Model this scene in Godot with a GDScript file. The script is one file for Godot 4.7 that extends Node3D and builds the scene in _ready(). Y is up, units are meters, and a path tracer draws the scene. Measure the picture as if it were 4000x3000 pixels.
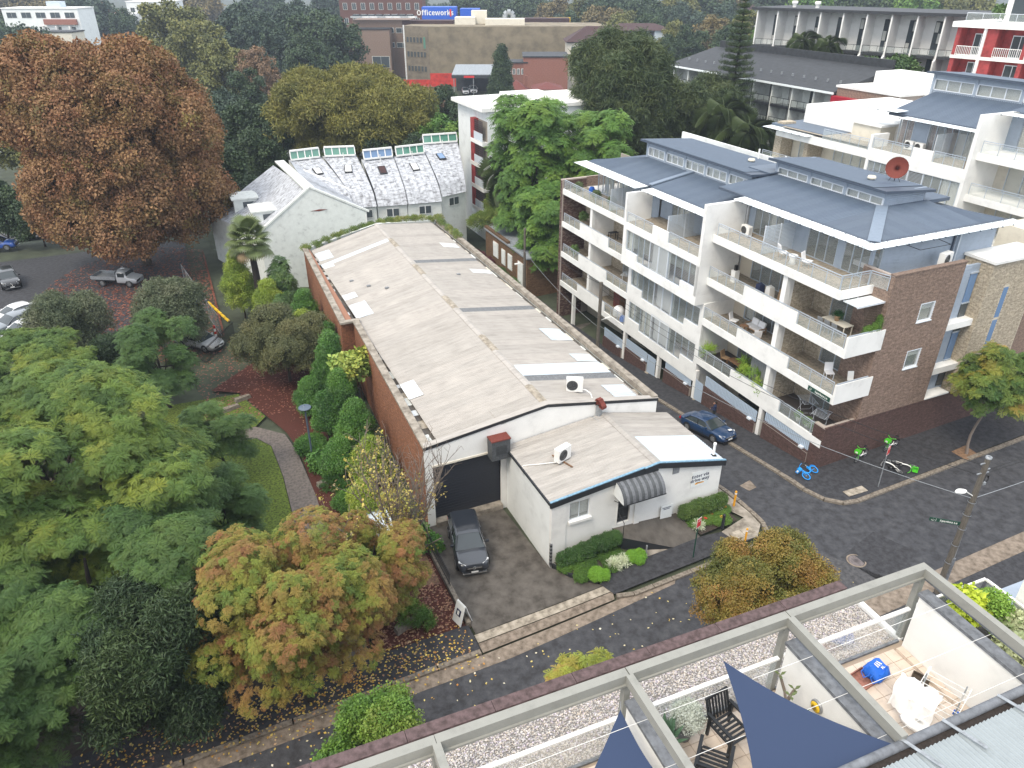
extends Node3D

class MB:
	var v := PackedVector3Array()
	var n := PackedVector3Array()
	func tri(a: Vector3,b: Vector3,c: Vector3):
		var k := (b - a).cross(c - a).normalized()
		v.append(a); v.append(c); v.append(b)
		n.append(k); n.append(k); n.append(k)
	func quad(a: Vector3,b: Vector3,c: Vector3,d: Vector3):
		tri(a,b,c); tri(a,c,d)
	func box(p: Vector3,q: Vector3):
		var a := Vector3(minf(p.x,q.x),minf(p.y,q.y),minf(p.z,q.z))
		var b := Vector3(maxf(p.x,q.x),maxf(p.y,q.y),maxf(p.z,q.z))
		hexa([Vector3(a.x,a.y,b.z),Vector3(b.x,a.y,b.z),Vector3(b.x,a.y,a.z),Vector3(a.x,a.y,a.z)],[Vector3(a.x,b.y,b.z),Vector3(b.x,b.y,b.z),Vector3(b.x,b.y,a.z),Vector3(a.x,b.y,a.z)])
	func hexa(lo: Array,hi: Array):
		quad(hi[0],hi[1],hi[2],hi[3])
		quad(lo[3],lo[2],lo[1],lo[0])
		for i in 4:
			var j := (i + 1) % 4
			quad(lo[i],lo[j],hi[j],hi[i])
	func obox(t: Transform3D,s: Vector3):
		var h := s / 2.0
		var lo := [t * Vector3(-h.x,-h.y,h.z),t * Vector3(h.x,-h.y,h.z),t * Vector3(h.x,-h.y,-h.z),t * Vector3(-h.x,-h.y,-h.z)]
		var hi := [t * Vector3(-h.x,h.y,h.z),t * Vector3(h.x,h.y,h.z),t * Vector3(h.x,h.y,-h.z),t * Vector3(-h.x,h.y,-h.z)]
		hexa(lo,hi)
	func beam(a: Vector3,b: Vector3,w: float,h: float):
		var d := (b - a)
		if d.length() < 0.001: return
		var up := Vector3.UP if absf(d.normalized().y) < 0.98 else Vector3.RIGHT
		var x := up.cross(d).normalized()
		var y := d.normalized().cross(x)
		obox(Transform3D(Basis(x,y,d.normalized()),(a + b) / 2.0),Vector3(w,h,d.length()))
	func tube(a: Vector3,b: Vector3,r0: float,r1: float,sides := 6,caps := true):
		var d := (b - a).normalized()
		var up := Vector3.UP if absf(d.y) < 0.9 else Vector3.RIGHT
		var x := up.cross(d).normalized()
		var y := d.cross(x)
		for i in sides:
			var t0 := TAU * i / sides
			var t1 := TAU * (i + 1) / sides
			var c0 := x * cos(t0) + y * sin(t0)
			var c1 := x * cos(t1) + y * sin(t1)
			sq(a + c0 * r0,a + c1 * r0,b + c1 * r1,b + c0 * r1,c0,c1,c1,c0)
			if caps:
				tri(b,b + c0 * r1,b + c1 * r1)
				tri(a,a + c1 * r0,a + c0 * r0)
	func sq(a,b,c,d,na,nb,nc,nd):
		v.append(a); v.append(c); v.append(b)
		n.append(na); n.append(nc); n.append(nb)
		v.append(a); v.append(d); v.append(c)
		n.append(na); n.append(nd); n.append(nc)
	func path(pts: Array,r0: float,r1: float,sides := 6):
		for i in pts.size() - 1:
			var t0 := float(i) / (pts.size() - 1)
			var t1 := float(i + 1) / (pts.size() - 1)
			tube(pts[i],pts[i + 1],lerpf(r0,r1,t0),lerpf(r0,r1,t1),sides,i == 0 or i == pts.size() - 2)
	func loft(rows: Array,close_u := true):
		var nr := rows.size()
		var nc: int = rows[0].size()
		var nm := []
		for i in nr:
			var l := []
			for j in nc:
				var jp := (j + 1) % nc if close_u else mini(j + 1,nc - 1)
				var jm := (j - 1 + nc) % nc if close_u else maxi(j - 1,0)
				var du: Vector3 = rows[i][jp] - rows[i][jm]
				var dv: Vector3 = rows[mini(i + 1,nr - 1)][j] - rows[maxi(i - 1,0)][j]
				l.append(du.cross(dv).normalized())
			nm.append(l)
		for i in nr - 1:
			for j in (nc if close_u else nc - 1):
				var k := (j + 1) % nc
				sq(rows[i][j],rows[i][k],rows[i + 1][k],rows[i + 1][j],nm[i][j],nm[i][k],nm[i + 1][k],nm[i + 1][j])
	func fan(pts: Array):
		for i in range(1,pts.size() - 1):
			tri(pts[0],pts[i],pts[i + 1])
	func prism(poly: Array,d: Vector3):
		# poly counter-clockwise seen against d (from the tip side)
		var top := []
		for p in poly: top.append(p + d)
		fan(top)
		var r := poly.duplicate(); r.reverse(); fan(r)
		for i in poly.size():
			var j := (i + 1) % poly.size()
			quad(poly[i],poly[j],top[j],top[i])
	func lathe(prof: Array,sides := 16,at := Vector3.ZERO):
		var rows := []
		for p in prof:
			var l := []
			for i in sides:
				var t := -TAU * i / sides
				l.append(at + Vector3(cos(t) * p.x,p.y,sin(t) * p.x))
			rows.append(l)
		loft(rows,true)
	func mesh() -> ArrayMesh:
		var a := []
		a.resize(Mesh.ARRAY_MAX)
		a[Mesh.ARRAY_VERTEX] = v
		a[Mesh.ARRAY_NORMAL] = n
		var m := ArrayMesh.new()
		if v.size(): m.add_surface_from_arrays(Mesh.PRIMITIVE_TRIANGLES,a)
		return m

var M := {}
var taken := {}
var cube := BoxMesh.new()
var rng := RandomNumberGenerator.new()

func V(x,y,z) -> Vector3: return Vector3(x,y,z)

func numbered(s: String) -> String:
	if not taken.has(s):
		taken[s] = 0
		return s
	taken[s] += 1
	return "%s_%03d" % [s,taken[s]]

func tag(o: Node,label: String,cat: String,grp := ""):
	o.set_meta("label",label)
	o.set_meta("category",cat)
	if grp: o.set_meta("group",grp)
	return o

func thing(nm: String,label: String,cat: String,at := Vector3.ZERO,turn := 0.0,grp := "") -> Node3D:
	var o := Node3D.new()
	o.name = numbered(nm)
	add_child(o)
	o.position = at
	o.rotation.y = turn
	tag(o,label,cat,grp)
	return o

func mi(m,mat: Material) -> MeshInstance3D:
	var o := MeshInstance3D.new()
	o.mesh = m.mesh() if m is MB else m
	o.material_override = mat
	return o

func part(par: Node,nm: String,m,mat: Material,at := Vector3.ZERO) -> MeshInstance3D:
	var o := mi(m,mat)
	o.name = nm
	o.position = at
	par.add_child(o,true)
	return o

func bx(par: Node,nm: String,mat: Material,p: Vector3,q: Vector3) -> MeshInstance3D:
	var o := MeshInstance3D.new()
	o.mesh = cube
	o.material_override = mat
	o.name = nm
	o.position = (p + q) / 2.0
	o.scale = (q - p).abs()
	par.add_child(o,true)
	return o

func solo(nm: String,m,mat: Material,label: String,cat: String,grp := "") -> MeshInstance3D:
	var o := mi(m,mat)
	o.name = numbered(nm)
	add_child(o)
	tag(o,label,cat,grp)
	return o

func struct(nm: String,m,mat: Material) -> MeshInstance3D:
	var o := mi(m,mat)
	o.name = numbered(nm)
	add_child(o)
	o.set_meta("kind","structure")
	return o

func ntex(sd: int,freq: float,oct: int,stops: Array,type := FastNoiseLite.TYPE_SIMPLEX_SMOOTH,size := 512,nrm := 0.0) -> NoiseTexture2D:
	var f := FastNoiseLite.new()
	f.seed = sd
	f.noise_type = type
	f.frequency = freq
	f.fractal_type = FastNoiseLite.FRACTAL_FBM if oct > 1 else FastNoiseLite.FRACTAL_NONE
	f.fractal_octaves = oct
	f.fractal_gain = 0.62
	var t := NoiseTexture2D.new()
	t.width = size
	t.height = size
	t.seamless = true
	t.noise = f
	if nrm > 0.0:
		t.as_normal_map = true
		t.bump_strength = nrm
		return t
	var g := Gradient.new()
	g.offsets = PackedFloat32Array()
	g.colors = PackedColorArray()
	var offs := PackedFloat32Array()
	var cols := PackedColorArray()
	for s in stops:
		offs.append(s[0])
		cols.append(s[1] if s[1] is Color else Color(s[1],s[1],s[1]))
	g.offsets = offs
	g.colors = cols
	t.color_ramp = g
	return t

func mat(nm: String,c: Color,rough := 0.85,tex: Texture2D = null,sc = 0.3,opt := {}) -> StandardMaterial3D:
	var m := StandardMaterial3D.new()
	m.resource_name = nm
	m.albedo_color = c.linear_to_srgb()
	m.roughness = rough
	if tex:
		m.albedo_texture = tex
		m.uv1_triplanar = true
		m.uv1_world_triplanar = true
		m.uv1_scale = sc if sc is Vector3 else V(sc,sc,sc)
	if opt.has("metal"): m.metallic = opt.metal
	if opt.has("vc"): m.vertex_color_use_as_albedo = true
	if opt.has("back"):
		m.backlight_enabled = true
		m.backlight = opt.back.linear_to_srgb()
	if opt.has("nrm"):
		m.normal_enabled = true
		m.normal_texture = opt.nrm
		m.normal_scale = opt.get("ns",0.6)
		if not tex:
			m.uv1_triplanar = true
			m.uv1_world_triplanar = true
			m.uv1_scale = sc if sc is Vector3 else V(sc,sc,sc)
	if opt.has("alpha"):
		m.transparency = BaseMaterial3D.TRANSPARENCY_ALPHA
		m.albedo_color.a = opt.alpha
	if opt.has("coat"):
		m.clearcoat_enabled = true
		m.clearcoat = opt.coat
		m.clearcoat_roughness = 0.08
	if opt.has("spec"): m.metallic_specular = opt.spec
	m.cull_mode = BaseMaterial3D.CULL_DISABLED
	M[nm] = m
	return m

func L3(r: float,g: float,b: float) -> Color: return Color(r,g,b)

func lane_fall(z: float) -> float:
	var t := -28.6 - z
	if t <= 0.0: return 0.0
	if t < 25.4: return 0.125 * t
	if t < 38.0: return 3.175 + (t - 25.4) * 0.053
	return 3.84

func gy(x: float,z: float) -> float:
	var s := 0.028 * clampf(x - 14.0,0.0,45.0)
	s -= lane_fall(z) * smoothstep(25.8,28.2,x)
	var st := lerpf(105.0,72.0,smoothstep(0.0,12.0,x))
	return lerpf(s,-3.2,smoothstep(st,st + 22.0,-z))

func G(x: float,z: float,up := 0.0) -> Vector3: return V(x,gy(x,z) + up,z)

# a sheet of ground: polygon of (x,z),draped over the terrain
func sheet(poly: Array,lift: float,edge := 3.0) -> MB:
	var pk := PackedVector2Array()
	for p in poly: pk.append(p if p is Vector2 else Vector2(p[0],p[1]))
	var idx := Geometry2D.triangulate_polygon(pk)
	var b := MB.new()
	var todo := []
	for i in range(0,idx.size(),3):
		todo.append([pk[idx[i]],pk[idx[i + 1]],pk[idx[i + 2]]])
	while todo.size():
		var t: Array = todo.pop_back()
		var e := [t[0].distance_to(t[1]),t[1].distance_to(t[2]),t[2].distance_to(t[0])]
		var k := 0
		if e[1] > e[k]: k = 1
		if e[2] > e[k]: k = 2
		if e[k] > edge and todo.size() < 40000:
			var p: Vector2 = t[k]
			var q: Vector2 = t[(k + 1) % 3]
			var r: Vector2 = t[(k + 2) % 3]
			var m := (p + q) / 2.0
			todo.append([p,m,r])
			todo.append([m,q,r])
			continue
		var A := G(t[0].x,t[0].y,lift)
		var B := G(t[1].x,t[1].y,lift)
		var C := G(t[2].x,t[2].y,lift)
		if (B - A).cross(C - A).y < 0.0: b.tri(A,C,B)
		else: b.tri(A,B,C)
	return b

# bricks in running bond on a mortar face; origin at the lower left seen from outside,u along the wall,out = outward normal.
func bricks(par: Node,o: Vector3,u: Vector3,w: float,h: float,out: Vector3,mats: Array,holes := [],nparts := 0,sd := 1,bl := 0.23,bh := 0.076,low := -9.0):
	var r := RandomNumberGenerator.new()
	r.seed = sd
	var pitch := bl + 0.011
	var rise := bh + 0.010
	var m := BoxMesh.new()
	m.size = V(bl,bh,0.02)
	var bas := Basis(u,Vector3.UP,out)
	var spots := [[],[],[]]
	var rows := int(h / rise)
	for j in rows:
		var y := (j + 0.5) * rise
		var off := 0.0 if j % 2 == 0 else -pitch / 2.0
		var nx := int(ceil((w - off) / pitch))
		for i in nx:
			var x0 := maxf(off + i * pitch,0.0)
			var x1 := minf(off + i * pitch + bl,w)
			if x1 - x0 < 0.06: continue
			var cx := (x0 + x1) / 2.0
			var bad := false
			for q in holes:
				if cx > q[0] and cx < q[2] and y > q[1] and y < q[3]: bad = true
			if bad: continue
			var p := o + u * cx + Vector3.UP * y
			if low > -8.0 and p.y + bh / 2.0 < gy(p.x,p.z) + low: continue
			var t := Transform3D(bas * Basis.from_scale(V((x1 - x0) / bl,1,1)),p + out * r.randf_range(-0.004,0.002))
			var k := r.randi() % 10
			spots[0 if k < 5 else (1 if k < 8 else 2)].append(t)
	var total: int = spots[0].size() + spots[1].size() + spots[2].size()
	var used := 0
	for k in 3:
		var want := int(nparts * spots[k].size() / maxf(total,1))
		var lot: Array = spots[k]
		for i in mini(want,lot.size()):
			var b := MeshInstance3D.new()
			b.mesh = m
			b.material_override = mats[k]
			b.name = "brick"
			b.transform = lot[i]
			par.add_child(b,true)
			used += 1
		var left: int = lot.size() - want
		if left <= 0: continue
		var mm := MultiMesh.new()
		mm.transform_format = MultiMesh.TRANSFORM_3D
		mm.mesh = m
		mm.instance_count = left
		for i in left: mm.set_instance_transform(i,lot[want + i])
		var q := MultiMeshInstance3D.new()
		q.multimesh = mm
		q.material_override = mats[k]
		q.name = "brickwork"
		q.set_meta("kind","stuff")
		par.add_child(q,true)

# one corrugated sheet between ridge edge a-b and eave edge d-c (a above d,b above c),outward side up
func corr(a: Vector3,b: Vector3,c: Vector3,d: Vector3,pitch: float,amp: float,seg := 4) -> MB:
	var m := MB.new()
	var nn := (b - a).cross(d - a).normalized()
	if nn.y < 0.0: nn = -nn
	var k := maxi(1,int(round((b - a).length() / pitch))) * seg
	var prev := []
	for i in k + 1:
		var t := float(i) / k
		var ph := TAU * i / seg
		var off := nn * amp * sin(ph)
		var cur := [a.lerp(b,t) + off,d.lerp(c,t) + off]
		var al := (b - a).normalized()
		cur.append((nn - al * cos(ph) * amp * TAU / pitch).normalized())
		if prev.size():
			if (prev[1] - prev[0]).cross(cur[1] - prev[0]).dot(nn) > 0.0:
				m.sq(prev[0],prev[1],cur[1],cur[0],prev[2],prev[2],cur[2],cur[2])
			else:
				m.sq(cur[0],cur[1],prev[1],prev[0],cur[2],cur[2],prev[2],prev[2])
		prev = cur
	return m

func text(par: Node,s: String,size: float,mat_: Material,t: Transform3D,depth := 0.006,nm := "lettering"):
	var tm := TextMesh.new()
	var f := SystemFont.new()
	f.font_names = PackedStringArray(["Droid Sans"])
	f.font_weight = 700
	tm.font = f
	tm.text = s
	tm.font_size = 32
	tm.pixel_size = size / 32.0
	tm.depth = depth
	tm.curve_step = 2.0
	var o := MeshInstance3D.new()
	o.mesh = tm
	o.material_override = mat_
	o.name = nm
	o.transform = t
	par.add_child(o,true)
	return o

func facing(at: Vector3,out: Vector3) -> Transform3D:
	return Transform3D(Basis(Vector3.UP.cross(out).normalized(),Vector3.UP,out),at)

func mats():
	var mot := ntex(3,0.012,6,[[0.0,0.62],[0.5,0.86],[1.0,1.0]])
	var fine := ntex(5,0.09,3,[[0.2,0.7],[0.8,1.0]])
	var clean := ntex(7,0.008,5,[[0.0,0.9],[0.4,0.97],[1.0,1.0]])
	var asp := ntex(9,0.02,7,[[0.15,Color(0.66,0.65,0.66)],[0.5,Color(0.84,0.84,0.86)],[0.85,Color(1,1,1)]])
	var stain := ntex(11,0.010,6,[[0.15,Color(0.68,0.66,0.64)],[0.45,Color(0.86,0.85,0.83)],[0.8,Color(1,0.99,0.98)]])
	var roofst := ntex(13,0.014,6,[[0.1,Color(0.84,0.83,0.82)],[0.45,Color(0.94,0.93,0.92)],[0.8,Color(1,0.99,0.98)]])
	var leafl := ntex(15,0.06,4,[[0.3,Color(0.35,0.22,0.16)],[0.5,Color(0.75,0.5,0.4)],[0.7,Color(1,0.8,0.65)]])
	var grass := ntex(17,0.05,6,[[0.2,Color(0.55,0.55,0.4)],[0.5,Color(0.8,0.85,0.6)],[0.8,Color(1,1,0.8)]])
	var bump := ntex(21,0.06,5,[],FastNoiseLite.TYPE_SIMPLEX_SMOOTH,512,6.0)
	var weather := ntex(23,0.018,6,[[0.15,Color(0.45,0.43,0.43)],[0.38,Color(0.76,0.76,0.77)],[0.6,Color(0.97,0.97,0.98)],[1.0,Color(1,1,1)]])
	var gravel := ntex(25,0.11,2,[[0.25,Color(0.32,0.31,0.34)],[0.42,Color(0.75,0.74,0.74)],[0.6,Color(1,1,1)]],FastNoiseLite.TYPE_CELLULAR,1024)
	# ground
	mat("asphalt",L3(0.066,0.068,0.074),0.86,asp,0.13,{"nrm": bump,"ns": 0.25})
	mat("asphalt_path",L3(0.050,0.051,0.056),0.86,asp,0.21,{"nrm": bump,"ns": 0.25})
	mat("asphalt_patch",L3(0.09,0.09,0.092),0.9,asp,0.3)
	mat("tar",L3(0.02,0.02,0.022),0.8)
	mat("concrete",L3(0.34,0.31,0.27),0.9,stain,0.21)
	mat("concrete_wet",L3(0.115,0.105,0.095),0.85,stain,0.16)
	mat("concrete_light",L3(0.42,0.38,0.32),0.9,stain,0.3)
	mat("kerbstone",L3(0.25,0.22,0.185),0.9,stain,0.7)
	mat("gutter",L3(0.27,0.225,0.185),0.9,stain,0.35)
	mat("soil",L3(0.06,0.045,0.035),0.95,mot,0.5)
	mat("mulch",L3(0.14,0.07,0.06),0.95,leafl,0.9)
	mat("dirt",L3(0.28,0.17,0.1),0.95,mot,0.5)
	mat("lawn",L3(0.13,0.17,0.035),0.95,grass,0.18)
	mat("ground_far",L3(0.07,0.085,0.05),0.95,mot,0.05)
	mat("paver",L3(0.19,0.16,0.14),0.92,mot,0.5)
	mat("cast_lid",L3(0.2,0.17,0.17),0.7,mot,0.8)
	# walls
	mat("white",L3(0.84,0.84,0.82),0.75,clean,0.11)
	mat("white_cool",L3(0.80,0.83,0.83),0.8,clean,0.12)
	mat("white_old",L3(0.72,0.75,0.72),0.85,ntex(31,0.02,5,[[0.1,0.86],[0.35,0.95],[1.0,1.0]]),0.1)
	mat("cream",L3(0.70,0.66,0.56),0.85,clean,0.2)
	mat("render_beige",L3(0.62,0.58,0.50),0.85,clean,0.3)
	mat("tan_wall",L3(0.30,0.25,0.17),0.9,mot,0.03)
	mat("tan_block",L3(0.25,0.21,0.155),0.9,mot,0.06)
	mat("mortar_grey",L3(0.42,0.36,0.32),0.95)
	mat("mortar_dark",L3(0.36,0.31,0.27),0.95)
	mat("mortar_cream",L3(0.58,0.52,0.42),0.95)
	mat("mortar_red",L3(0.28,0.14,0.09),0.95)
	for q in [["brown",L3(0.33,0.235,0.185)],["dark",L3(0.125,0.07,0.06)],["creamb",L3(0.60,0.52,0.40)],["orange",L3(0.36,0.155,0.082)],["stone",L3(0.22,0.13,0.07)],["pinkb",L3(0.36,0.16,0.12)],["oldred",L3(0.17,0.075,0.055)]]:
		for k in 3:
			var f: float = [1.0,0.84,1.16][k]
			mat("brick_%s%d" % [q[0],k],Color(q[1].r * f,q[1].g * f,q[1].b * f),0.92,mot,0.7)
	mat("brick_sheet",L3(0.30,0.13,0.09),0.92,mot,0.2)
	mat("fascia_dark",L3(0.018,0.021,0.026),0.55)
	mat("roller",L3(0.022,0.026,0.036),0.5)
	mat("blue_flash",L3(0.25,0.45,0.62),0.6,mot,0.6)
	mat("grey_box",L3(0.10,0.11,0.12),0.6,mot,0.8)
	mat("rust",L3(0.22,0.045,0.03),0.8,mot,1.5)
	mat("galv",L3(0.42,0.45,0.48),0.5,mot,0.8,{"metal": 0.3})
	# roofs
	mat("roof_old0",L3(0.405,0.39,0.37),0.85,roofst,V(0.06,0.2,0.3))
	mat("roof_old1",L3(0.43,0.412,0.39),0.85,roofst,V(0.07,0.2,0.35))
	mat("roof_old2",L3(0.385,0.37,0.35),0.85,roofst,V(0.05,0.2,0.25))
	mat("roof_white",L3(0.66,0.70,0.73),0.6,clean,0.4)
	mat("roof_blue",L3(0.55,0.63,0.70),0.55,clean,0.4)
	mat("roof_clear",L3(0.22,0.23,0.24),0.5,mot,0.6)
	mat("roof_slate",L3(0.092,0.125,0.175),0.5,clean,0.3)
	mat("roof_slate2",L3(0.084,0.115,0.165),0.5,clean,0.35)
	mat("flashing",L3(0.19,0.24,0.31),0.5,clean,0.5)
	mat("fascia_blue",L3(0.055,0.075,0.11),0.5)
	mat("clad_grey",L3(0.33,0.39,0.47),0.55,clean,0.3)
	mat("roof_weather",L3(0.56,0.585,0.62),0.65,weather,V(0.12,0.3,0.3))
	mat("roof_dark",L3(0.045,0.05,0.058),0.7,mot,0.15)
	mat("roof_tile_red",L3(0.20,0.055,0.045),0.85,mot,0.4)
	mat("roof_maroon",L3(0.075,0.035,0.035),0.85,mot,0.2)
	mat("roof_grey",L3(0.36,0.40,0.44),0.55,mot,0.3)
	mat("roof_terrace",L3(0.30,0.34,0.36),0.5,clean,0.5)
	# trim
	mat("alu",L3(0.50,0.56,0.63),0.4,null,1,{"metal": 0.35})
	mat("alu_white",L3(0.66,0.70,0.75),0.45)
	mat("louvre",L3(0.56,0.62,0.68),0.5)
	mat("fence_blue",L3(0.42,0.51,0.62),0.55)
	mat("shade_panel",L3(0.80,0.86,0.88),0.5)
	mat("glass",L3(0.55,0.62,0.62),0.03,null,1,{"alpha": 0.16})
	mat("glass_clear",L3(0.8,0.9,0.88),0.02,null,1,{"alpha": 0.10})
	mat("glass_dark",L3(0.035,0.045,0.05),0.04,null,1,{"spec": 0.6})
	mat("glass_far",L3(0.06,0.075,0.085),0.12,null,1,{"spec": 0.6})
	mat("glass_green",L3(0.10,0.26,0.20),0.06,null,1,{"spec": 0.6})
	mat("glass_sky",L3(0.15,0.25,0.42),0.05)
	mat("curtain",L3(0.62,0.62,0.58),0.9,clean,V(3,0.3,3))
	mat("curtain_stripe",L3(0.42,0.27,0.24),0.9,ntex(41,0.02,2,[[0.4,0.6],[0.6,1.0]]),V(2,0.02,2))
	mat("room",L3(0.30,0.27,0.23),0.9)
	mat("floor_tile",L3(0.42,0.36,0.28),0.7,mot,0.4)
	mat("floor_dark",L3(0.06,0.05,0.047),0.6)
	mat("black",L3(0.012,0.012,0.013),0.5)
	mat("black_matt",L3(0.02,0.02,0.02),0.9)
	mat("grey",L3(0.22,0.23,0.24),0.7)
	mat("steel",L3(0.35,0.36,0.37),0.4,null,1,{"metal": 0.6})
	mat("white_plastic",L3(0.80,0.80,0.78),0.5)
	mat("white_cloth",L3(0.86,0.86,0.87),0.9)
	mat("red_wall",L3(0.40,0.05,0.05),0.7,mot,0.15)
	mat("red_bright",L3(0.75,0.04,0.02),0.7,mot,0.08)
	mat("red_frame",L3(0.36,0.012,0.03),0.5)
	mat("sign_red",L3(0.62,0.025,0.03),0.5)
	mat("sign_green",L3(0.008,0.055,0.035),0.5)
	mat("sign_blue",L3(0.01,0.10,0.55),0.5)
	mat("orange_paint",L3(0.72,0.33,0.015),0.6)
	mat("yellow",L3(0.78,0.50,0.02),0.6)
	mat("lime",L3(0.09,0.55,0.03),0.45)
	mat("bike_blue",L3(0.012,0.27,0.72),0.4)
	mat("bag_blue",L3(0.01,0.13,0.60),0.6)
	mat("navy_cloth",L3(0.030,0.052,0.115),0.85,ntex(51,0.2,2,[[0.3,0.85],[0.7,1.0]]),3.0)
	mat("timber",L3(0.26,0.14,0.07),0.8,mot,0.8)
	mat("timber_light",L3(0.5,0.33,0.19),0.75,mot,0.8)
	mat("pole_wood",L3(0.17,0.15,0.125),0.9,mot,V(2.5,0.3,2.5))
	mat("bark",L3(0.10,0.075,0.055),0.95,mot,V(2,0.5,2))
	mat("bark_dark",L3(0.045,0.035,0.03),0.95,mot,V(2,0.5,2))
	mat("bark_pale",L3(0.36,0.33,0.30),0.9,mot,V(1,0.3,1))
	mat("bark_twig",L3(0.20,0.165,0.14),0.95)
	mat("rubber",L3(0.015,0.015,0.016),0.8)
	mat("chrome",L3(0.7,0.71,0.72),0.15,null,1,{"metal": 0.9})
	mat("lamp_clear",L3(0.6,0.62,0.64),0.1)
	mat("tail_red",L3(0.4,0.01,0.01),0.2)
	for q in [["car_navy",L3(0.008,0.035,0.10)],["car_charcoal",L3(0.025,0.03,0.04)],["car_black",L3(0.012,0.012,0.014)],["car_white",L3(0.74,0.75,0.76)],["car_grey",L3(0.13,0.15,0.17)],["car_silver",L3(0.42,0.44,0.46)],["car_blue",L3(0.02,0.08,0.35)]]:
		mat(q[0],q[1],0.3,null,1,{"coat": 1.0})
	# terrace in front
	mat("beam_grey",L3(0.27,0.27,0.245),0.6,clean,0.5)
	mat("cap_grey",L3(0.21,0.225,0.25),0.7,mot,0.6)
	mat("cap_purple",L3(0.125,0.085,0.09),0.85,stain,0.8)
	mat("gravel_white",L3(0.80,0.78,0.76),0.95)
	mat("gravel_base",L3(0.45,0.43,0.41),0.95,gravel,0.9)
	mat("tile_cream",L3(0.66,0.56,0.47),0.6,clean,0.7)
	mat("tile_cream1",L3(0.62,0.52,0.43),0.6,clean,0.7)
	mat("tile_cream2",L3(0.69,0.60,0.52),0.6,clean,0.7)
	mat("grout",L3(0.36,0.29,0.23),0.9)
	mat("mauve",L3(0.25,0.20,0.21),0.8,clean,0.5)
	# leaves (tints come per clump)
	mat("leaf",L3(1,1,1),0.62,null,1,{"vc": true,"back": L3(0.10,0.12,0.03)})
	mat("leaf_gloss",L3(1,1,1),0.42,null,1,{"vc": true,"back": L3(0.08,0.10,0.02)})
	mat("leaf_dry",L3(1,1,1),0.75,null,1,{"vc": true,"back": L3(0.16,0.08,0.03)})
	mat("frond",L3(0.085,0.125,0.04),0.55,mot,0.8,{"back": L3(0.08,0.1,0.02)})
	mat("frond_fan",L3(0.15,0.20,0.065),0.55,mot,0.8,{"back": L3(0.08,0.1,0.02)})
	mat("frond_dead",L3(0.26,0.19,0.10),0.85,mot,0.8)
	mat("agave",L3(0.12,0.22,0.13),0.5,clean,1.0)
	mat("skin",L3(0.36,0.20,0.14),0.6)
	mat("hair",L3(0.02,0.012,0.008),0.7)
	mat("cloth_navy",L3(0.015,0.025,0.07),0.9)
# ---------- foliage ----------
var CL := {}

func leaf(m: MB,p: Vector3,d: Vector3,side: Vector3,l: float,w: float,bend := 0.15):
	var up := side.cross(d).normalized()
	var tip := p + d * l - up * l * bend
	var mid := p + d * l * 0.5
	m.tri(p,mid + side * w,tip)
	m.tri(p,tip,mid - side * w)

func rdir(r: RandomNumberGenerator) -> Vector3:
	var y := r.randf_range(-1,1)
	var t := r.randf() * TAU
	var s := sqrt(1.0 - y * y)
	return V(cos(t) * s,y,sin(t) * s)

# loose ball of leaves,unit radius about 1
func cl_broad(sd: int,n: int,l: float,w: float,flat := 0.5) -> ArrayMesh:
	var r := RandomNumberGenerator.new()
	r.seed = sd
	var m := MB.new()
	for i in n:
		var p := rdir(r) * pow(r.randf(),0.45)
		p.y *= 0.75
		var d := (rdir(r) + p * 0.8 + Vector3.DOWN * 0.15).normalized()
		var s := d.cross((rdir(r) * (1.0 - flat) + Vector3.UP * flat).normalized()).normalized()
		leaf(m,p,d,s,l * r.randf_range(0.7,1.25),w * r.randf_range(0.7,1.2))
	return m.mesh()

# feathery star of drooping pinnate fronds (jacaranda habit)
func cl_frond(sd: int,k: int,droop: float,steps := 8,w := 0.05) -> ArrayMesh:
	var r := RandomNumberGenerator.new()
	r.seed = sd
	var m := MB.new()
	for i in k:
		var a := TAU * (i + r.randf() * 0.7) / k
		var el := r.randf_range(0.15,0.95)
		var d := V(cos(a) * cos(el),sin(el),sin(a) * cos(el))
		var p := Vector3.ZERO
		var len := r.randf_range(0.75,1.1)
		for j in steps:
			var q := p + d * len / steps
			var s := d.cross(Vector3.UP).normalized()
			var f := sin(PI * clampf((j + 1.2) / (steps + 1.0),0.0,1.0))
			for e in [-1.0,1.0]:
				var ld: Vector3 = (s * e + d * 0.55 + Vector3.DOWN * 0.35).normalized()
				leaf(m,q,ld,d,0.30 * f * len + 0.04,w,0.1)
			p = q
			d = (d + Vector3.DOWN * droop / steps * 2.0).normalized()
	return m.mesh()

# hanging needles (she-oak),or upright tufts with droop < 0
func cl_needle(sd: int,n: int,droop: float,w := 0.03) -> ArrayMesh:
	var r := RandomNumberGenerator.new()
	r.seed = sd
	var m := MB.new()
	for i in n:
		var d := (rdir(r) + Vector3.UP * 0.5).normalized()
		var p := rdir(r) * 0.25
		for j in 3:
			var l := r.randf_range(0.28,0.42)
			var s := d.cross(rdir(r)).normalized()
			var q := p + d * l
			m.quad(p - s * w,p + s * w,q + s * w * 0.7,q - s * w * 0.7)
			p = q
			d = (d + Vector3.DOWN * droop).normalized()
	return m.mesh()

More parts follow.
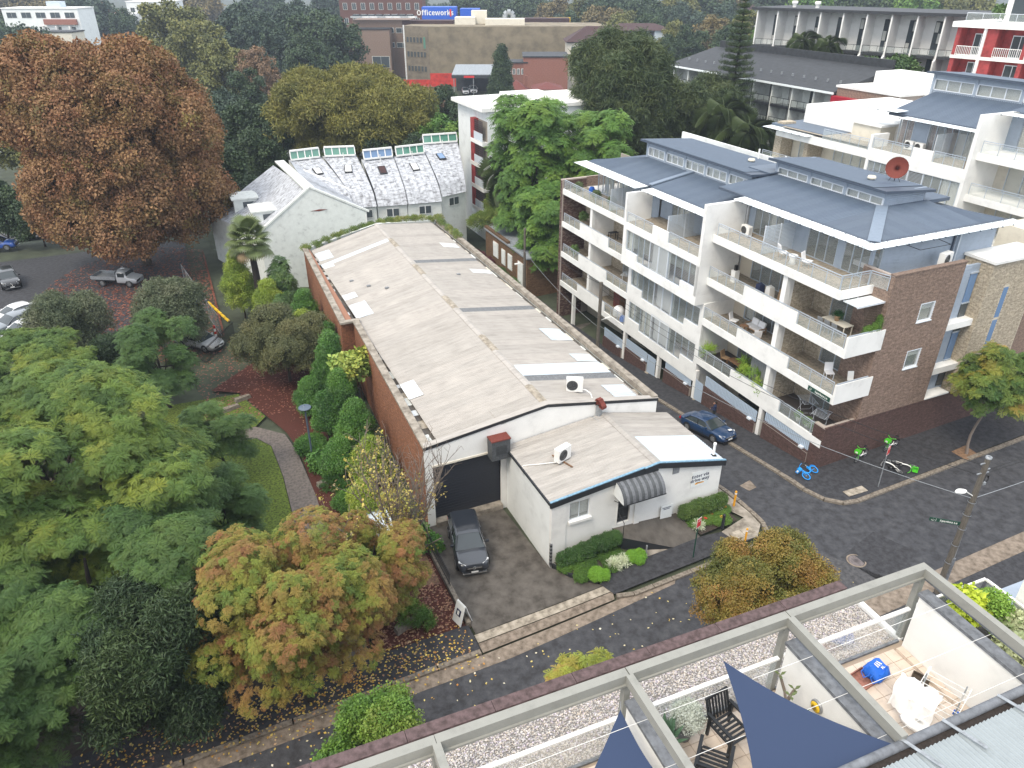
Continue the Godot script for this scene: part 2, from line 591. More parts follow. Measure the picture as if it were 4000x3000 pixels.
func clumps():
	CL.broad = [cl_broad(1,34,0.62,0.24),cl_broad(2,34,0.62,0.24)]
	CL.fine = [cl_broad(3,60,0.40,0.13),cl_broad(4,60,0.40,0.13)]
	CL.small = [cl_broad(5,90,0.30,0.10,0.6),cl_broad(6,90,0.30,0.10,0.6)]
	CL.lance = [cl_broad(7,54,0.60,0.075,0.2),cl_broad(8,54,0.60,0.075,0.2)]
	CL.frond = [cl_frond(9,11,0.75,10,0.032),cl_frond(10,10,0.65,10,0.032)]
	CL.pinn = [cl_frond(11,9,0.7,7,0.06),cl_frond(12,9,0.8,7,0.06)]
	CL.needle = [cl_needle(13,40,0.5),cl_needle(14,40,0.6)]
	CL.tuft = [cl_needle(15,30,-0.2),cl_needle(16,30,0.1)]
	CL.far = [cl_broad(17,40,0.55,0.24,0.6),cl_broad(18,40,0.5,0.22,0.6)]
	CL.sparse = [cl_broad(19,5,0.8,0.34),cl_broad(20,4,0.8,0.34)]

func pick(pal: Array,t: float,r: RandomNumberGenerator) -> Color:
	var x := clampf(t,0.0,0.999) * (pal.size() - 1)
	var i := int(x)
	var c: Color = pal[i].lerp(pal[mini(i + 1,pal.size() - 1)],x - i)
	var f := r.randf_range(1.05,1.5)
	return Color(c.r * f,c.g * f,c.b * f)

# scatter leaf clumps over lobes [centre,radius(Vector3)]; two MultiMeshes (two clump shapes) as the crown
func crown(par: Node,lobes: Array,n: int,kind: String,size: float,pal: Array,mt: Material,sd: int,under := 0.45,nm := "crown",tilt := 0.6):
	var r := RandomNumberGenerator.new()
	r.seed = sd
	var wsum := 0.0
	for l in lobes: wsum += l[1].x * l[1].y + 0.01
	var lots := [[],[]]
	var cols := [[],[]]
	var noise := FastNoiseLite.new()
	noise.seed = sd
	noise.frequency = 0.35
	var tries := 0
	while lots[0].size() + lots[1].size() < n and tries < n * 4:
		tries += 1
		var x := r.randf() * wsum
		var L = lobes[0]
		for l in lobes:
			x -= l[1].x * l[1].y + 0.01
			if x <= 0.0:
				L = l
				break
		var d := rdir(r)
		if d.y < -under: d.y = -d.y
		var k := 1.0 - 0.5 * pow(r.randf(),2.2)
		var p: Vector3 = L[0] + d * L[1] * k
		var inside := false
		for l in lobes:
			if l == L: continue
			var e: Vector3 = (p - l[0]) / l[1]
			if e.length() < 0.62: inside = true; break
		if inside and r.randf() < 0.85: continue
		var up := (Vector3.UP * tilt + d + rdir(r) * 0.35).normalized()
		var bas := Basis(Quaternion(Vector3.UP,up)) * Basis(Vector3.UP,r.randf() * TAU)
		var g := r.randi() % 2
		lots[g].append(Transform3D(bas.scaled(Vector3.ONE * size * r.randf_range(0.7,1.25)),p))
		var t := 0.5 + 0.5 * noise.get_noise_3d(p.x,p.y,p.z) * 1.6 + r.randf_range(-0.22,0.22)
		cols[g].append(pick(pal,t,r))
	for g in 2:
		if lots[g].is_empty(): continue
		var mm := MultiMesh.new()
		mm.transform_format = MultiMesh.TRANSFORM_3D
		mm.use_colors = true
		mm.mesh = CL[kind][g]
		mm.instance_count = lots[g].size()
		for i in lots[g].size():
			mm.set_instance_transform(i,lots[g][i])
			mm.set_instance_color(i,cols[g][i])
		var o := MultiMeshInstance3D.new()
		o.multimesh = mm
		o.material_override = mt
		o.name = nm
		o.set_meta("kind","stuff")
		par.add_child(o,true)

func bent(a: Vector3,b: Vector3,sag: float,r: RandomNumberGenerator,k := 5) -> Array:
	var pts := []
	var off := rdir(r) * (b - a).length() * 0.08
	for i in k + 1:
		var t := float(i) / k
		pts.append(a.lerp(b,t) + (off + Vector3.UP * sag) * sin(t * PI))
	return pts

# o: {h,r,low,lobes,n,kind,size,pal,mat,bark,tr,seed,lr,squash,gap}
func tree(nm: String,label: String,at: Vector3,o: Dictionary,grp := "",cat := "tree") -> Node3D:
	var T := thing(nm,label,cat,at,0.0,grp)
	var r := RandomNumberGenerator.new()
	r.seed = o.seed
	var h: float = o.h
	var low: float = o.get("low",h * 0.35)
	var R: float = o.r
	var cy := (h + low) / 2.0
	var ry := (h - low) / 2.0
	var lr: float = o.get("lr",0.42)
	var lean: Vector3 = o.get("lean",Vector3.ZERO)
	var lobes := []
	var K: int = o.get("lobes",12)
	for i in K:
		var yy := lerpf(-0.75,0.78,(i + 0.5) / K)
		var ang := i * 2.399 + r.randf() * 0.9
		var rad := sqrt(maxf(0.0,1.0 - yy * yy)) * r.randf_range(0.45,0.82) if o.get("shape","round") == "round" else (1.0 - (yy + 0.75) / 1.6) * r.randf_range(0.3,0.62)
		var s := lr * r.randf_range(0.75,1.25) * (1.0 if o.get("shape","round") == "round" else 1.15 - (yy + 0.75) * 0.4)
		lobes.append([V(cos(ang) * rad * R,cy + yy * ry * 0.92,sin(ang) * rad * R) + lean * ((cy + yy * ry) / h),V(R * s,minf(R,ry * 1.3) * s * o.get("squash",0.8),R * s)])
	var fork := V(0,low * r.randf_range(0.75,1.0),0) + lean * 0.25
	var tm := MB.new()
	var tr: float = o.get("tr",h * 0.022)
	tm.path([V(0,-0.3,0),V(0,0.12,0)],tr * 1.5,tr * 1.15,9)
	tm.path(bent(V(0,0.1,0),fork,0,r,4),tr * 1.15,tr * 0.85,9)
	tm.path(bent(fork,V(0,cy + ry * 0.5,0) + lean * 0.7,0,r,4),tr * 0.85,tr * 0.2,7)
	part(T,"trunk",tm,M[o.get("bark","bark")])
	for i in lobes.size():
		var lm := MB.new()
		var st := fork.lerp(V(0,cy,0),r.randf() * 0.7)
		lm.path(bent(st,lobes[i][0],-0.1 * R,r,4),tr * 0.45,tr * 0.08,5)
		for k in 3:
			var e: Vector3 = lobes[i][0] + rdir(r) * lobes[i][1] * 0.8
			lm.path(bent(lobes[i][0].lerp(st,r.randf() * 0.4),e,0.0,r,2),tr * 0.12,tr * 0.04,4)
		part(T,"limb",lm,M[o.get("bark","bark")])
	crown(T,lobes,o.n,o.kind,o.size,o.pal,M[o.get("mat","leaf")],o.seed + 7,o.get("under",0.45),"crown",o.get("tilt",0.6))
	return T

func shrub(nm: String,label: String,at: Vector3,lobes: Array,n: int,kind: String,size: float,pal: Array,sd: int,grp := "",mt := "leaf",cat := "shrub") -> Node3D:
	var T := thing(nm,label,cat,at,0.0,grp)
	var r := RandomNumberGenerator.new()
	r.seed = sd
	var lm := MB.new()
	for l in lobes:
		lm.path(bent(l[0] - V(0,l[1].y + 0.08,0),l[0],0,r,3),minf(0.04,l[1].x * 0.08),0.012,5)
	part(T,"stem",lm,M.bark)
	crown(T,lobes,n,kind,size,pal,M[mt],sd,0.6,"foliage")
	return T

# arching feather frond / fan frond for palms,along +Z,unit length
func frond_mesh(fan: bool,sd: int) -> ArrayMesh:
	var r := RandomNumberGenerator.new()
	r.seed = sd
	var m := MB.new()
	if fan:
		m.path([Vector3.ZERO,V(0,0.1,0.3),V(0,0.08,0.55)],0.018,0.012,4)
		for i in 22:
			var a := lerpf(-1.9,1.9,i / 21.0)
			var d := V(sin(a),0.08 - absf(a) * 0.06,cos(a)).normalized()
			var p := V(0,0.08,0.55)
			for j in 3:
				var l := 0.17 * (1.0 - absf(a) * 0.12)
				var s := d.cross(Vector3.UP).normalized()
				var q := p + d * l
				var w: float = [0.02,0.034,0.026][j]
				var w2: float = [0.034,0.026,0.004][j]
				m.quad(p - s * w,p + s * w,q + s * w2,q - s * w2)
				p = q
				d = (d + Vector3.DOWN * (0.35 + 0.25 * j)).normalized()
		return m.mesh()
	var p := Vector3.ZERO
	var d := V(0,0.75,0.65).normalized()
	var spine := [p]
	for i in 16:
		var q := p + d / 16.0 * 1.15
		spine.append(q)
		if i > 1:
			for e in [-1.0,1.0]:
				for k in 2:
					var ld := V(e,0.1 - 0.5 * i / 16.0,0.55).normalized()
					var ll := 0.33 * sin(PI * (i + k * 0.5 + 1.0) / 18.5)
					leaf(m,p.lerp(q,k * 0.5),ld,d,ll,0.022,0.5)
		p = q
		d = (d + Vector3.DOWN * 0.155).normalized()
	m.path(spine,0.018,0.004,4)
	return m.mesh()

func palm(label: String,at: Vector3,h: float,fl: float,n: int,fan: bool,sd: int,grp := "palms",tr := 0.2):
	var T := thing("palm_tree",label,"palm",at,0.0,grp)
	var r := RandomNumberGenerator.new()
	r.seed = sd
	var tm := MB.new()
	var pts := []
	for i in 9: pts.append(V(sin(i * 0.35) * 0.15,h * i / 8.0 - (0.3 if i == 0 else 0.0),cos(i * 0.3) * 0.12 - 0.12))
	tm.path(pts,tr * 1.25,tr * 0.85,10)
	part(T,"trunk",tm,M.bark_dark if fan else M.bark_pale)
	var meshes := [frond_mesh(fan,sd),frond_mesh(fan,sd + 1)]
	for i in n:
		var t := float(i) / n
		var o := mi(meshes[i % 2],M.frond_fan if fan else M.frond)
		if t > 0.86 and fan: o.material_override = M.frond_dead
		o.name = "frond"
		var el := lerpf(1.25,-0.75 if fan else -0.45,pow(t,0.9)) + r.randf_range(-0.12,0.12)
		var az := i * 2.399 + r.randf() * 0.4
		var base := Basis(Vector3.UP,az) * Basis(Vector3.RIGHT,-el + (0.0 if fan else 0.75))
		o.transform = Transform3D(base.scaled(Vector3.ONE * fl * r.randf_range(0.85,1.1)),pts[8] + V(0,0.1 + (1.0 - t) * 0.25,0))
		T.add_child(o,true)
	return T

func P(a: Array) -> Array:
	var o := []
	for c in a: o.append(Color(c[0],c[1],c[2]))
	return o
# ---------- ready ----------
func _ready():
	var cam := Camera3D.new()
	cam.name = "camera"
	cam.position = V(0,30,0)
	cam.rotation_degrees = V(-29.2,-24.25,0)
	cam.fov = 55.19
	cam.near = 0.1
	cam.far = 4000.0
	add_child(cam)
	cam.current = true
	var e := Environment.new()
	e.background_mode = Environment.BG_SKY
	var sky := Sky.new()
	var sm := ProceduralSkyMaterial.new()
	sm.sky_top_color = Color(0.93,0.95,0.98)
	sm.sky_horizon_color = Color(0.88,0.91,0.95)
	sm.sky_curve = 0.2
	sm.ground_bottom_color = Color(0.25,0.26,0.25)
	sm.ground_horizon_color = Color(0.62,0.66,0.70)
	sm.sun_angle_max = 1.0
	sky.sky_material = sm
	e.sky = sky
	e.tonemap_mode = Environment.TONE_MAPPER_LINEAR
	e.tonemap_exposure = 2.0
	e.fog_enabled = true
	e.fog_density = 0.0003
	e.fog_light_color = Color(0.80,0.85,0.92)
	e.sdfgi_enabled = true
	e.ssao_enabled = true
	e.ssil_enabled = true
	var we := WorldEnvironment.new()
	we.name = "environment"
	we.environment = e
	add_child(we)
	var sun := DirectionalLight3D.new()
	sun.name = "sun"
	sun.light_energy = 0.5
	sun.light_angular_distance = 24.0
	sun.light_color = Color(1.0,0.96,0.9)
	sun.shadow_enabled = true
	add_child(sun)
	sun.look_at_from_position(V(-55,90,30),Vector3.ZERO)
	rng.seed = 4
	mats()
	clumps()
	ground()
	warehouse()
	office()
	apartments()
	apartments_behind()
	far_right()
	curved_houses()
	middle_blocks()
	far_buildings()
	terrace()
	street_things()
	vehicles()
	trees()
	print("built ",get_child_count()," top-level nodes")

func kz(x: float) -> float: return -23.85 - 0.015 * (x + 2.0)

func kerb(pts: Array,w: float,h: float,mt: Material,step := 1.1,dip := []):
	var K := Node3D.new()
	K.name = numbered("kerb")
	K.set_meta("kind","structure")
	add_child(K)
	var r := RandomNumberGenerator.new()
	r.seed = 11
	for i in pts.size() - 1:
		var a := Vector2(pts[i][0],pts[i][1])
		var b := Vector2(pts[i + 1][0],pts[i + 1][1])
		var n := maxi(1,int(round(a.distance_to(b) / step)))
		for k in n:
			var p := a.lerp(b,float(k) / n)
			var q := a.lerp(b,float(k + 1) / n - 0.012 / (a.distance_to(b) / n) / n)
			var d := (q - p).normalized()
			var s := Vector2(-d.y,d.x) * w / 2.0
			var j := r.randf_range(-0.012,0.012)
			var m := MB.new()
			var c := [p - s,q - s,q + s,p + s]
			var lo := []
			var hi := []
			for x in [3,2,1,0]:
				var g := gy(c[x].x,c[x].y)
				lo.append(V(c[x].x,g - 0.15,c[x].y))
				var ins: Vector2 = c[x].lerp((p + q) / 2.0,0.03)
				hi.append(V(ins.x,g + h + j,ins.y))
			if (hi[1] - hi[0]).cross(hi[3] - hi[0]).y < 0.0:
				lo.reverse()
				hi.reverse()
			m.hexa(lo,hi)
			part(K,"kerb_stone",m,mt)

func leaves_on(nm: String,label: String,n: int,pick_spot: Callable,pal: Array,size: float,sd: int):
	var r := RandomNumberGenerator.new()
	r.seed = sd
	var m := MB.new()
	leaf(m,V(-0.5,0,0),V(1,0.08,0).normalized(),V(0,0.1,1).normalized(),1.0,0.36,0.1)
	var mm := MultiMesh.new()
	mm.transform_format = MultiMesh.TRANSFORM_3D
	mm.use_colors = true
	mm.mesh = m.mesh()
	mm.instance_count = n
	for i in n:
		var p: Vector3 = pick_spot.call(r)
		mm.set_instance_transform(i,Transform3D((Basis(Vector3.UP,r.randf() * TAU) * Basis(Vector3.RIGHT,r.randf_range(-0.35,0.35))).scaled(Vector3.ONE * size * r.randf_range(0.6,1.3)),p))
		mm.set_instance_color(i,pick(pal,r.randf(),r))
	var o := MultiMeshInstance3D.new()
	o.multimesh = mm
	o.material_override = M.leaf_dry
	o.name = numbered(nm)
	add_child(o)
	o.set_meta("kind","stuff")
	tag(o,label,"leaves")

func ground():
	# terrain to the horizon
	var xs := [-2500.0,-900.0,-300.0,-120.0]
	var x := -70.0
	while x < 115.0:
		xs.append(x)
		x += 4.0
	xs.append_array([160.0,300.0,900.0,2500.0])
	var zs := [60.0,20.0]
	x = 0.0
	while x > -140.0:
		zs.append(x)
		x -= 4.0
	zs.append_array([-170.0,-250.0,-500.0,-1200.0,-3000.0])
	var m := MB.new()
	for i in xs.size() - 1:
		for j in zs.size() - 1:
			m.quad(G(xs[i],zs[j],-0.14),G(xs[i + 1],zs[j],-0.14),G(xs[i + 1],zs[j + 1],-0.14),G(xs[i],zs[j + 1],-0.14))
	struct("ground",m,M.ground_far)
	struct("road",sheet([[-60,-18.5],[110,-18.5],[110,kz(110)],[35.4,-24.75],[34.3,-25.0],[33.5,-25.8],[33.05,-27.2],[32.95,-29.5],[32.95,-84],[26.6,-84],[26.6,-33.6],[28.75,-32],[28.75,-27],[28.5,-25.6],[27.6,-24.6],[17.4,kz(17)],[9.2,kz(9)],[-60,kz(-60)]],0.0),M.asphalt)
	struct("gutter_strip",sheet([[-25,-23.75],[9.2,-24.0],[17.2,-24.35],[21.2,-24.45],[20.8,-24.0],[10.5,-23.25],[-25,-22.95]],0.006),M.gutter)
	struct("gutter_strip",sheet([[12,-18.5],[110,-18.5],[110,-17.35],[12,-17.35]],0.05),M.gutter)
	struct("footpath",sheet([[-60,-17.35],[110,-17.35],[110,-9],[-60,-9]],0.12),M.asphalt_path)
	struct("footpath",sheet([[-60,kz(-60) - 0.3],[9.2,kz(9.2) - 0.3],[9.2,-26.05],[4,-26.1],[-60,-26.3]],0.12),M.asphalt_path)
	struct("footpath",sheet([[17.3,-24.7],[27.3,-24.95],[26.0,-25.1],[25.75,-26.25],[24.5,-26.45],[22.5,-26.4],[20.65,-26.4],[17.75,-26.1],[16.95,-25.7]],0.12),M.asphalt_path)
	struct("footpath",sheet([[33.25,-80],[35.6,-80],[35.6,-28.7],[110,-28.7],[110,kz(110) - 0.3],[35.4,-25.05],[34.45,-25.3],[33.75,-26.0],[33.35,-27.3],[33.25,-29.5]],0.12),M.asphalt_path)
	struct("footpath",sheet([[28.45,-33],[27.0,-33],[27.0,-28.9],[27.8,-26.7],[25.75,-26.25],[26.0,-25.1],[27.4,-24.95],[28.3,-25.75],[28.45,-27]],0.13),M.concrete)
	struct("driveway",sheet([[9.35,-25.35],[9.35,-34.6],[14.7,-34.6],[15.05,-28.1],[16.9,-25.75],[17.1,-25.55]],0.08),M.concrete_wet)
	struct("driveway_apron",sheet([[9.25,-25.3],[17.1,-25.5],[17.35,-24.98],[9.25,-24.75]],0.085),M.concrete_light)
	struct("driveway_apron",sheet([[9.25,-24.73],[17.35,-24.96],[17.15,-24.42],[9.25,-24.08]],0.05),M.gutter)
	struct("lawn",sheet([[-9,-50],[1.4,-49.1],[2.27,-47.6],[2.44,-43.5],[2.3,-38],[2.3,-30],[-9,-30]],0.06),M.lawn)
	struct("lawn",sheet([[-6,-57],[1,-56.5],[2.5,-52],[1.6,-50.8],[-6,-51]],0.06),M.lawn)
	struct("park_path",sheet([[-6,-50.95],[1.6,-50.75],[3.44,-48.8],[3.85,-46.3],[4.0,-42.9],[4.1,-40.3],[4.0,-37],[4.0,-26.1],[2.9,-26.1],[2.34,-30],[2.34,-38],[2.48,-43.5],[2.3,-47.6],[1.45,-49.1],[-6,-49.3]],0.075),M.paver)
	struct("garden_bed",sheet([[4.05,-26.12],[9.1,-26.05],[9.1,-72],[5,-76],[3,-62],[-1,-58],[1.1,-56.6],[2.6,-52],[3.6,-49],[4.05,-46]],0.05),M.mulch)
	struct("bare_earth",sheet([[5.4,-39],[8.9,-39],[8.9,-29.5],[5.4,-30.5]],0.06),M.dirt)
	struct("park_soil",sheet([[-60,-26.3],[2.8,-26.15],[2.3,-30],[-9,-30],[-9,-62],[-60,-60]],0.0),M.soil)
	struct("car_park",sheet([[-60,-58],[-9,-62],[-6.0,-64],[-5.2,-73],[-1.2,-80],[-0.8,-101],[-60,-101]],0.02),M.asphalt_path)
	struct("far_road",sheet([[-70,-112],[-16,-112],[-16,-124],[-70,-124]],0.3),M.asphalt_patch)
	# repairs,lids,joints on the road
	struct("road_patch",sheet([[27.6,-23.4],[29.6,-22.8],[31.6,-19.4],[29.6,-19.2]],0.005),M.asphalt_patch)
	struct("road_patch",sheet([[30.6,-21.6],[34.0,-22.4],[34.9,-20.0],[31.2,-18.8]],0.005),M.asphalt_path)
	struct("road_patch",sheet([[29.9,-29.6],[30.9,-29.8],[30.7,-28.9],[30.0,-28.8]],0.006),M.gutter)
	struct("road_patch",sheet([[-20,-20.4],[27,-20.9],[27,-20.75],[-20,-20.25]],0.004),M.tar)
	kerb([[-40,kz(-40) - 0.15],[9.2,kz(9.2) - 0.15]],0.3,0.13,M.kerbstone,2.4)
	kerb([[17.35,-24.55],[18.3,kz(18.3) - 0.13],[27.3,kz(27.3) - 0.15],[28.2,-25.0],[28.6,-25.9],[28.65,-27],[28.65,-33]],0.28,0.13,M.kerbstone,1.3)
	kerb([[33.1,-60],[33.1,-29.5],[33.2,-27.3],[33.62,-25.95],[34.38,-25.15],[35.4,-24.9],[72,kz(72) - 0.15]],0.3,0.13,M.kerbstone,1.25)
	var lid := thing("manhole_cover","round brownish iron manhole cover in the road near the patched asphalt","manhole cover",G(31.2,-21.0,0.0))
	var lm := MB.new()
	lm.lathe([Vector2(0.0,0.012),Vector2(0.42,0.012),Vector2(0.44,0.004)],28)
	part(lid,"cover",lm,M.cast_lid)
	var rm := MB.new()
	rm.lathe([Vector2(0.455,0.003),Vector2(0.46,0.016),Vector2(0.54,0.016),Vector2(0.55,0.0)],28)
	part(lid,"rim",rm,M.gutter)
	for q in [["service_pit_lid","pale grey twin concrete pit lid on the dark footpath by the corner kerb",35.1,-25.9,1.62,0.55],["service_pit_lid","white twin pit lid in the concrete corner beside the orange post",26.0,-25.9,1.6,0.62]]:
		var t := thing(q[0],q[1],"pit lid",G(q[2] + q[4] / 2.0,q[3] + q[5] / 2.0,0.135),-0.03,"concrete service pit lids")
		for k in 2:
			bx(t,"lid_panel",M.concrete_light,V((k - 1) * q[4] / 2.0 + 0.012,0,-q[5] / 2.0),V(k * q[4] / 2.0 - 0.012,0.025,q[5] / 2.0))
	struct("tree_pit",sheet([[45.2,-26.0],[46.7,-26.1],[46.5,-24.75],[45.2,-24.9]],0.126),M.dirt)
	# leaf litter
	leaves_on("fallen_leaves","yellow and brown leaves scattered over the dark footpath and gutter by the autumn tree",1700,func(r):
		var lx: float = r.randf_range(-9,9)
		var lz: float = -25.0 + r.randfn(0.0,0.9)
		if r.randf() < 0.35: lx = 1.0 + r.randfn(0.0,3.0)
		lz = clampf(lz,-26.2,-21.5)
		return G(lx,lz,0.145 if lz < kz(lx) else 0.015),P([[0.30,0.13,0.03],[0.50,0.33,0.05],[0.55,0.45,0.12],[0.22,0.10,0.05],[0.5,0.36,0.22]]),0.13,5)
	leaves_on("fallen_leaves","few yellow leaves strewn along the wet street and driveway",260,func(r):
		var lx: float = r.randf_range(-8,30)
		var lz: float = r.randf_range(-24,-19)
		return G(lx,lz,0.02),P([[0.45,0.30,0.04],[0.5,0.42,0.14],[0.6,0.58,0.5]]),0.12,6)
	leaves_on("fallen_leaves","red brown leaves carpeting the car park under the plane tree",9000,func(r):
		var a: float = r.randf() * TAU
		var k: float = pow(r.randf(),0.6)
		var lx: float = -5.5 + cos(a) * 11.0 * k
		var lz: float = -82.0 + sin(a) * 17.0 * k
		return V(minf(lx,1.0),gy(lx,lz) + 0.06,lz),P([[0.10,0.028,0.018],[0.16,0.05,0.03],[0.22,0.085,0.05],[0.08,0.03,0.02]]),0.24,7)
	leaves_on("fallen_leaves","brown leaves and bark chips over the garden bed beside the driveway",2600,func(r):
		var lx: float = r.randf_range(4.2,9.0)
		var lz: float = r.randf_range(-34,-26.2) if r.randf() < 0.75 else r.randf_range(-60,-34)
		return G(lx,lz,0.075),P([[0.12,0.045,0.04],[0.2,0.09,0.06],[0.3,0.18,0.1],[0.08,0.04,0.035]]),0.15,8)
	leaves_on("fallen_leaves","rust brown leaves under the shrubs between the lawn and the iron fence",1500,func(r):
		var lx: float = r.randf_range(-2,6)
		var lz: float = r.randf_range(-68,-52)
		return G(lx,lz,0.075),P([[0.12,0.04,0.03],[0.2,0.08,0.05],[0.1,0.05,0.035]]),0.18,9)
# ---------- warehouse and its office ----------
func ac_unit(label: String,at: Vector3,turn: float,grp: String,s := 1.0):
	var t := thing("air_conditioner",label,"air conditioner",at,turn,grp)
	var w := 0.85 * s
	var h := 0.72 * s
	var d := 0.34 * s
	bx(t,"casing",M.white_plastic,V(-w / 2,0.06,-d / 2),V(w / 2,0.06 + h,d / 2))
	var g := MB.new()
	for k in 5:
		var rr := 0.05 * s + k * 0.055 * s
		var pts := []
		for i in 17:
			pts.append(V(-0.12 * s + cos(TAU * i / 16.0) * rr,0.06 + h / 2.0 + sin(TAU * i / 16.0) * rr,d / 2 + 0.012))
		g.path(pts,0.007,0.007,3)
	part(t,"fan_grille",g,M.grey)
	var fb := MB.new()
	var disc := []
	for i in 20: disc.append(V(-0.12 * s + cos(TAU * i / 20.0) * 0.29 * s,0.06 + h / 2.0 + sin(TAU * i / 20.0) * 0.29 * s,d / 2 + 0.004))
	fb.fan(disc)
	part(t,"fan_opening",fb,M.black_matt)
	for k in 6:
		bx(t,"side_slot",M.grey,V(w / 2,0.16 + k * 0.09 * s,-d / 2 + 0.04),V(w / 2 + 0.004,0.20 + k * 0.09 * s,d / 2 - 0.04))
	for e in [-1,1]:
		bx(t,"foot",M.grey,V(e * w * 0.33 - 0.03,0,-d / 2 - 0.04),V(e * w * 0.33 + 0.03,0.06,d / 2 + 0.04))
	return t

func roof_z(k: float) -> float: return lerpf(-34.45,-75.0,k)

func warehouse():
	var W := thing("warehouse","long brick warehouse with beige corrugated gable roof and white front","building",V(0,0,0))
	# side and rear walls
	var oB := [M.brick_orange0,M.brick_orange1,M.brick_orange2]
	var lw := MB.new()
	lw.hexa([V(9.88,-0.3,-34.5),V(10.3,-0.3,-34.5),V(10.8,-0.3,-54),V(10.43,-0.3,-54)],[V(9.88,5.85,-34.5),V(10.3,5.85,-34.5),V(10.8,5.85,-54),V(10.43,5.85,-54)])
	part(W,"side_wall",lw,M.mortar_red)
	var lw2 := MB.new()
	lw2.hexa([V(9.43,-0.5,-54),V(10.4,-0.5,-54),V(10.6,-0.5,-73),V(10.03,-0.5,-73)],[V(9.43,5.85,-54),V(10.4,5.85,-54),V(10.6,5.85,-73),V(10.03,5.85,-73)])
	part(W,"side_wall",lw2,M.mortar_red)
	var rw := MB.new()
	rw.hexa([V(25.6,-4,-34.5),V(26.05,-4,-34.5),V(26.15,-4,-78.2),V(25.7,-4,-78.2)],[V(25.6,5.3,-34.5),V(26.05,5.3,-34.5),V(26.15,5.3,-78.2),V(25.7,5.3,-78.2)])
	part(W,"side_wall",rw,M.white_old)
	var bw := MB.new()
	bw.prism([V(10.03,-4,-73.0),V(18.15,-4,-75.2),V(26.1,-4,-78.2),V(26.1,5.5,-78.2),V(18.15,6.9,-75.2),V(10.03,5.9,-73.0)],V(0.1,0,-0.3))
	part(W,"rear_wall",bw,M.white_old)
	var u1 := V(10.43 - 9.88,0,-19.5).normalized()
	var out1 := V(u1.z,0,-u1.x)
	bricks(W,V(10.43,0.0,-54.0) - V(0.004,0,0),-u1,19.45,5.8,-V(-u1.z,0,u1.x) if V(-u1.z,0,u1.x).x > 0 else V(-u1.z,0,u1.x),oB,[],130,3)
	var u2 := V(10.03 - 9.43,0,-19.0).normalized()
	bricks(W,V(10.03,0.0,-73.0) - V(0.004,0,0),-u2,18.95,5.8,V(-1,0,0).rotated(Vector3.UP,-0.031),oB,[],60,4)
	bricks(W,V(9.43,0.0,-54.0) + V(0,0,0.004),V(1,0,0),1.0,5.8,V(0,0,1),oB,[],90,5)
	# parapet caps
	for q in [[9.80,-34.35,10.34,-54.0,0.5,5.86,0.16],[9.34,-54.05,9.94,-73.1,0.5,5.86,0.16]]:
		var cm := MB.new()
		cm.hexa([V(q[0],q[5],q[1]),V(q[0] + q[4],q[5],q[1]),V(q[2] + q[4],q[5],q[3]),V(q[2],q[5],q[3])],[V(q[0],q[5] + q[6],q[1]),V(q[0] + q[4],q[5] + q[6],q[1]),V(q[2] + q[4],q[5] + q[6],q[3]),V(q[2],q[5] + q[6],q[3])])
		part(W,"parapet_cap",cm,M.concrete)
	bx(W,"parapet_cap",M.concrete,V(9.34,5.862,-54.0),V(10.9,6.03,-53.55))
	var cr := MB.new()
	cr.hexa([V(25.55,5.3,-34.4),V(26.1,5.3,-34.4),V(26.2,5.3,-78.3),V(25.65,5.3,-78.3)],[V(25.62,5.62,-34.4),V(26.1,5.62,-34.4),V(26.2,5.62,-78.3),V(25.72,5.62,-78.3)])
	part(W,"parapet_cap",cr,M.concrete)
	# box gutters with sealant and debris
	for q in [[10.3,-34.6,10.83,-54,0.75,5.52],[9.9,-54.2,10.4,-73,0.85,5.52],[24.75,-34.6,24.85,-78,0.82,5.2]]:
		var gm := MB.new()
		gm.quad(V(q[0],q[5],q[1]),V(q[0] + q[4],q[5],q[1]),V(q[2] + q[4],q[5],q[3]),V(q[2],q[5],q[3]))
		part(W,"box_gutter",gm,M.concrete_wet)
	var r := RandomNumberGenerator.new()
	r.seed = 8
	for i in 26:
		var zz := -35.2 - i * 1.45 - r.randf() * 0.6
		var xx := 10.36 + (-34.5 - zz) * 0.028 if zz > -53.5 else 10.0 + (-54.0 - zz) * 0.03
		if absf(zz + 54.0) < 0.8: continue
		var l := r.randf_range(0.4,1.1)
		bx(W,"gutter_patch",[M.white_old,M.concrete_light,M.roof_white][i % 3],V(xx + 0.05,5.524,zz),V(xx + r.randf_range(0.3,0.6),5.54 + r.randf() * 0.01,zz - l))
	for i in 22:
		var zz := -35.4 - i * 1.85 - r.randf() * 0.7
		bx(W,"gutter_patch",[M.concrete_light,M.white_old,M.cream][i % 3],V(24.95 + r.randf() * 0.2,5.204,zz),V(25.4 + r.randf() * 0.15,5.22,zz - r.randf_range(0.5,1.6)))
	# roof sheets
	var nL := 50
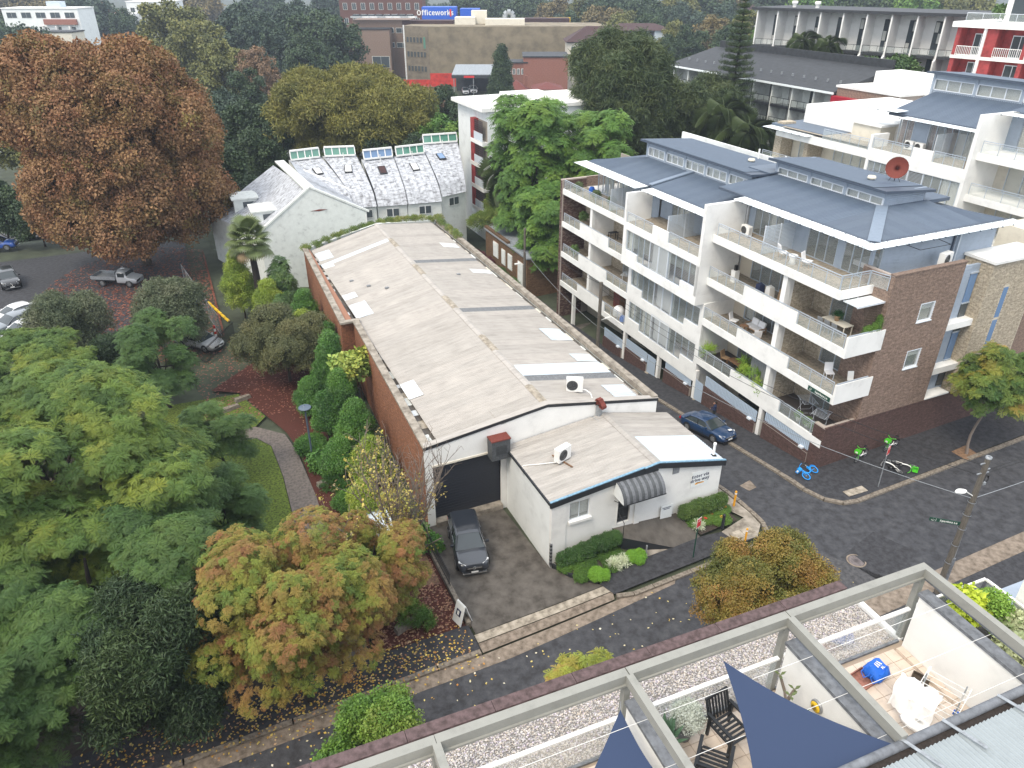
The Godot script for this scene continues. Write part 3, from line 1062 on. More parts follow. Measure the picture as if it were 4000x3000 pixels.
	for side in 2:
		for i in nL:
			var k0 := float(i) / nL
			var k1 := float(i + 1) / nL
			var rid0 := V(lerpf(17.87,18.15,k0),6.9,roof_z(k0))
			var rid1 := V(lerpf(17.87,18.15,k1),6.9,roof_z(k1))
			var e0: Vector3
			var e1: Vector3
			if side == 0:
				e0 = V(lerpf(10.92,10.75,k0),5.72,lerpf(-34.45,-72.9,k0))
				e1 = V(lerpf(10.92,10.75,k1),5.72,lerpf(-34.45,-72.9,k1))
			else:
				e0 = V(25.15,5.42,lerpf(-34.45,-78.0,k0))
				e1 = V(25.15,5.42,lerpf(-34.45,-78.0,k1))
			var mt: Material = [M.roof_old0,M.roof_old1,M.roof_old0,M.roof_old2,M.roof_old1][r.randi() % 5]
			if side == 0 and (i == 43): mt = M.roof_blue
			if side == 1 and (i == 34 or i == 19): mt = M.roof_clear
			if side == 1 and (i == 5 or i == 6): mt = M.roof_blue
			if side == 1 and i == 4: mt = M.roof_clear
			part(W,"roof_sheet",corr(rid0,rid1,e1,e0,0.2,0.028),mt)
	# later repair sheets laid over the old ones: side,z from,z to,slope from,slope to (0 ridge,1 eave),material
	for q in [[0,-69.3,-71.7,0.80,1.0,"roof_blue"],[0,-67.0,-68.2,0.86,1.0,"roof_white"],[0,-58.6,-59.8,0.84,1.0,"roof_white"],[0,-54.5,-57.4,0.80,1.0,"roof_blue"],[0,-40.4,-42.6,0.86,1.0,"roof_white"],
		[1,-68.2,-69.6,0.72,0.96,"roof_white"],[1,-60.1,-61.2,0.72,0.99,"roof_white"],[1,-44.4,-46.7,0.74,0.99,"roof_blue"],[1,-40.6,-41.9,0.76,0.99,"roof_blue"],[1,-35.0,-36.8,0.72,0.97,"roof_blue"],[0,-34.9,-36.0,0.4,0.46,"roof_old2"]]:
		var ex: float = 10.85 if q[0] == 0 else 25.15
		var ey: float = 5.72 if q[0] == 0 else 5.42
		var rid := V(17.95,6.93,0)
		var eav := V(ex,ey + 0.03,0)
		var a := rid.lerp(eav,q[3])
		var c := rid.lerp(eav,q[4])
		part(W,"repair_sheet",corr(V(a.x,a.y,q[1]),V(a.x,a.y,q[2]),V(c.x,c.y,q[2]),V(c.x,c.y,q[1]),0.2,0.028),M[q[5]])
	# ridge capping in lengths,with purlin bolts showing as faint rows
	for i in 15:
		var z0 := -34.4 - i * 2.72
		var z1 := z0 - 2.74
		var xx := 17.87 + i * 0.019
		var rm := MB.new()
		rm.quad(V(xx - 0.26,6.885 + (i % 2) * 0.006,z0),V(xx,6.96,z0),V(xx,6.96,z1),V(xx - 0.26,6.885 + (i % 2) * 0.006,z1))
		rm.quad(V(xx,6.96,z0),V(xx + 0.26,6.875,z0),V(xx + 0.26,6.875,z1),V(xx,6.96,z1))
		part(W,"ridge_cap",rm,M.roof_old1 if i % 3 else M.concrete_light)
	for q in [[14.5,-58.4],[13.3,-60.0],[12.3,-62.2],[21.4,-59.3]]:
		var yy: float = lerpf(6.9,5.72,(17.9 - q[0]) / 7.1) if q[0] < 18 else lerpf(6.9,5.42,(q[0] - 17.9) / 7.2)
		bx(W,"roof_vent",M.grey,V(q[0] - 0.16,yy + 0.0,q[1] - 0.1),V(q[0] + 0.16,yy + 0.14,q[1] + 0.1))
	# front gable wall with the vehicle door opening
	var fw := MB.new()
	fw.prism([V(9.86,-0.1,-34.5),V(10.33,-0.1,-34.5),V(10.33,4.5,-34.5),V(10.33,5.92,-34.5),V(9.86,5.85,-34.5)],V(0,0,0.13))
	fw.prism([V(10.33,4.5,-34.5),V(14.74,4.5,-34.5),V(14.74,6.35,-34.5),V(10.33,5.66,-34.5)],V(0,0,0.13))
	fw.prism([V(14.74,-0.1,-34.5),V(26.04,-0.1,-34.5),V(26.04,5.25,-34.5),V(17.87,6.8,-34.5),V(14.74,6.27,-34.5)],V(0,0,0.13))
	part(W,"front_wall",fw,M.white)
	for q in [[9.83,5.98,17.87,6.98],[17.87,6.98,26.1,5.46]]:
		var fm := MB.new()
		fm.hexa([V(q[0],q[1] - 0.22,-34.33),V(q[2],q[3] - 0.22,-34.33),V(q[2],q[3] - 0.22,-34.42),V(q[0],q[1] - 0.22,-34.42)],[V(q[0],q[1],-34.33),V(q[2],q[3],-34.33),V(q[2],q[3],-34.42),V(q[0],q[1],-34.42)])
		part(W,"barge_board",fm,M.fascia_dark)
		var sm := MB.new()
		sm.hexa([V(q[0],q[1],-34.30),V(q[2],q[3],-34.30),V(q[2],q[3],-34.75),V(q[0],q[1],-34.75)],[V(q[0],q[1] + 0.03,-34.30),V(q[2],q[3] + 0.03,-34.30),V(q[2],q[3] + 0.03,-34.75),V(q[0],q[1] + 0.03,-34.75)])
		part(W,"barge_cap",sm,M.roof_old1)
	# roller door of horizontal slats
	var door := Node3D.new()
	door.name = "roller_door"
	W.add_child(door)
	for i in 40:
		bx(door,"slat",M.roller,V(10.33,0.42 + i * 0.103,-34.66),V(14.74,0.42 + i * 0.103 + 0.094,-34.62 + 0.008 * (i % 2)))
	bx(W,"door_backing",M.black,V(10.3,0.0,-34.8),V(14.8,4.6,-34.7))
	bx(W,"threshold",M.concrete,V(10.33,0.0,-34.62),V(14.74,0.42,-34.1))
	bx(W,"door_lintel",M.cream,V(10.3,4.44,-34.42),V(14.78,4.56,-34.32))
	var box := thing("cooling_box","grey vented cooler box with rusty red top high on the white front wall","cooling unit",V(14.45,4.3,-34.0),0.0)
	bx(box,"casing",M.grey_box,V(-0.6,0,-0.36),V(0.6,1.35,0.36))
	bx(box,"top",M.rust,V(-0.63,1.35,-0.36),V(0.63,1.42,0.4))
	bx(box,"vent_opening",M.black_matt,V(-0.32,0.35,0.36),V(0.36,0.95,0.366))
	for i in 9: bx(box,"louvre",M.grey_box,V(-0.32,0.37 + i * 0.066,0.366),V(0.36,0.395 + i * 0.066,0.39))
	for i in 4: bx(box,"side_louvre",M.black_matt,V(0.6,0.3 + i * 0.2,-0.25),V(0.606,0.4 + i * 0.2,0.25))
	var dm := MB.new()
	var pts := []
	for i in 9:
		var a := PI * i / 8.0
		pts.append(V(0,0.75 + sin(a) * 0.34,0.33 - cos(a) * 0.33 - 0.33))
	var duct := thing("roof_duct","rusty gooseneck duct where the office roof meets the warehouse gable","duct",V(21.5,5.3,-34.25),0.25)
	dm.path([V(0,-0.05,-0.0),V(0,0.75,-0.0)],0.2,0.2,10)
	part(duct,"riser",dm,M.galv)
	var d2 := MB.new()
	for i in 8: d2.obox(Transform3D(Basis(Vector3.RIGHT,-PI * (i + 0.5) / 8.0),(pts[i] + pts[i + 1]) / 2.0),V(0.36,0.18,0.34))
	part(duct,"elbow",d2,M.rust)
	bx(duct,"flashing_plate",M.galv,V(-0.5,-0.08,-0.15),V(0.4,0.02,0.6))
	ac_unit("white split-system condenser standing on the big roof beside the rusty duct",V(20.7,6.33,-36.1),-0.5,"roof air conditioners",1.25)
	var pipe := MB.new()
	pipe.path([V(21.0,6.5,-35.9),V(21.25,6.55,-35.6),V(21.4,6.45,-35.2),V(21.38,6.2,-34.9)],0.035,0.035,6)
	solo("refrigerant_pipe",pipe,M.white_plastic,"white insulated pipe looping from the roof condenser to the duct","pipe")
	# ivy along the rear parapet
	var lob := []
	for i in 16:
		var t := i / 15.0
		lob.append([V(lerpf(10.4,26.2,t),lerpf(5.9,5.7,t) + 0.9 * sin(PI * t) * (1.0 if t < 0.9 else 0.4),lerpf(-73.3,-78.6,t)),V(0.55,0.28,0.4)])
	for i in 6: lob.append([V(25.9,5.75,-78.0 + i * 1.3),V(0.4,0.16,0.7)])
	shrub("creeper","green creeper spilling along the rear parapet of the warehouse",V(0,0,0),lob,420,"fine",0.26,P([[0.05,0.09,0.02],[0.12,0.17,0.035],[0.2,0.2,0.05]]),61,"","leaf","creeper")

func office():
	var O := thing("office","white painted office annex with black edged corrugated roof","building",V(0,0,0))
	var x0 := 15.12
	var x1 := 26.8
	var zf := -28.25
	var zb := -34.34
	var fw := MB.new()
	# front wall in pieces round window and door
	var top := func(x: float) -> float: return (lerpf(4.5,5.15,(x - x0) / (21.9 - x0)) if x < 21.9 else lerpf(5.15,3.95,(x - 21.9) / (x1 - 21.9)))
	var cuts := [x0,16.27,17.55,19.44,20.33,21.9,x1]
	for i in 6:
		var a: float = cuts[i]
		var b: float = cuts[i + 1]
		if i == 1:
			fw.prism([V(a,-0.1,zf - 0.2),V(b,-0.1,zf - 0.2),V(b,2.98,zf - 0.2),V(a,2.98,zf - 0.2)],V(0,0,0.2))
			fw.prism([V(a,4.23,zf - 0.2),V(b,4.23,zf - 0.2),V(b,top.call(b),zf - 0.2),V(a,top.call(a),zf - 0.2)],V(0,0,0.2))
		elif i == 3:
			fw.prism([V(a,-0.1,zf - 0.2),V(b,-0.1,zf - 0.2),V(b,1.66,zf - 0.2),V(a,1.66,zf - 0.2)],V(0,0,0.2))
			fw.prism([V(a,3.75,zf - 0.2),V(b,3.75,zf - 0.2),V(b,top.call(b),zf - 0.2),V(a,top.call(a),zf - 0.2)],V(0,0,0.2))
		else:
			fw.prism([V(a,-0.1,zf - 0.2),V(b,-0.1,zf - 0.2),V(b,top.call(b),zf - 0.2),V(a,top.call(a),zf - 0.2)],V(0,0,0.2))
	part(O,"front_wall",fw,M.white)
	bx(O,"pilaster",M.white,V(x0,-0.1,zf),V(16.05,4.48,zf + 0.05))
	bx(O,"pilaster",M.white,V(20.62,1.2,zf),V(21.0,4.9,zf + 0.08))
	var sw := MB.new()
	sw.box(V(x0,-0.1,zb),V(x0 + 0.2,4.5,zf - 0.2))
	part(O,"side_wall",sw,M.white_cool)
	var s2 := MB.new()
	s2.box(V(x1 - 0.2,-2,zb),V(x1,3.95,zf - 0.2))
	part(O,"side_wall",s2,M.white_cool)
	# roof sheets across each slope
	var n := 16
	var r := RandomNumberGenerator.new()
	r.seed = 5
	for i in n:
		var z0 := lerpf(zf + 0.12,zb + 0.05,float(i) / n)
		var z1 := lerpf(zf + 0.12,zb + 0.05,float(i + 1) / n)
		part(O,"roof_sheet",corr(V(21.9,5.4,z0),V(21.9,5.4,z1),V(x0 - 0.12,4.74,z1),V(x0 - 0.12,4.74,z0),0.19,0.018),[M.roof_old0,M.roof_old1,M.roof_old2][r.randi() % 3])
		part(O,"roof_sheet",corr(V(21.9,5.4,z0),V(21.9,5.4,z1),V(x1 + 0.1,4.17,z1),V(x1 + 0.1,4.17,z0),0.19,0.018),M.roof_blue if i < 8 else [M.roof_old0,M.roof_old1,M.roof_old2][r.randi() % 3])
	var rc := MB.new()
	rc.quad(V(21.62,5.4,zf + 0.14),V(21.9,5.47,zf + 0.14),V(21.9,5.47,zb + 0.1),V(21.62,5.4,zb + 0.1))
	rc.quad(V(21.9,5.47,zf + 0.14),V(22.2,5.37,zf + 0.14),V(22.2,5.37,zb + 0.1),V(21.9,5.47,zb + 0.1))
	part(O,"ridge_cap",rc,M.roof_old2)
	bx(O,"wall_flashing",M.white_old,V(15.3,4.6,zb - 0.0),V(21.9,4.7,zb + 0.06))
	# stepped black fascia with blue flashing on top
	for q in [[x0 - 0.13,4.72,16.1,4.83,0.0],[16.1,4.86,21.0,5.34,0.03],[21.0,5.3,21.95,5.43,0.06],[21.95,5.43,x1 + 0.12,4.2,0.06]]:
		var fm := MB.new()
		var z0: float = zf + 0.14 + q[4]
		fm.hexa([V(q[0],q[1] - 0.36,z0),V(q[2],q[3] - 0.36,z0),V(q[2],q[3] - 0.36,z0 - 0.13),V(q[0],q[1] - 0.36,z0 - 0.13)],[V(q[0],q[1],z0),V(q[2],q[3],z0),V(q[2],q[3],z0 - 0.13),V(q[0],q[1],z0 - 0.13)])
		part(O,"fascia",fm,M.fascia_dark)
		var bm := MB.new()
		bm.hexa([V(q[0],q[1] + 0.002,z0 - 0.02),V(q[2],q[3] + 0.002,z0 - 0.02),V(q[2],q[3] + 0.002,z0 - 0.16),V(q[0],q[1] + 0.002,z0 - 0.16)],[V(q[0],q[1] + 0.05,z0 - 0.02),V(q[2],q[3] + 0.05,z0 - 0.02),V(q[2],q[3] + 0.05,z0 - 0.16),V(q[0],q[1] + 0.05,z0 - 0.16)])
		part(O,"flashing",bm,M.blue_flash)
	var gm := MB.new()
	gm.box(V(x0 - 0.2,4.58,zb + 0.1),V(x0 - 0.06,4.72,zf + 0.1))
	part(O,"gutter",gm,M.fascia_dark)
	# window
	var w := Node3D.new()
	w.name = "window"
	O.add_child(w)
	bx(w,"sill",M.white,V(16.2,2.82,zf - 0.1),V(17.65,2.985,zf + 0.16))
	for a in [[16.27,2.98,16.32,4.23],[17.5,2.98,17.55,4.23],[16.89,2.98,16.93,4.23],[16.32,2.985,17.5,3.03],[16.32,4.18,17.5,4.228]]:
		bx(w,"frame",M.alu_white,V(a[0],a[1],zf - 0.12),V(a[2],a[3],zf - 0.07))
	bx(w,"pane",M.glass,V(16.32,3.03,zf - 0.1),V(16.89,4.18,zf - 0.092))
	bx(w,"pane",M.glass,V(16.93,3.03,zf - 0.1),V(17.5,4.18,zf - 0.092))
	bx(w,"blind",M.curtain,V(16.3,3.2,zf - 0.19),V(17.5,4.2,zf - 0.17))
	bx(O,"room_shade",M.room,V(16.0,2.7,zf - 0.6),V(17.8,4.3,zf - 0.55))
	# security door
	var d := Node3D.new()
	d.name = "door"
	O.add_child(d)
	bx(d,"leaf_panel",M.black,V(19.47,1.68,zf - 0.16),V(20.3,3.74,zf - 0.12))
	for i in 9: bx(d,"bar",M.grey_box,V(19.5 + i * 0.094,1.75,zf - 0.115),V(19.515 + i * 0.094,3.7,zf - 0.1))
	for yy in [1.7,1.95,2.7,3.68]: bx(d,"rail",M.grey_box,V(19.48,yy,zf - 0.117),V(20.29,yy + 0.03,zf - 0.098))
	bx(d,"jamb",M.white,V(19.4,1.66,zf - 0.2),V(19.46,3.8,zf + 0.03))
	# curved awning
	var aw := Node3D.new()
	aw.name = "awning"
	O.add_child(aw)
	var rows := []
	for i in 10:
		var a := PI * 0.5 * i / 9.0
		rows.append([sin(a) * 1.1,4.95 - (1.0 - cos(a)) * 1.0])
	for s in 14:
		var xa := 19.1 + s * 0.2
		var am := MB.new()
		var l := []
		for q in rows: l.append([V(xa,q[1],zf + q[0] + 0.02),V(xa + 0.17,q[1],zf + q[0] + 0.02),V(xa + 0.19,q[1] + 0.02,zf + q[0] + 0.035)])
		am.loft(l,false)
		part(aw,"ribbed_panel",am,M.cap_grey if s % 2 else M.grey_box)
	for xa in [19.1,21.9]:
		var em := MB.new()
		var poly := [V(xa,3.95,zf)]
		for q in rows: poly.insert(1,V(xa,q[1] - 0.005,zf + q[0]))
		em.fan(poly)
		part(aw,"end_panel",em,M.white_cool)
	bx(aw,"front_lip",M.fascia_dark,V(19.06,3.9,zf + 1.09),V(21.94,3.97,zf + 1.13))
	bx(aw,"top_flashing",M.fascia_dark,V(19.05,4.94,zf + 0.01),V(21.95,5.0,zf + 0.18))
	var st := MB.new()
	st.beam(V(19.15,3.95,zf + 1.05),V(19.15,3.55,zf + 0.05),0.03,0.03)
	part(aw,"stay",st,M.fascia_dark)
	bx(O,"wall_vent",M.grey,V(23.1,4.2,zf + 0.0),V(23.56,4.72,zf + 0.03))
	for i in 6: bx(O,"vent_slat",M.galv,V(23.12,4.24 + i * 0.08,zf + 0.03),V(23.54,4.28 + i * 0.08,zf + 0.045))
	# corner guard
	for i in 13: bx(O,"corner_guard",M.black if i % 2 else M.grey,V(x0 - 0.03,0.1 + i * 0.13,zf - 0.06),V(x0 + 0.09,0.215 + i * 0.13,zf + 0.08))
	# signs
	var sg := thing("wall_sign","white sign reading Enter via drive way with an orange arrow","sign",V(25.22,3.28,zf + 0.01))
	bx(sg,"board",M.white_cool,V(-0.62,-0.55,0),V(0.62,0.55,0.02))
	text(sg,"Enter via",0.3,M.cloth_navy,Transform3D(Basis(),V(0,0.22,0.024)))
	text(sg,"drive way",0.3,M.cloth_navy,Transform3D(Basis(),V(0,-0.07,0.024)))
	var ar := MB.new()
	ar.prism([V(-0.36,-0.33,0.021),V(-0.22,-0.42,0.021),V(-0.22,-0.36,0.021),V(0.32,-0.36,0.021),V(0.32,-0.30,0.021),V(-0.22,-0.30,0.021),V(-0.22,-0.24,0.021)],V(0,0,0.008))
	part(sg,"arrow",ar,M.orange_paint)
	var s3 := thing("wall_sign","small white notice board leaning at the wall base right of the door","sign",V(22.92,1.06,zf + 0.12))
	bx(s3,"board",M.white_cool,V(-0.42,0,-0.02),V(0.42,0.98,0.02))
	for q in [[-0.34,0.3,0.80],[-0.24,0.22,0.70]]: bx(s3,"print_line",M.cloth_navy,V(q[0],q[2],0.02),V(q[1],q[2] + 0.05,0.023))
	ac_unit("white condenser with barred face standing on the small office roof",V(17.3,5.02,-31.2),0.35,"roof air conditioners",1.2)
	var rail := MB.new()
	rail.beam(V(17.0,5.0,-31.9),V(17.5,5.03,-30.3),0.08,0.06)
	solo("condenser_skid",rail,M.timber,"old timber skid under the condenser on the office roof","timber skid")
	var cab := MB.new()
	cab.path([V(17.0,5.1,-31.0),V(16.0,4.9,-31.5),V(15.1,4.8,-31.9)],0.03,0.03,5)
	cab.path([V(15.1,4.8,-31.9),V(14.98,4.6,-31.9),V(15.05,4.2,-31.85)],0.03,0.03,5)
	solo("refrigerant_pipe",cab,M.white_plastic,"white pipe running from the office roof condenser to the eave","pipe")
	var pv := thing("vent_pipe","short white capped vent pipe at the right corner of the office roof","vent pipe",V(26.45,4.25,-28.75))
	var pm := MB.new()
	pm.lathe([Vector2(0.0,0.95),Vector2(0.085,0.95),Vector2(0.1,0.9),Vector2(0.1,0.8),Vector2(0.08,0.79),Vector2(0.08,0.0)],12)
	part(pv,"pipe",pm,M.white_plastic)
	var bm2 := MB.new()
	bm2.lathe([Vector2(0.08,0.12),Vector2(0.2,0.02),Vector2(0.22,-0.03)],12)
	part(pv,"boot",bm2,M.black_matt)
	# porch slab and ramp
	var pr := MB.new()
	var A := V(19.2,1.45,zf + 0.0)
	var B := V(23.75,1.08,zf + 0.0)
	var C := V(24.35,0.40,-26.45)
	var D := V(22.4,0.32,-26.3)
	var E2 := V(19.35,1.35,-27.35)
	var Fq := V(21.3,1.3,zf)
	pr.tri(A,E2,Fq)
	pr.tri(E2,D,Fq)
	pr.tri(Fq,D,B)
	pr.tri(D,C,B)
	struct("ramp",pr,M.concrete_wet)
	var pf := MB.new()
	for q in [[A,E2],[E2,D]]:
		pf.quad(V(q[0].x,0.0,q[0].z),V(q[1].x,0.0,q[1].z),q[1] + V(0,0.04,0),q[0] + V(0,0.04,0))
	struct("ramp_wall",pf,M.fascia_dark)
	var sl := MB.new()
	sl.tri(V(19.4,0.42,-27.3),V(20.5,0.28,-26.4),V(22.4,0.30,-26.3))
	struct("ramp_apron",sl,M.concrete)
	var hr := thing("handrail","thin dark handrail standing at the edge of the door ramp","handrail",V(19.42,1.35,-27.4))
	var hm := MB.new()
	hm.path([V(0,0,0),V(0,1.05,0),V(0.02,1.35,-0.75)],0.022,0.022,6)
	part(hr,"rail",hm,M.black)
	var wb := MB.new()
	wb.path([V(0.02,1.35,-0.75),V(0.1,1.32,-0.85)],0.02,0.02,6)
	part(hr,"wall_bracket",wb,M.black)
	# left garden
	var g1 := MB.new()
	var gp := [V(15.35,0.3,-28.2),V(15.75,0.32,-26.95),V(16.85,0.34,-25.85),V(17.65,0.36,-26.2),V(20.45,0.45,-26.5),V(19.3,0.55,-27.4),V(19.2,0.6,-28.2)]
	g1.fan(gp)
	struct("garden_soil",g1,M.soil)
	var rt := MB.new()
	for i in range(1,5):
		var a: Vector3 = gp[i]
		var b: Vector3 = gp[i + 1] if i < 4 else gp[4]
		if i < 4: rt.beam(V(a.x,0.22,a.z),V(b.x,0.26,b.z),0.12,0.34)
	rt.beam(V(15.2,0.2,-28.1),V(15.75,0.22,-26.95),0.12,0.3)
	struct("garden_edge",rt,M.fascia_dark)
	var g2 := MB.new()
	g2.fan([V(23.8,1.0,-28.2),V(24.4,0.5,-26.5),V(27.3,0.5,-26.7),V(27.0,0.9,-28.2)])
	struct("garden_soil",g2,M.soil)
	# groundcover,hedges,flowers
	var gcol := P([[0.045,0.10,0.015],[0.07,0.15,0.02],[0.12,0.2,0.03]])
	var lob := []
	r.seed = 12
	for i in 26: lob.append([V(r.randf_range(15.8,19.2),0.40,r.randf_range(-27.9,-26.3)),V(0.5,0.14,0.4)])
	shrub("ground_cover","low green groundcover filling the left garden below the window",V(0,0,0),lob,1500,"small",0.16,gcol,21,"","leaf","ground cover")
	lob = []
	for i in 26: lob.append([V(r.randf_range(24.5,27.0),0.78,r.randf_range(-27.9,-26.8)),V(0.45,0.12,0.4)])
	shrub("ground_cover","low green groundcover in the right garden by the lane corner",V(0,0,0),lob,1300,"small",0.16,gcol,22,"","leaf","ground cover")
	lob = []
	var hc := P([[0.022,0.055,0.012],[0.035,0.085,0.018],[0.06,0.13,0.025]])
	for i in 9: lob.append([V(15.7 + i * 0.42,0.75 + 0.05 * i + r.randf() * 0.12,zf + 0.5 + r.randf() * 0.1),V(0.38,0.5,0.36)])
	shrub("hedge","clipped dark green hedge under the window of the white office",V(0,0,0),lob,1500,"fine",0.15,hc,23,"office hedges","leaf_gloss","hedge")
	lob = []
	for i in 8: lob.append([V(24.05 + i * 0.38,1.35 + r.randf() * 0.15,zf + 0.45 + r.randf() * 0.1),V(0.36,0.46,0.34)])
	shrub("hedge","dark green hedge against the wall below the Enter via sign",V(0,0,0),lob,1400,"fine",0.15,P([[0.03,0.06,0.012],[0.05,0.10,0.018],[0.1,0.15,0.03]]),24,"office hedges","leaf_gloss","hedge")
	var bright := P([[0.10,0.24,0.02],[0.17,0.34,0.03]])
	var k := 0
	for q in [[16.95,-26.1,0.42,"round bright lime green shrub at the driveway corner of the garden"],[17.35,-25.95,0.3,"small lime green shrub between the corner shrub and the striped tufts"],[19.55,-26.55,0.36,"lime green shrub beside the striped tufts near the ramp"],[20.05,-26.5,0.34,"lime green shrub at the ramp end of the garden edge"],[19.85,-26.2,0.26,"lime green shrub hanging over the dark garden edge"]]:
		shrub("lime_shrub",q[3],V(q[0],0.38,q[1]),[[V(0,q[2] * 0.5,0),V(q[2],q[2] * 0.8,q[2])]],170,"small",0.14,bright,30 + k,"lime green shrubs","leaf","shrub")
		k += 1
	for q in [[18.3,-26.45,0.38,"white striped grassy tuft at the middle of the garden edge"],[18.95,-26.5,0.38,"white striped grassy tuft nearer the lime shrubs"],[26.6,-27.9,0.95,"white striped tuft by the right garden hedge end"],[24.6,-27.0,0.62,"small white striped tuft at the left edge of the right garden"]]:
		shrub("striped_tuft",q[3],V(q[0],q[2],q[1]),[[V(0,0.1,0),V(0.12,0.1,0.12)]],16,"tuft",0.36,P([[0.5,0.55,0.42],[0.6,0.62,0.5],[0.2,0.3,0.12]]),40 + k,"striped tufts","leaf","grass tuft")
		k += 1
	for q in [[25.2,-27.2,"sign_red","pink flower near the red street sign in the right garden"],[26.2,-26.9,"orange_paint","orange flower at the front of the right garden"],[27.0,-27.6,"orange_paint","orange flower near the lane end of the right garden"],[25.8,-27.4,"sign_red","pink flower in the middle of the right garden"]]:
		var fl := thing("flower",q[3],"flower",V(q[0],0.85,q[1]),0.0,"garden flowers")
		var fm := MB.new()
		for i in 6:
			var a := TAU * i / 6.0
			leaf(fm,V(0,0.1,0),V(cos(a),0.5,sin(a)).normalized(),V(-sin(a),0,cos(a)),0.14,0.06)
		part(fl,"petals",fm,M[q[2]])
		var sm2 := MB.new()
		sm2.tube(V(0,-0.15,0),V(0,0.1,0),0.008,0.008,4)
		part(fl,"stem",sm2,M.frond)
# ---------- apartments beside the lane ----------
func node(par: Node,nm: String) -> Node3D:
	var o := Node3D.new()
	o.name = nm
	par.add_child(o,true)
	return o

# glass balustrade from a to b (points at floor level)
func balustrade(par: Node,a: Vector3,b: Vector3,n: int,h := 0.95,rail: Material = null,nm := "balustrade"):
	var R: Node = node(par,nm)
	var mt: Material = rail if rail else M.alu
	var d := (b - a).normalized()
	var tr := MB.new()
	tr.beam(a + V(0,h,0),b + V(0,h,0),0.07,0.05)
	part(R,"handrail",tr,mt)
	var lr := MB.new()
	lr.beam(a + V(0,h - 0.14,0),b + V(0,h - 0.14,0),0.03,0.035)
	part(R,"rail",lr,mt)
	for i in n + 1:
		var p := a.lerp(b,float(i) / n)
		var pm := MB.new()
		pm.beam(p,p + V(0,h - 0.03,0),0.04,0.04)
		part(R,"post",pm,mt)
		if i < n:
			var q := a.lerp(b,float(i + 1) / n)
			var gm := MB.new()
			gm.beam(p.lerp(q,0.03) + V(0,(h - 0.16) / 2.0 + 0.01,0),p.lerp(q,0.97) + V(0,(h - 0.16) / 2.0 + 0.01,0),0.012,h - 0.19)
			part(R,"pane",gm,M.glass_clear)
	return R

# glazing in the plane x = X (facing -X) between z0 < z1
func glz(par: Node,X: float,z0: float,z1: float,y0: float,y1: float,n: int,o := {}):
	var W: Node = node(par,o.get("nm","window"))
	var fm: Material = o.get("frame",M.alu)
	var f := 0.055
	bx(W,"frame",fm,V(X,y0,z0),V(X + 0.08,y0 + f,z1))
	bx(W,"frame",fm,V(X,y1 - f,z0),V(X + 0.08,y1,z1))
	for i in n + 1:
		var zz := lerpf(z0,z1,float(i) / n)
		bx(W,"frame",fm,V(X - 0.004,y0 + f,zz - f / 2),V(X + 0.084,y1 - f,zz + f / 2))
	for i in n:
		var a := lerpf(z0,z1,float(i) / n) + f / 2
		var b := lerpf(z0,z1,float(i + 1) / n) - f / 2
		var lv: Array = o.get("louvre",[])
		var top := y1 - f
		var bot := y0 + f
		if i in lv:
			var ly: float = o.get("ly",(y0 + y1) / 2.0)
			var k := 0
			var yy := bot + 0.03
			while yy < ly:
				var bm := MB.new()
				bm.obox(Transform3D(Basis(Vector3.BACK,-0.55),V(X + 0.02,yy,(a + b) / 2.0)),V(0.13,0.012,b - a - 0.01))
				part(W,"louvre_blade",bm,M.louvre)
				yy += 0.125
			bot = ly
		bx(W,"pane",M.glass,V(X + 0.03,bot,a),V(X + 0.042,top,b))
		if o.has("curtain") and i in o.curtain:
			var cm := MB.new()
			var rows := []
			var segs := maxi(4,int((b - a) / 0.06))
			var l0 := []
			var l1 := []
			for s in segs + 1:
				var zz := lerpf(a,b,float(s) / segs)
				var off := 0.03 * sin(s * 1.7)
				l0.append(V(X + 0.24 + off,y0 + 0.05,zz))
				l1.append(V(X + 0.24 + off,y1 - 0.05,zz))
			cm.loft([l0,l1],false)
			part(W,"curtain",cm,o.get("cmat",M.curtain))
	return W

# slatted sliding shutter in the plane x = X
func shutter(par: Node,X: float,z0: float,z1: float,y0: float,y1: float):
	for k in 2:
		var a := lerpf(z0,z1,k * 0.5) + 0.02
		var b := lerpf(z0,z1,k * 0.5 + 0.5) - 0.02
		var S: Node = node(par,"shutter")
		for zz in [a,b - 0.05]: bx(S,"stile",M.alu_white,V(X - 0.05,y0,zz),V(X + 0.0,y1,zz + 0.05))
		bx(S,"rail",M.alu_white,V(X - 0.05,y0,a + 0.05),V(X,y0 + 0.06,b - 0.05))
		bx(S,"rail",M.alu_white,V(X - 0.05,y1 - 0.06,a + 0.05),V(X,y1,b - 0.05))
		var n := int((y1 - y0 - 0.12) / 0.105)
		for i in n:
			var bm := MB.new()
			bm.obox(Transform3D(Basis(Vector3.BACK,-0.6),V(X - 0.025,y0 + 0.11 + i * 0.105,(a + b) / 2.0)),V(0.085,0.014,b - a - 0.1))
			part(S,"slat",bm,M.louvre)

# ribbed privacy screen across a terrace at z
func privacy(par: Node,z: float,x0: float,x1: float,y0: float,h: float):
	var S: Node = node(par,"privacy_screen")
	bx(S,"post",M.alu_white,V(x0,y0,z - 0.03),V(x0 + 0.06,y0 + h,z + 0.03))
	bx(S,"post",M.alu_white,V((x0 + x1) / 2.0,y0,z - 0.03),V((x0 + x1) / 2.0 + 0.05,y0 + h,z + 0.03))
	var n := int(h / 0.10)
	for i in n:
		var bm := MB.new()
		bm.obox(Transform3D(Basis(Vector3.RIGHT,0.5),V((x0 + x1) / 2.0,y0 + 0.05 + i * 0.1,z)),V(x1 - x0,0.088,0.02))
		part(S,"slat",bm,M.louvre)

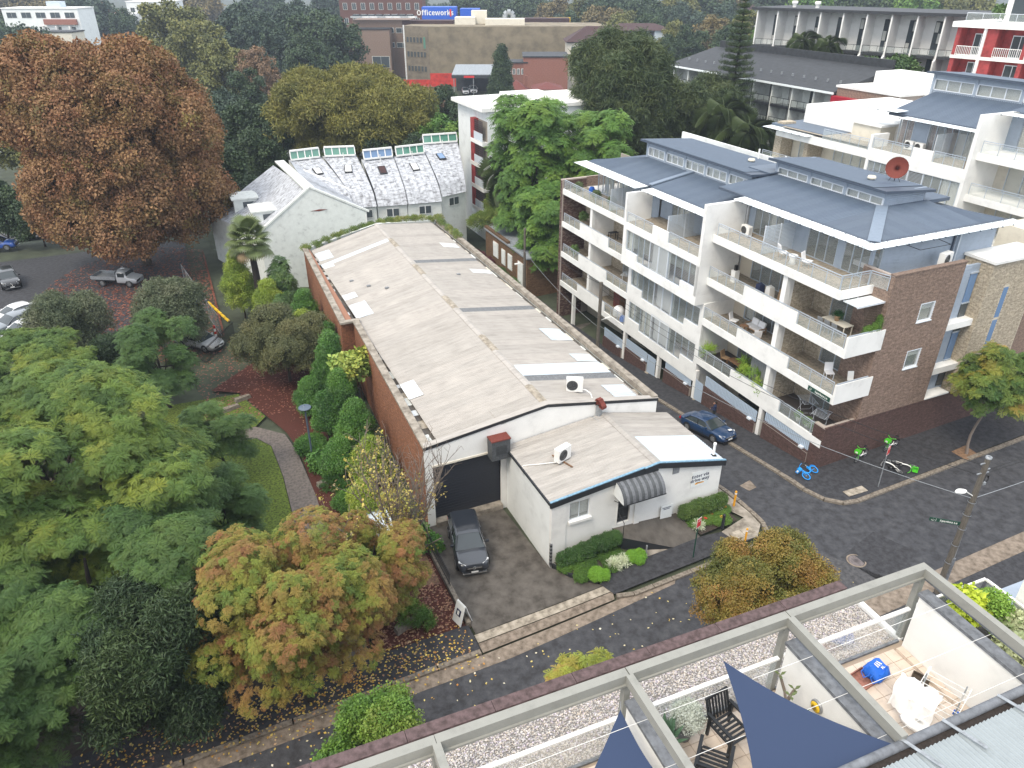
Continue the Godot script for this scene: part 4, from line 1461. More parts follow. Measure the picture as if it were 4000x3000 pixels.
# horizontally ribbed wall cladding; plane facing out,u along
func cladding(par: Node,o: Vector3,u: Vector3,w: float,h: float,out: Vector3,mt: Material,step := 0.16):
	var C: Node = node(par,"cladding")
	var n := int(h / step)
	for i in n:
		var m := MB.new()
		var y := i * step
		m.prism([o + V(0,y,0),o + V(0,y,0) + out * 0.03,o + V(0,y + step * 0.75,0) + out * 0.012,o + V(0,y + step - 0.005,0)],u * w) if u.cross(out).y < 0 else m.prism([o + V(0,y + step - 0.005,0),o + V(0,y + step * 0.75,0) + out * 0.012,o + V(0,y,0) + out * 0.03,o + V(0,y,0)],u * w)
		part(C,"board",m,mt)

# glass sun-shade panels along an eave between two outer points,inner points above
func sunshade(par: Node,a: Vector3,b: Vector3,inw: Vector3,n: int):
	var S: Node = node(par,"sunshade")
	for i in n:
		var p := a.lerp(b,float(i) / n + 0.004)
		var q := a.lerp(b,float(i + 1) / n - 0.004)
		var m := MB.new()
		m.hexa([p,q,q + inw,p + inw],[p + V(0,0.03,0),q + V(0,0.03,0),q + inw + V(0,0.03,0),p + inw + V(0,0.03,0)])
		if (q - p).cross(inw).y < 0.0:
			m = MB.new()
			m.hexa([q,p,p + inw,q + inw],[q + V(0,0.03,0),p + V(0,0.03,0),p + inw + V(0,0.03,0),q + inw + V(0,0.03,0)])
		part(S,"panel",m,M.shade_panel)
		var bm := MB.new()
		bm.beam(p - inw * 0.04 - V(0,0.03,0),p + inw - V(0,0.03,0),0.04,0.07)
		part(S,"bracket",bm,M.fascia_blue)

# roof sheets between eave (x0) and top line (x1),z from za down to zb
func roof_sheets(par: Node,za: float,zb: float,ex: float,ey: float,tx: Callable,step := 0.8,mt := "roof_slate"):
	var n := maxi(1,int(round(absf(zb - za) / step)))
	for i in n:
		var z0 := lerpf(za,zb,float(i) / n)
		var z1 := lerpf(za,zb,float(i + 1) / n)
		var t0: Vector3 = tx.call(z0)
		var t1: Vector3 = tx.call(z1)
		part(par,"roof_sheet",corr(t0,t1,V(ex,ey,z1),V(ex,ey,z0),0.2,0.03),M[mt] if i % 2 else M[mt + "2"])

func clerestory(par: Node,X: float,x2: float,z0: float,z1: float,y0: float,y1: float,groups: int):
	var C: Node = node(par,"clerestory")
	bx(C,"wall",M.clad_grey,V(X + 0.05,y0 - 0.6,z0),V(X + 0.12,y0 + 0.16,z1))
	bx(C,"wall",M.clad_grey,V(X + 0.05,y1 - 0.42,z0),V(X + 0.12,y1,z1))
	bx(C,"end_wall",M.clad_grey,V(X + 0.1,y0 - 0.6,z1 - 0.1),V(x2,y1 - 0.05,z1))
	bx(C,"end_wall",M.clad_grey,V(X + 0.1,y0 - 0.6,z0),V(x2,y1 - 0.05,z0 + 0.1))
	bx(C,"back_wall",M.clad_grey,V(x2 - 0.1,y0 - 0.6,z0),V(x2,y1 - 0.3,z1))
	bx(C,"ceiling_dark",M.room,V(X + 0.9,y0 - 0.6,z0 + 0.2),V(X + 1.0,y1 - 0.2,z1 - 0.2))
	for i in 8: bx(C,"board",M.clad_grey,V(X + 0.2,y0 - 0.2 + i * 0.14,z1),V(x2 - 0.1,y0 - 0.09 + i * 0.14,z1 + 0.025))
	var w := (z1 - z0) / groups
	for g in groups:
		var a := z0 + g * w
		bx(C,"post",M.clad_grey,V(X - 0.02,y0 - 0.5,a),V(X + 0.15,y1,a + 0.25))
		var W := node(C,"window")
		var q0 := a + 0.3
		var q1 := a + w - 0.06
		bx(W,"frame",M.alu_white,V(X,y0 + 0.12,q0),V(X + 0.1,y0 + 0.19,q1))
		bx(W,"frame",M.alu_white,V(X,y1 - 0.48,q0),V(X + 0.1,y1 - 0.41,q1))
		for k in 4:
			var zz := lerpf(q0,q1,k / 3.0)
			bx(W,"frame",M.alu_white,V(X - 0.004,y0 + 0.19,zz - 0.04),V(X + 0.104,y1 - 0.48,zz + 0.04))
			if k < 3:
				bx(W,"pane",M.glass,V(X + 0.04,y0 + 0.19,zz + 0.04),V(X + 0.052,y1 - 0.48,lerpf(q0,q1,(k + 1) / 3.0) - 0.04))
				bx(W,"blind",M.curtain,V(X + 0.3,y0 + 0.1,zz),V(X + 0.31,y1 - 0.45,lerpf(q0,q1,(k + 1) / 3.0)))
	var rm := MB.new()
	rm.hexa([V(X - 0.5,y1 + 0.02,z1 + 0.45),V(x2 + 0.4,y1 - 0.35,z1 + 0.45),V(x2 + 0.4,y1 - 0.35,z0 - 0.45),V(X - 0.5,y1 + 0.02,z0 - 0.45)],[V(X - 0.5,y1 + 0.2,z1 + 0.45),V(x2 + 0.4,y1 - 0.17,z1 + 0.45),V(x2 + 0.4,y1 - 0.17,z0 - 0.45),V(X - 0.5,y1 + 0.2,z0 - 0.45)])
	part(C,"roof",rm,M.fascia_blue)
	for i in int((z1 - z0) / 0.9):
		part(C,"roof_sheet",corr(V(X - 0.48,y1 + 0.23,z0 + i * 0.9),V(X - 0.48,y1 + 0.23,z0 + i * 0.9 + 0.9),V(x2 + 0.4,y1 - 0.13,z0 + i * 0.9 + 0.9),V(x2 + 0.4,y1 - 0.13,z0 + i * 0.9),0.2,0.025),M.roof_slate)

func apartments():
	var A := thing("apartment_block","white apartment block along the lane with slate blue roof and brown brick corner","building",V(0,0,0))
	var X := 35.5
	var bro := [M.brick_brown0,M.brick_brown1,M.brick_brown2]
	var drk := [M.brick_dark0,M.brick_dark1,M.brick_dark2]
	var crm := [M.brick_creamb0,M.brick_creamb1,M.brick_creamb2]
	# --- right half: floors 2.8,6.25,9.6,13.0 ; z -42.3 .. -28.6
	var fl := [2.8,6.25,9.6,13.0]
	for i in 4:
		var f: float = fl[i]
		var zs := -28.75 if i < 3 else -30.05
		var F: Node = node(A,"floor_level")
		bx(F,"slab",M.white,V(X + 0.02,f - 0.5,-42.4),V(49.8,f - 0.03,zs))
		bx(F,"floor_finish",M.floor_tile if i != 0 else M.floor_dark,V(X + 0.18,f - 0.028,-42.3),V(38.55,f,zs + (0.0 if i < 3 else -0.15)))
		bx(F,"slab_edge",M.white,V(X - 0.02,f - 0.52,-42.3),V(X + 0.12,f + 0.05,zs + 0.02))
		if i < 3:
			bx(F,"parapet",M.white,V(X - 0.02,f + 0.05,-38.2),V(X + 0.12,f + 0.88,-32.9))
			var hr := MB.new()
			hr.beam(V(X + 0.05,f + 0.97,-38.3),V(X + 0.05,f + 0.97,-32.8),0.07,0.05)
			part(F,"handrail",hr,M.alu)
			for k in 6: bx(F,"stanchion",M.alu,V(X + 0.03,f + 0.88,-38.1 + k * 1.03),V(X + 0.07,f + 0.95,-38.06 + k * 1.03))
			balustrade(F,V(X + 0.05,f + 0.03,-42.2),V(X + 0.05,f + 0.03,-38.25),4)
			balustrade(F,V(X + 0.05,f + 0.03,-32.85),V(X + 0.05,f + 0.03,-28.85),4)
		else:
			balustrade(F,V(X + 0.05,f + 0.03,-41.9),V(X + 0.05,f + 0.03,-30.12),10)
			balustrade(F,V(X + 0.1,f + 0.03,-30.12),V(37.9,f + 0.03,-30.12),3)
			balustrade(F,V(37.95,f + 0.03,-30.1),V(38.2,f + 0.03,-28.9),1)
			bx(F,"slab_edge",M.white,V(X,f - 0.52,zs + 0.02),V(38.3,f + 0.05,zs + 0.14))
		if i == 1 or i == 2:
			bx(F,"parapet",M.white,V(X - 0.02,f - 0.52,-28.72),V(38.6,f + 0.9,-28.55))
			var h2 := MB.new()
			h2.beam(V(X + 0.03,f + 0.97,-28.63),V(38.2,f + 0.97,-28.63),0.07,0.05)
			part(F,"handrail",h2,M.alu)
		# glazing and rear walls of the balconies
		var top: float = (fl[i + 1] - 0.5) if i < 3 else 15.5
		if i < 3:
			glz(F,38.5,-41.0,-36.9,f,top - 0.35,4,{"nm": "sliding_door","curtain": [0] if i == 1 else []})
			glz(F,38.5,-33.0,-29.2,f,top - 0.35,3,{"nm": "sliding_door"})
			bx(F,"bulkhead",M.render_beige,V(38.45,top - 0.35,-42.3),V(38.7,top,-29.0))
			bx(F,"rear_wall",M.mortar_cream,V(38.5,f,-42.3),V(38.7,top - 0.35,-41.0))
			bx(F,"rear_wall",M.mortar_cream,V(38.5,f,-36.9),V(38.7,top - 0.35,-34.75))
			bx(F,"rear_wall",M.mortar_cream,V(38.5,f,-34.6),V(38.7,top - 0.35,-33.0))
			bricks(F,V(38.495,f + 0.01,-36.9),V(0,0,1),2.1,top - f - 0.4,V(-1,0,0),crm,[],8,71 + i)
			bricks(F,V(38.495,f + 0.01,-34.55),V(0,0,1),1.5,top - f - 0.4,V(-1,0,0),crm,[],8,74 + i)
			bx(F,"party_wall",M.white,V(X + 0.18,f,-34.74),V(38.5,top,-34.55))
			bricks(F,V(36.4,f + 0.01,-34.545),V(1,0,0),2.05,top - f - 0.05,V(0,0,1),crm,[],10,77 + i)
			bx(F,"party_column",M.white,V(X + 0.14,f,-34.85),V(X + 0.55,top,-34.45))
			bx(F,"room_wall",M.room,V(42.0,f,-42.3),V(42.1,top,-29.5))
			bx(F,"room_floor",M.floor_dark if i % 2 else M.floor_tile,V(38.6,f - 0.026,-42.2),V(42.0,f + 0.004,-29.2))
			bx(F,"room_ceiling",M.cream,V(38.7,top - 0.02,-42.2),V(42.0,top + 0.0,-29.2))
		else:
			glz(F,38.55,-41.6,-38.6,f,15.3,4,{"nm": "sliding_door","curtain": [2]})
			glz(F,38.55,-36.2,-33.6,f,15.3,3,{"nm": "sliding_door"})
			glz(F,38.55,-33.0,-30.9,f,15.3,3,{"nm": "sliding_door"})
			glz_z(F,-30.72,38.65,39.35,f,15.3,1)
			cladding(F,V(38.56,f,-42.2),V(0,0,1),0.6,2.4,V(-1,0,0),M.clad_grey)
			cladding(F,V(38.56,f,-38.6),V(0,0,1),2.4,2.4,V(-1,0,0),M.clad_grey)
			cladding(F,V(38.56,f,-33.6),V(0,0,1),0.6,2.4,V(-1,0,0),M.clad_grey)
			bx(F,"corner_post",M.clad_grey,V(38.45,f,-30.9),V(38.65,15.4,-30.7))
			bx(F,"side_wall",M.clad_grey,V(39.4,f - 0.4,-31.0),V(49.8,15.5,-30.75))
			cladding(F,V(39.4,f - 0.4,-30.75),V(1,0,0),10.4,2.9,V(0,0,1),M.clad_grey,0.18)
			bx(F,"room_wall",M.room,V(43.0,f,-42.3),V(43.1,15.4,-31.0))
			bx(F,"room_floor",M.floor_tile,V(38.6,f - 0.026,-42.2),V(43.0,f + 0.004,-31.0))
			privacy(F,-37.4,X + 0.25,38.5,f,2.05)
	# sills of the deeper south room
	bx(A,"outer_wall",M.white,V(38.6,-1,-42.6),V(49.8,15.4,-42.4))
	bx(A,"outer_wall",M.white_cool,V(49.6,-3,-66.3),V(49.8,15.4,-30.8))
	# brown brick tower
	var T: Node = node(A,"brick_tower")
	bx(T,"backing",M.mortar_grey,V(38.25,3.9,-28.9),V(41.3,14.05,-28.62))
	bx(T,"backing",M.mortar_grey,V(42.6,3.9,-28.9),V(44.5,14.05,-28.62))
	for q in [[3.9,7.05],[8.4,10.45],[11.75,14.05]]: bx(T,"backing",M.mortar_grey,V(41.3,q[0],-28.9),V(42.6,q[1],-28.62))
	bx(T,"side_backing",M.mortar_grey,V(38.25,2.0,-31.0),V(38.45,14.05,-28.9))
	var holes := [[3.05,7.05 - 0.5,4.35,8.4 - 0.5],[3.05,10.45 - 0.5,4.35,11.75 - 0.5]]
	bricks(T,V(38.25,3.9,-28.612),V(1,0,0),6.25,10.15,V(0,0,1),bro,[[3.05,3.15,4.35,4.5],[3.05,6.55,4.35,7.85]],250,81)
	bricks(T,V(38.242,2.8,-31.0),V(0,0,1),2.38,11.2,V(-1,0,0),bro,[],40,82)
	bx(T,"coping",M.brick_brown1,V(38.2,14.05,-28.95),V(44.55,14.13,-28.56))
	for yw in [[7.05,8.4],[10.45,11.75]]:
		var W: Node = node(T,"window")
		for q in [[41.3,yw[0],41.37,yw[1]],[42.53,yw[0],42.6,yw[1]],[41.37,yw[0],42.53,yw[0] + 0.07],[41.37,yw[1] - 0.07,42.53,yw[1]]]:
			bx(W,"frame",M.alu_white,V(q[0],q[1],-28.74),V(q[2],q[3],-28.6))
		bx(W,"sill",M.alu_white,V(41.25,yw[0] - 0.06,-28.7),V(42.65,yw[0],-28.54))
		bx(W,"pane",M.glass,V(41.37,yw[0] + 0.07,-28.69),V(42.53,yw[1] - 0.07,-28.68))
		bx(W,"blind",M.curtain,V(41.37,yw[1] - 0.5,-28.78),V(42.53,yw[1] - 0.07,-28.77))
		bx(W,"reveal",M.room,V(41.2,yw[0] - 0.1,-29.6),V(42.7,yw[1] + 0.1,-29.55))
	# dark brick plinth down to the pavement,soldier course on top
	var Pl: Node = node(A,"brick_plinth")
	bx(Pl,"backing",M.mortar_dark,V(X,-0.3,-28.95),V(54.0,3.86,-28.64))
	bricks(Pl,V(X,0.0,-28.632),V(1,0,0),18.4,3.8,V(0,0,1),drk,[],290,83,0.23,0.076,0.1)
	for i in 78: bx(Pl,"soldier_brick",drk[i % 3],V(X + i * 0.236,3.8,-28.72),V(X + i * 0.236 + 0.225,3.9,-28.6))
	bx(Pl,"side_backing",M.mortar_dark,V(X,-0.3,-29.6),V(X + 0.3,3.86,-28.95))
	bricks(Pl,V(X - 0.006,0.0,-29.6),V(0,0,1),0.98,3.8,V(-1,0,0),drk,[],60,84)
	# grey cladding strip,slot glazing,cream brick tower
	bx(A,"recess_wall",M.clad_grey,V(44.45,2.0,-29.6),V(47.2,13.3,-29.4))
	cladding(A,V(44.5,4.2,-29.4),V(1,0,0),1.9,9.0,V(0,0,1),M.clad_grey,0.18)
	bx(A,"ledge",M.white,V(44.5,3.95,-29.5),V(46.9,4.05,-28.55))
	for k in 4:
		bx(A,"slot_window",M.glass_sky if k % 2 else M.glass_far,V(46.45,4.2 + k * 2.15,-29.38),V(47.1,6.25 + k * 2.15,-29.34))
		bx(A,"slot_frame",M.alu,V(46.4,6.25 + k * 2.15,-29.4),V(47.15,6.35 + k * 2.15,-29.3))
	var Ct: Node = node(A,"cream_tower")
	bx(Ct,"backing",M.mortar_cream,V(47.25,3.9,-30.6),V(52.3,13.5,-28.55))
	bricks(Ct,V(47.25,3.9,-28.54),V(1,0,0),5.0,9.55,V(0,0,1),crm,[[1.75,0.6,2.35,7.9]],150,85)
	bricks(Ct,V(47.242,3.9,-30.6),V(0,0,1),2.04,9.55,V(-1,0,0),crm,[],60,86)
	bx(Ct,"coping",M.white,V(47.15,13.5,-30.7),V(52.4,13.68,-28.4))
	for k in 3: bx(Ct,"slot_window",M.glass_sky,V(49.05,4.6 + k * 2.4,-28.6),V(49.55,6.8 + k * 2.4,-28.535))
	bx(A,"end_wall",M.brick_brown0,V(52.3,1.0,-31.5),V(58,12.0,-28.9))
	bx(A,"corner_awning",M.shade_panel,V(35.95,12.3,-30.0),V(38.3,12.34,-28.9))
	for q in [[35.95,37.1],[37.1,38.28]]: bx(A,"awning_frame",M.alu_white,V(q[0],12.34,-30.0),V(q[0] + 0.05,12.39,-28.9))
	bx(A,"awning_frame",M.alu_white,V(35.95,12.24,-28.9),V(38.35,12.36,-28.84))
	# lattice and planter on the corner balcony
	var Lt: Node = node(A,"lattice_screen")
	for k in 11:
		var lm := MB.new()
		lm.beam(V(37.2 + k * 0.1,10.5,-28.95),V(37.2 + k * 0.1 - 0.55,12.2,-28.95),0.03,0.012)
		part(Lt,"lath",lm,M.bark)
		var l2 := MB.new()
		l2.beam(V(36.7 + k * 0.12,10.5,-28.93),V(37.3 + k * 0.12,12.2,-28.93),0.03,0.012)
		part(Lt,"lath",l2,M.bark)
	# fixed clothes airer on the grey wall
	var ca := MB.new()
	ca.path([V(41.2,15.0,-30.7),V(41.3,14.95,-29.7),V(44.0,14.95,-29.7),V(44.1,15.0,-30.7)],0.02,0.02,5)
	part(A,"drying_rail",ca,M.black)
	for q in [45.6,46.1]: bx(A,"downpipe",M.fascia_blue if q < 46 else M.alu,V(q,12.8,-30.72),V(q + 0.13,15.4,-30.6))
	# --- roof of the right half
	var hip := func(z: float) -> Vector3:
		var k := clampf((-30.6 - z) / 4.3,0.0,1.0)
		return V(lerpf(38.1,43.4,k),lerpf(15.62,16.12,k),z)
	roof_sheets(A,-30.7,-45.4,38.1,15.62,hip,0.8)
	for i in 15:
		var xa := 38.1 + i * 0.8
		var xb := xa + 0.8
		var za := -30.6 - 4.3 * clampf((xa - 38.1) / 5.3,0.0,1.0) if xa < 43.4 else -34.9
		var zb := -30.6 - 4.3 * clampf((xb - 38.1) / 5.3,0.0,1.0) if xb < 43.4 else -34.9
		if xa > 47.0:
			za = -30.6 - 4.3 * clampf((50.2 - xa) / 3.2,0.0,1.0)
			zb = -30.6 - 4.3 * clampf((50.2 - xb) / 3.2,0.0,1.0)
		part(A,"roof_sheet",corr(V(xa,lerpf(15.62,16.12,(-30.6 - za) / 4.3),za),V(xb,lerpf(15.62,16.12,(-30.6 - zb) / 4.3),zb),V(xb,15.62,-30.6),V(xa,15.62,-30.6),0.2,0.03),M.roof_slate if i % 2 else M.roof_slate2)
	var hm := MB.new()
	hm.beam(V(38.1,15.68,-30.6),V(43.4,16.18,-34.9),0.75,0.05)
	part(A,"hip_flashing",hm,M.flashing)
	bx(A,"roof_deck",M.roof_slate2,V(43.4,15.8,-45.4),V(50.1,16.05,-34.9))
	bx(A,"roof_underside",M.fascia_blue,V(38.2,15.42,-45.2),V(50.0,15.5,-30.7))
	bx(A,"gutter",M.fascia_blue,V(37.98,15.44,-45.4),V(38.12,15.62,-30.5))
	bx(A,"gutter",M.fascia_blue,V(38.0,15.44,-30.6),V(50.3,15.62,-30.46))
	sunshade(A,V(36.95,15.5,-42.4),V(36.95,15.5,-29.75),V(1.05,0.06,0),13)
	sunshade(A,V(36.95,15.5,-29.72),V(50.8,15.5,-29.72),V(0,0.06,-0.75),13)
	clerestory(A,43.4,47.4,-45.4,-34.9,16.0,17.1,3)
	# --- left half: floors 1.0,4.3,7.55,10.9
	var g4 := [1.0,4.25,7.5,10.85]
	for i in 4:
		var f: float = g4[i]
		var F: Node = node(A,"floor_level")
		bx(F,"slab",M.white,V(X + 0.02,f - 0.5,-66.1),V(49.6,f - 0.03,-42.65))
		bx(F,"floor_finish",M.floor_tile,V(X + 0.15,f - 0.028,-66.0),V(38.2,f,-53.3))
		bx(F,"slab_edge",M.white,V(X - 0.02,f - 0.5,-66.15),V(X + 0.12,f + 0.05,-53.1))
		if i == 3:
			balustrade(F,V(X + 0.05,f + 0.03,-65.9),V(X + 0.05,f + 0.03,-53.4),10)
		else:
			balustrade(F,V(X + 0.05,f + 0.03,-65.8),V(X + 0.05,f + 0.03,-62.4),3)
			bx(F,"parapet",M.white,V(X - 0.02,f + 0.05,-62.35),V(X + 0.12,f + 0.9,-56.9))
			var hr := MB.new()
			hr.beam(V(X + 0.05,f + 0.97,-62.4),V(X + 0.05,f + 0.97,-56.8),0.07,0.05)
			part(F,"handrail",hr,M.alu)
			balustrade(F,V(X + 0.05,f + 0.03,-56.85),V(X + 0.05,f + 0.03,-53.3),3)
		var top: float = (g4[i + 1] - 0.5) if i < 3 else 13.8
		if i < 3:
			bx(F,"party_wall",M.white,V(X + 0.15,f,-60.55),V(38.2,top,-60.35))
			bx(F,"party_column",M.white,V(X + 0.14,f,-60.7),V(X + 0.5,top,-60.3))
			bx(F,"party_wall",M.white,V(X + 0.15,f,-53.25),V(38.2,top,-53.1))
			glz(F,38.2,-64.2,-61.6,f,top - 0.35,2,{"nm": "sliding_door"})
			glz(F,38.2,-58.2,-55.0,f,top - 0.35,3,{"nm": "sliding_door","curtain": [1] if i == 1 else []})
			bx(F,"bulkhead",M.render_beige,V(38.15,top - 0.35,-66.0),V(38.4,top,-53.2))
			for q in [[-66.0,-64.2],[-61.6,-60.55],[-60.35,-58.2],[-55.0,-53.25]]:
				bx(F,"rear_wall",M.mortar_cream,V(38.2,f,q[0]),V(38.4,top - 0.35,q[1]))
				bricks(F,V(38.195,f + 0.01,q[0]),V(0,0,1),q[1] - q[0],top - f - 0.4,V(-1,0,0),crm,[],4,91 + i)
			bx(F,"room_wall",M.room,V(42.0,f,-66.0),V(42.1,top,-42.7))
		else:
			glz(F,38.3,-64.0,-57.6,f,13.7,7,{"nm": "sliding_door","curtain": [1,2,4,5]})
			cladding(F,V(38.3,f,-57.6),V(0,0,1),4.3,2.8,V(-1,0,0),M.clad_grey)
			privacy(F,-57.4,X + 0.25,38.2,f,2.0)
			glz(F,38.3,-51.4,-48.2,f + 0.3,13.7,4,{"nm": "sliding_door","curtain": [1,2]})
			glz(F,38.3,-45.2,-43.2,f + 0.3,13.7,2,{"nm": "sliding_door","curtain": [0]})
			cladding(F,V(38.3,f + 0.3,-53.0),V(0,0,1),1.6,2.5,V(-1,0,0),M.clad_grey)
			cladding(F,V(38.3,f + 0.3,-48.2),V(0,0,1),3.0,2.5,V(-1,0,0),M.clad_grey)
			privacy(F,-47.2,34.9,38.2,f + 0.35,2.0)
			bx(F,"room_wall",M.room,V(42.0,f,-66.0),V(42.1,13.9,-42.7))
	# end wall of dark and brown brick
	var Ew: Node = node(A,"end_wall")
	bx(Ew,"backing",M.mortar_grey,V(X - 0.08,-3.9,-66.55),V(49.6,11.8,-66.2))
	bricks(Ew,V(X - 0.09,-3.8,-66.55),V(0,0,1),0.36,15.5,V(-1,0,0),[M.brick_dark2,M.brick_brown1,M.brick_dark0],[],60,95)
	bricks(Ew,V(X + 0.1,-3.8,-66.19),V(1,0,0),2.7,15.5,V(0,0,1),[M.brick_dark2,M.brick_brown1,M.brick_dark0],[],120,96)
	bricks(Ew,V(38.2,10.9,-66.19),V(1,0,0),4.0,0.95,V(0,0,1),bro,[],30,97)
	# --- projecting bay with three rows of windows
	var By: Node = node(A,"bay")
	var xb := 34.6
	bx(By,"wall",M.white,V(xb,7.45,-53.1),V(X + 0.2,8.19,-42.3))
	bx(By,"wall",M.white,V(xb,8.19,-53.1),V(xb + 0.2,10.62,-52.65))
	bx(By,"wall",M.white,V(xb,8.19,-42.68),V(xb + 0.2,10.62,-42.3))
	bx(By,"wall",M.white,V(xb,8.19,-52.65),V(xb + 0.2,8.8,-50.8))
	bx(By,"wall",M.white,V(xb,8.19,-44.5),V(xb + 0.2,8.8,-42.68))
	bx(By,"wall",M.white,V(xb,10.62,-53.1),V(X + 0.2,11.2,-42.3))
	bx(By,"parapet",M.white,V(xb,11.2,-48.8),V(xb + 0.16,12.05,-46.6))
	bx(By,"terrace_floor",M.floor_tile,V(xb + 0.2,11.2,-52.9),V(38.25,11.22,-42.6))
	balustrade(By,V(xb + 0.07,11.2,-52.7),V(xb + 0.07,11.2,-48.85),3,0.92)
	balustrade(By,V(xb + 0.07,11.2,-46.55),V(xb + 0.07,11.2,-42.6),3,0.92)
	bx(By,"fin_wall",M.white,V(xb,7.46,-42.62),V(38.3,15.33,-42.31))
	bx(By,"fin_wall",M.white,V(xb + 0.005,11.2,-53.12),V(37.2,13.7,-52.85))
	var rows := [[xb + 0.12,8.19,8.8,10.6],[X + 0.06,4.72,5.35,6.92],[X + 0.06,1.5,2.1,3.9]]
	for k in 3:
		var rr: Array = rows[k]
		glz(By,rr[0],-52.6,-50.8,rr[2],rr[3],2,{"louvre": [1] if k == 0 else [],"ly": rr[2] + 0.45,"curtain": [0]})
		glz(By,rr[0],-50.8,-49.1,rr[1],rr[3],2,{"louvre": [1] if k == 0 else [],"ly": rr[1] + 1.1,"curtain": [] if k != 2 else [0,1]})
		shutter(By,rr[0],-49.06,-46.42,rr[1] + 0.02,rr[3])
		glz(By,rr[0],-46.4,-44.5,rr[1],rr[3],2,{"louvre": [0,1] if k == 0 else ([1] if k == 2 else []),"ly": rr[1] + 1.45})
		glz(By,rr[0],-44.5,-42.7,rr[2],rr[3],2,{"louvre": [0,1] if k != 1 else [],"ly": rr[2] + 0.9})
		bx(By,"room_wall",M.room,V(rr[0] + 1.6,rr[1] - 0.2,-52.8),V(rr[0] + 1.7,rr[3] + 0.2,-42.6))
		bx(By,"inner_blind",M.curtain,V(rr[0] + 0.3,rr[1],-49.0),V(rr[0] + 0.32,rr[3],-46.5))
	for q in [[3.95,4.72],[6.92,7.45],[0.55,1.5]]: bx(By,"wall",M.white,V(X - 0.02,q[0],-53.1),V(X + 0.2,q[1],-42.2))
	for q in [[1.5,2.1,3.95],[4.72,5.35,6.92]]:
		bx(By,"wall",M.white,V(X - 0.02,q[0],-52.62),V(X + 0.2,q[1],-50.8))
		bx(By,"wall",M.white,V(X - 0.02,q[0],-44.5),V(X + 0.2,q[1],-42.65))
		bx(By,"wall",M.white,V(X - 0.02,q[0],-53.1),V(X + 0.2,q[2],-52.62))
		bx(By,"wall",M.white,V(X - 0.02,q[0],-42.65),V(X + 0.2,q[2],-42.2))
	bx(By,"side_wall",M.white,V(X + 0.18,-1.6,-42.45),V(38.6,7.46,-42.25))
	# --- roofs of the left half
	roof_sheets(A,-43.2,-52.9,36.95,14.02,func(z): return V(41.3,14.75,z),0.8)
	roof_sheets(A,-53.4,-64.0,37.1,13.95,func(z):
		var k := clampf((64.0 + z) / 4.0,0.0,1.0)
		return V(lerpf(37.6,41.3,k),lerpf(14.05,14.72,k),z),0.8)
	var rh := MB.new()
	rh.quad(V(37.1,13.96,-64.0),V(41.3,14.74,-60.0),V(46.0,14.5,-60.0),V(48.0,13.96,-64.0))
	part(A,"roof_hip",rh,M.roof_slate2)
	var sf := MB.new()
	sf.beam(V(37.0,14.12,-53.1),V(41.3,14.85,-53.1),0.5,0.1)
	part(A,"step_flashing",sf,M.flashing)
	bx(A,"roof_underside",M.fascia_blue,V(37.2,13.8,-63.8),V(48,13.86,-43.0))
	bx(A,"gutter",M.fascia_blue,V(36.85,13.85,-52.95),V(36.97,14.02,-43.0))
	bx(A,"gutter",M.fascia_blue,V(37.0,13.8,-64.0),V(37.12,13.96,-53.3))
	sunshade(A,V(35.65,13.85,-64.4),V(35.65,13.85,-53.4),V(1.4,0.05,0),11)
	sunshade(A,V(35.7,13.9,-52.6),V(35.7,13.9,-42.75),V(1.2,0.05,0),9)
	clerestory(A,41.3,46.0,-60.4,-45.6,14.75,16.1,5)
	bx(A,"link_roof",M.roof_slate,V(42.5,16.2,-47.5),V(46.5,16.3,-45.0))
	# --- ground floor along the lane: columns,dark undercroft,brick fence with palings
	bx(A,"undercroft_wall",M.render_beige,V(39.0,-4.0,-66.0),V(39.2,2.3,-29.0))
	bx(A,"undercroft_door",M.fascia_dark,V(38.9,-2.6,-58.6),V(38.98,0.2,-57.0))
	for q in [[-55,-53],[-51.5,-49.5],[-45.6,-43.8],[-40.5,-37.8],[-33.5,-31.2]]: bx(A,"ground_window",M.glass_far,V(38.9,gy(X,q[0]) + 0.2,q[0]),V(38.98,gy(X,q[0]) + 2.1,q[1]))
	for q in [[-63.2,0.5],[-47.4,0.6],[-42.2,1.6],[-34.5,2.3],[-53.0,0.6]]:
		bx(A,"column",M.white,V(X,gy(X,q[0]) - 0.3,q[0] - 0.16),V(X + 0.32,q[1],q[0] + 0.16))
	bx(A,"drive_floor",M.concrete_wet,V(35.4,-3.4,-63.0),V(39,-3.12,-57.2))

func glz_z(par: Node,Z: float,x0: float,x1: float,y0: float,y1: float,n: int):
	var W: Node = node(par,"window")
	for i in n + 1:
		var xx := lerpf(x0,x1,float(i) / n)
		bx(W,"frame",M.alu,V(xx - 0.03,y0,Z - 0.08),V(xx + 0.03,y1,Z))
	bx(W,"pane",M.glass,V(x0 + 0.03,y0,Z - 0.05),V(x1 - 0.03,y1,Z - 0.04))
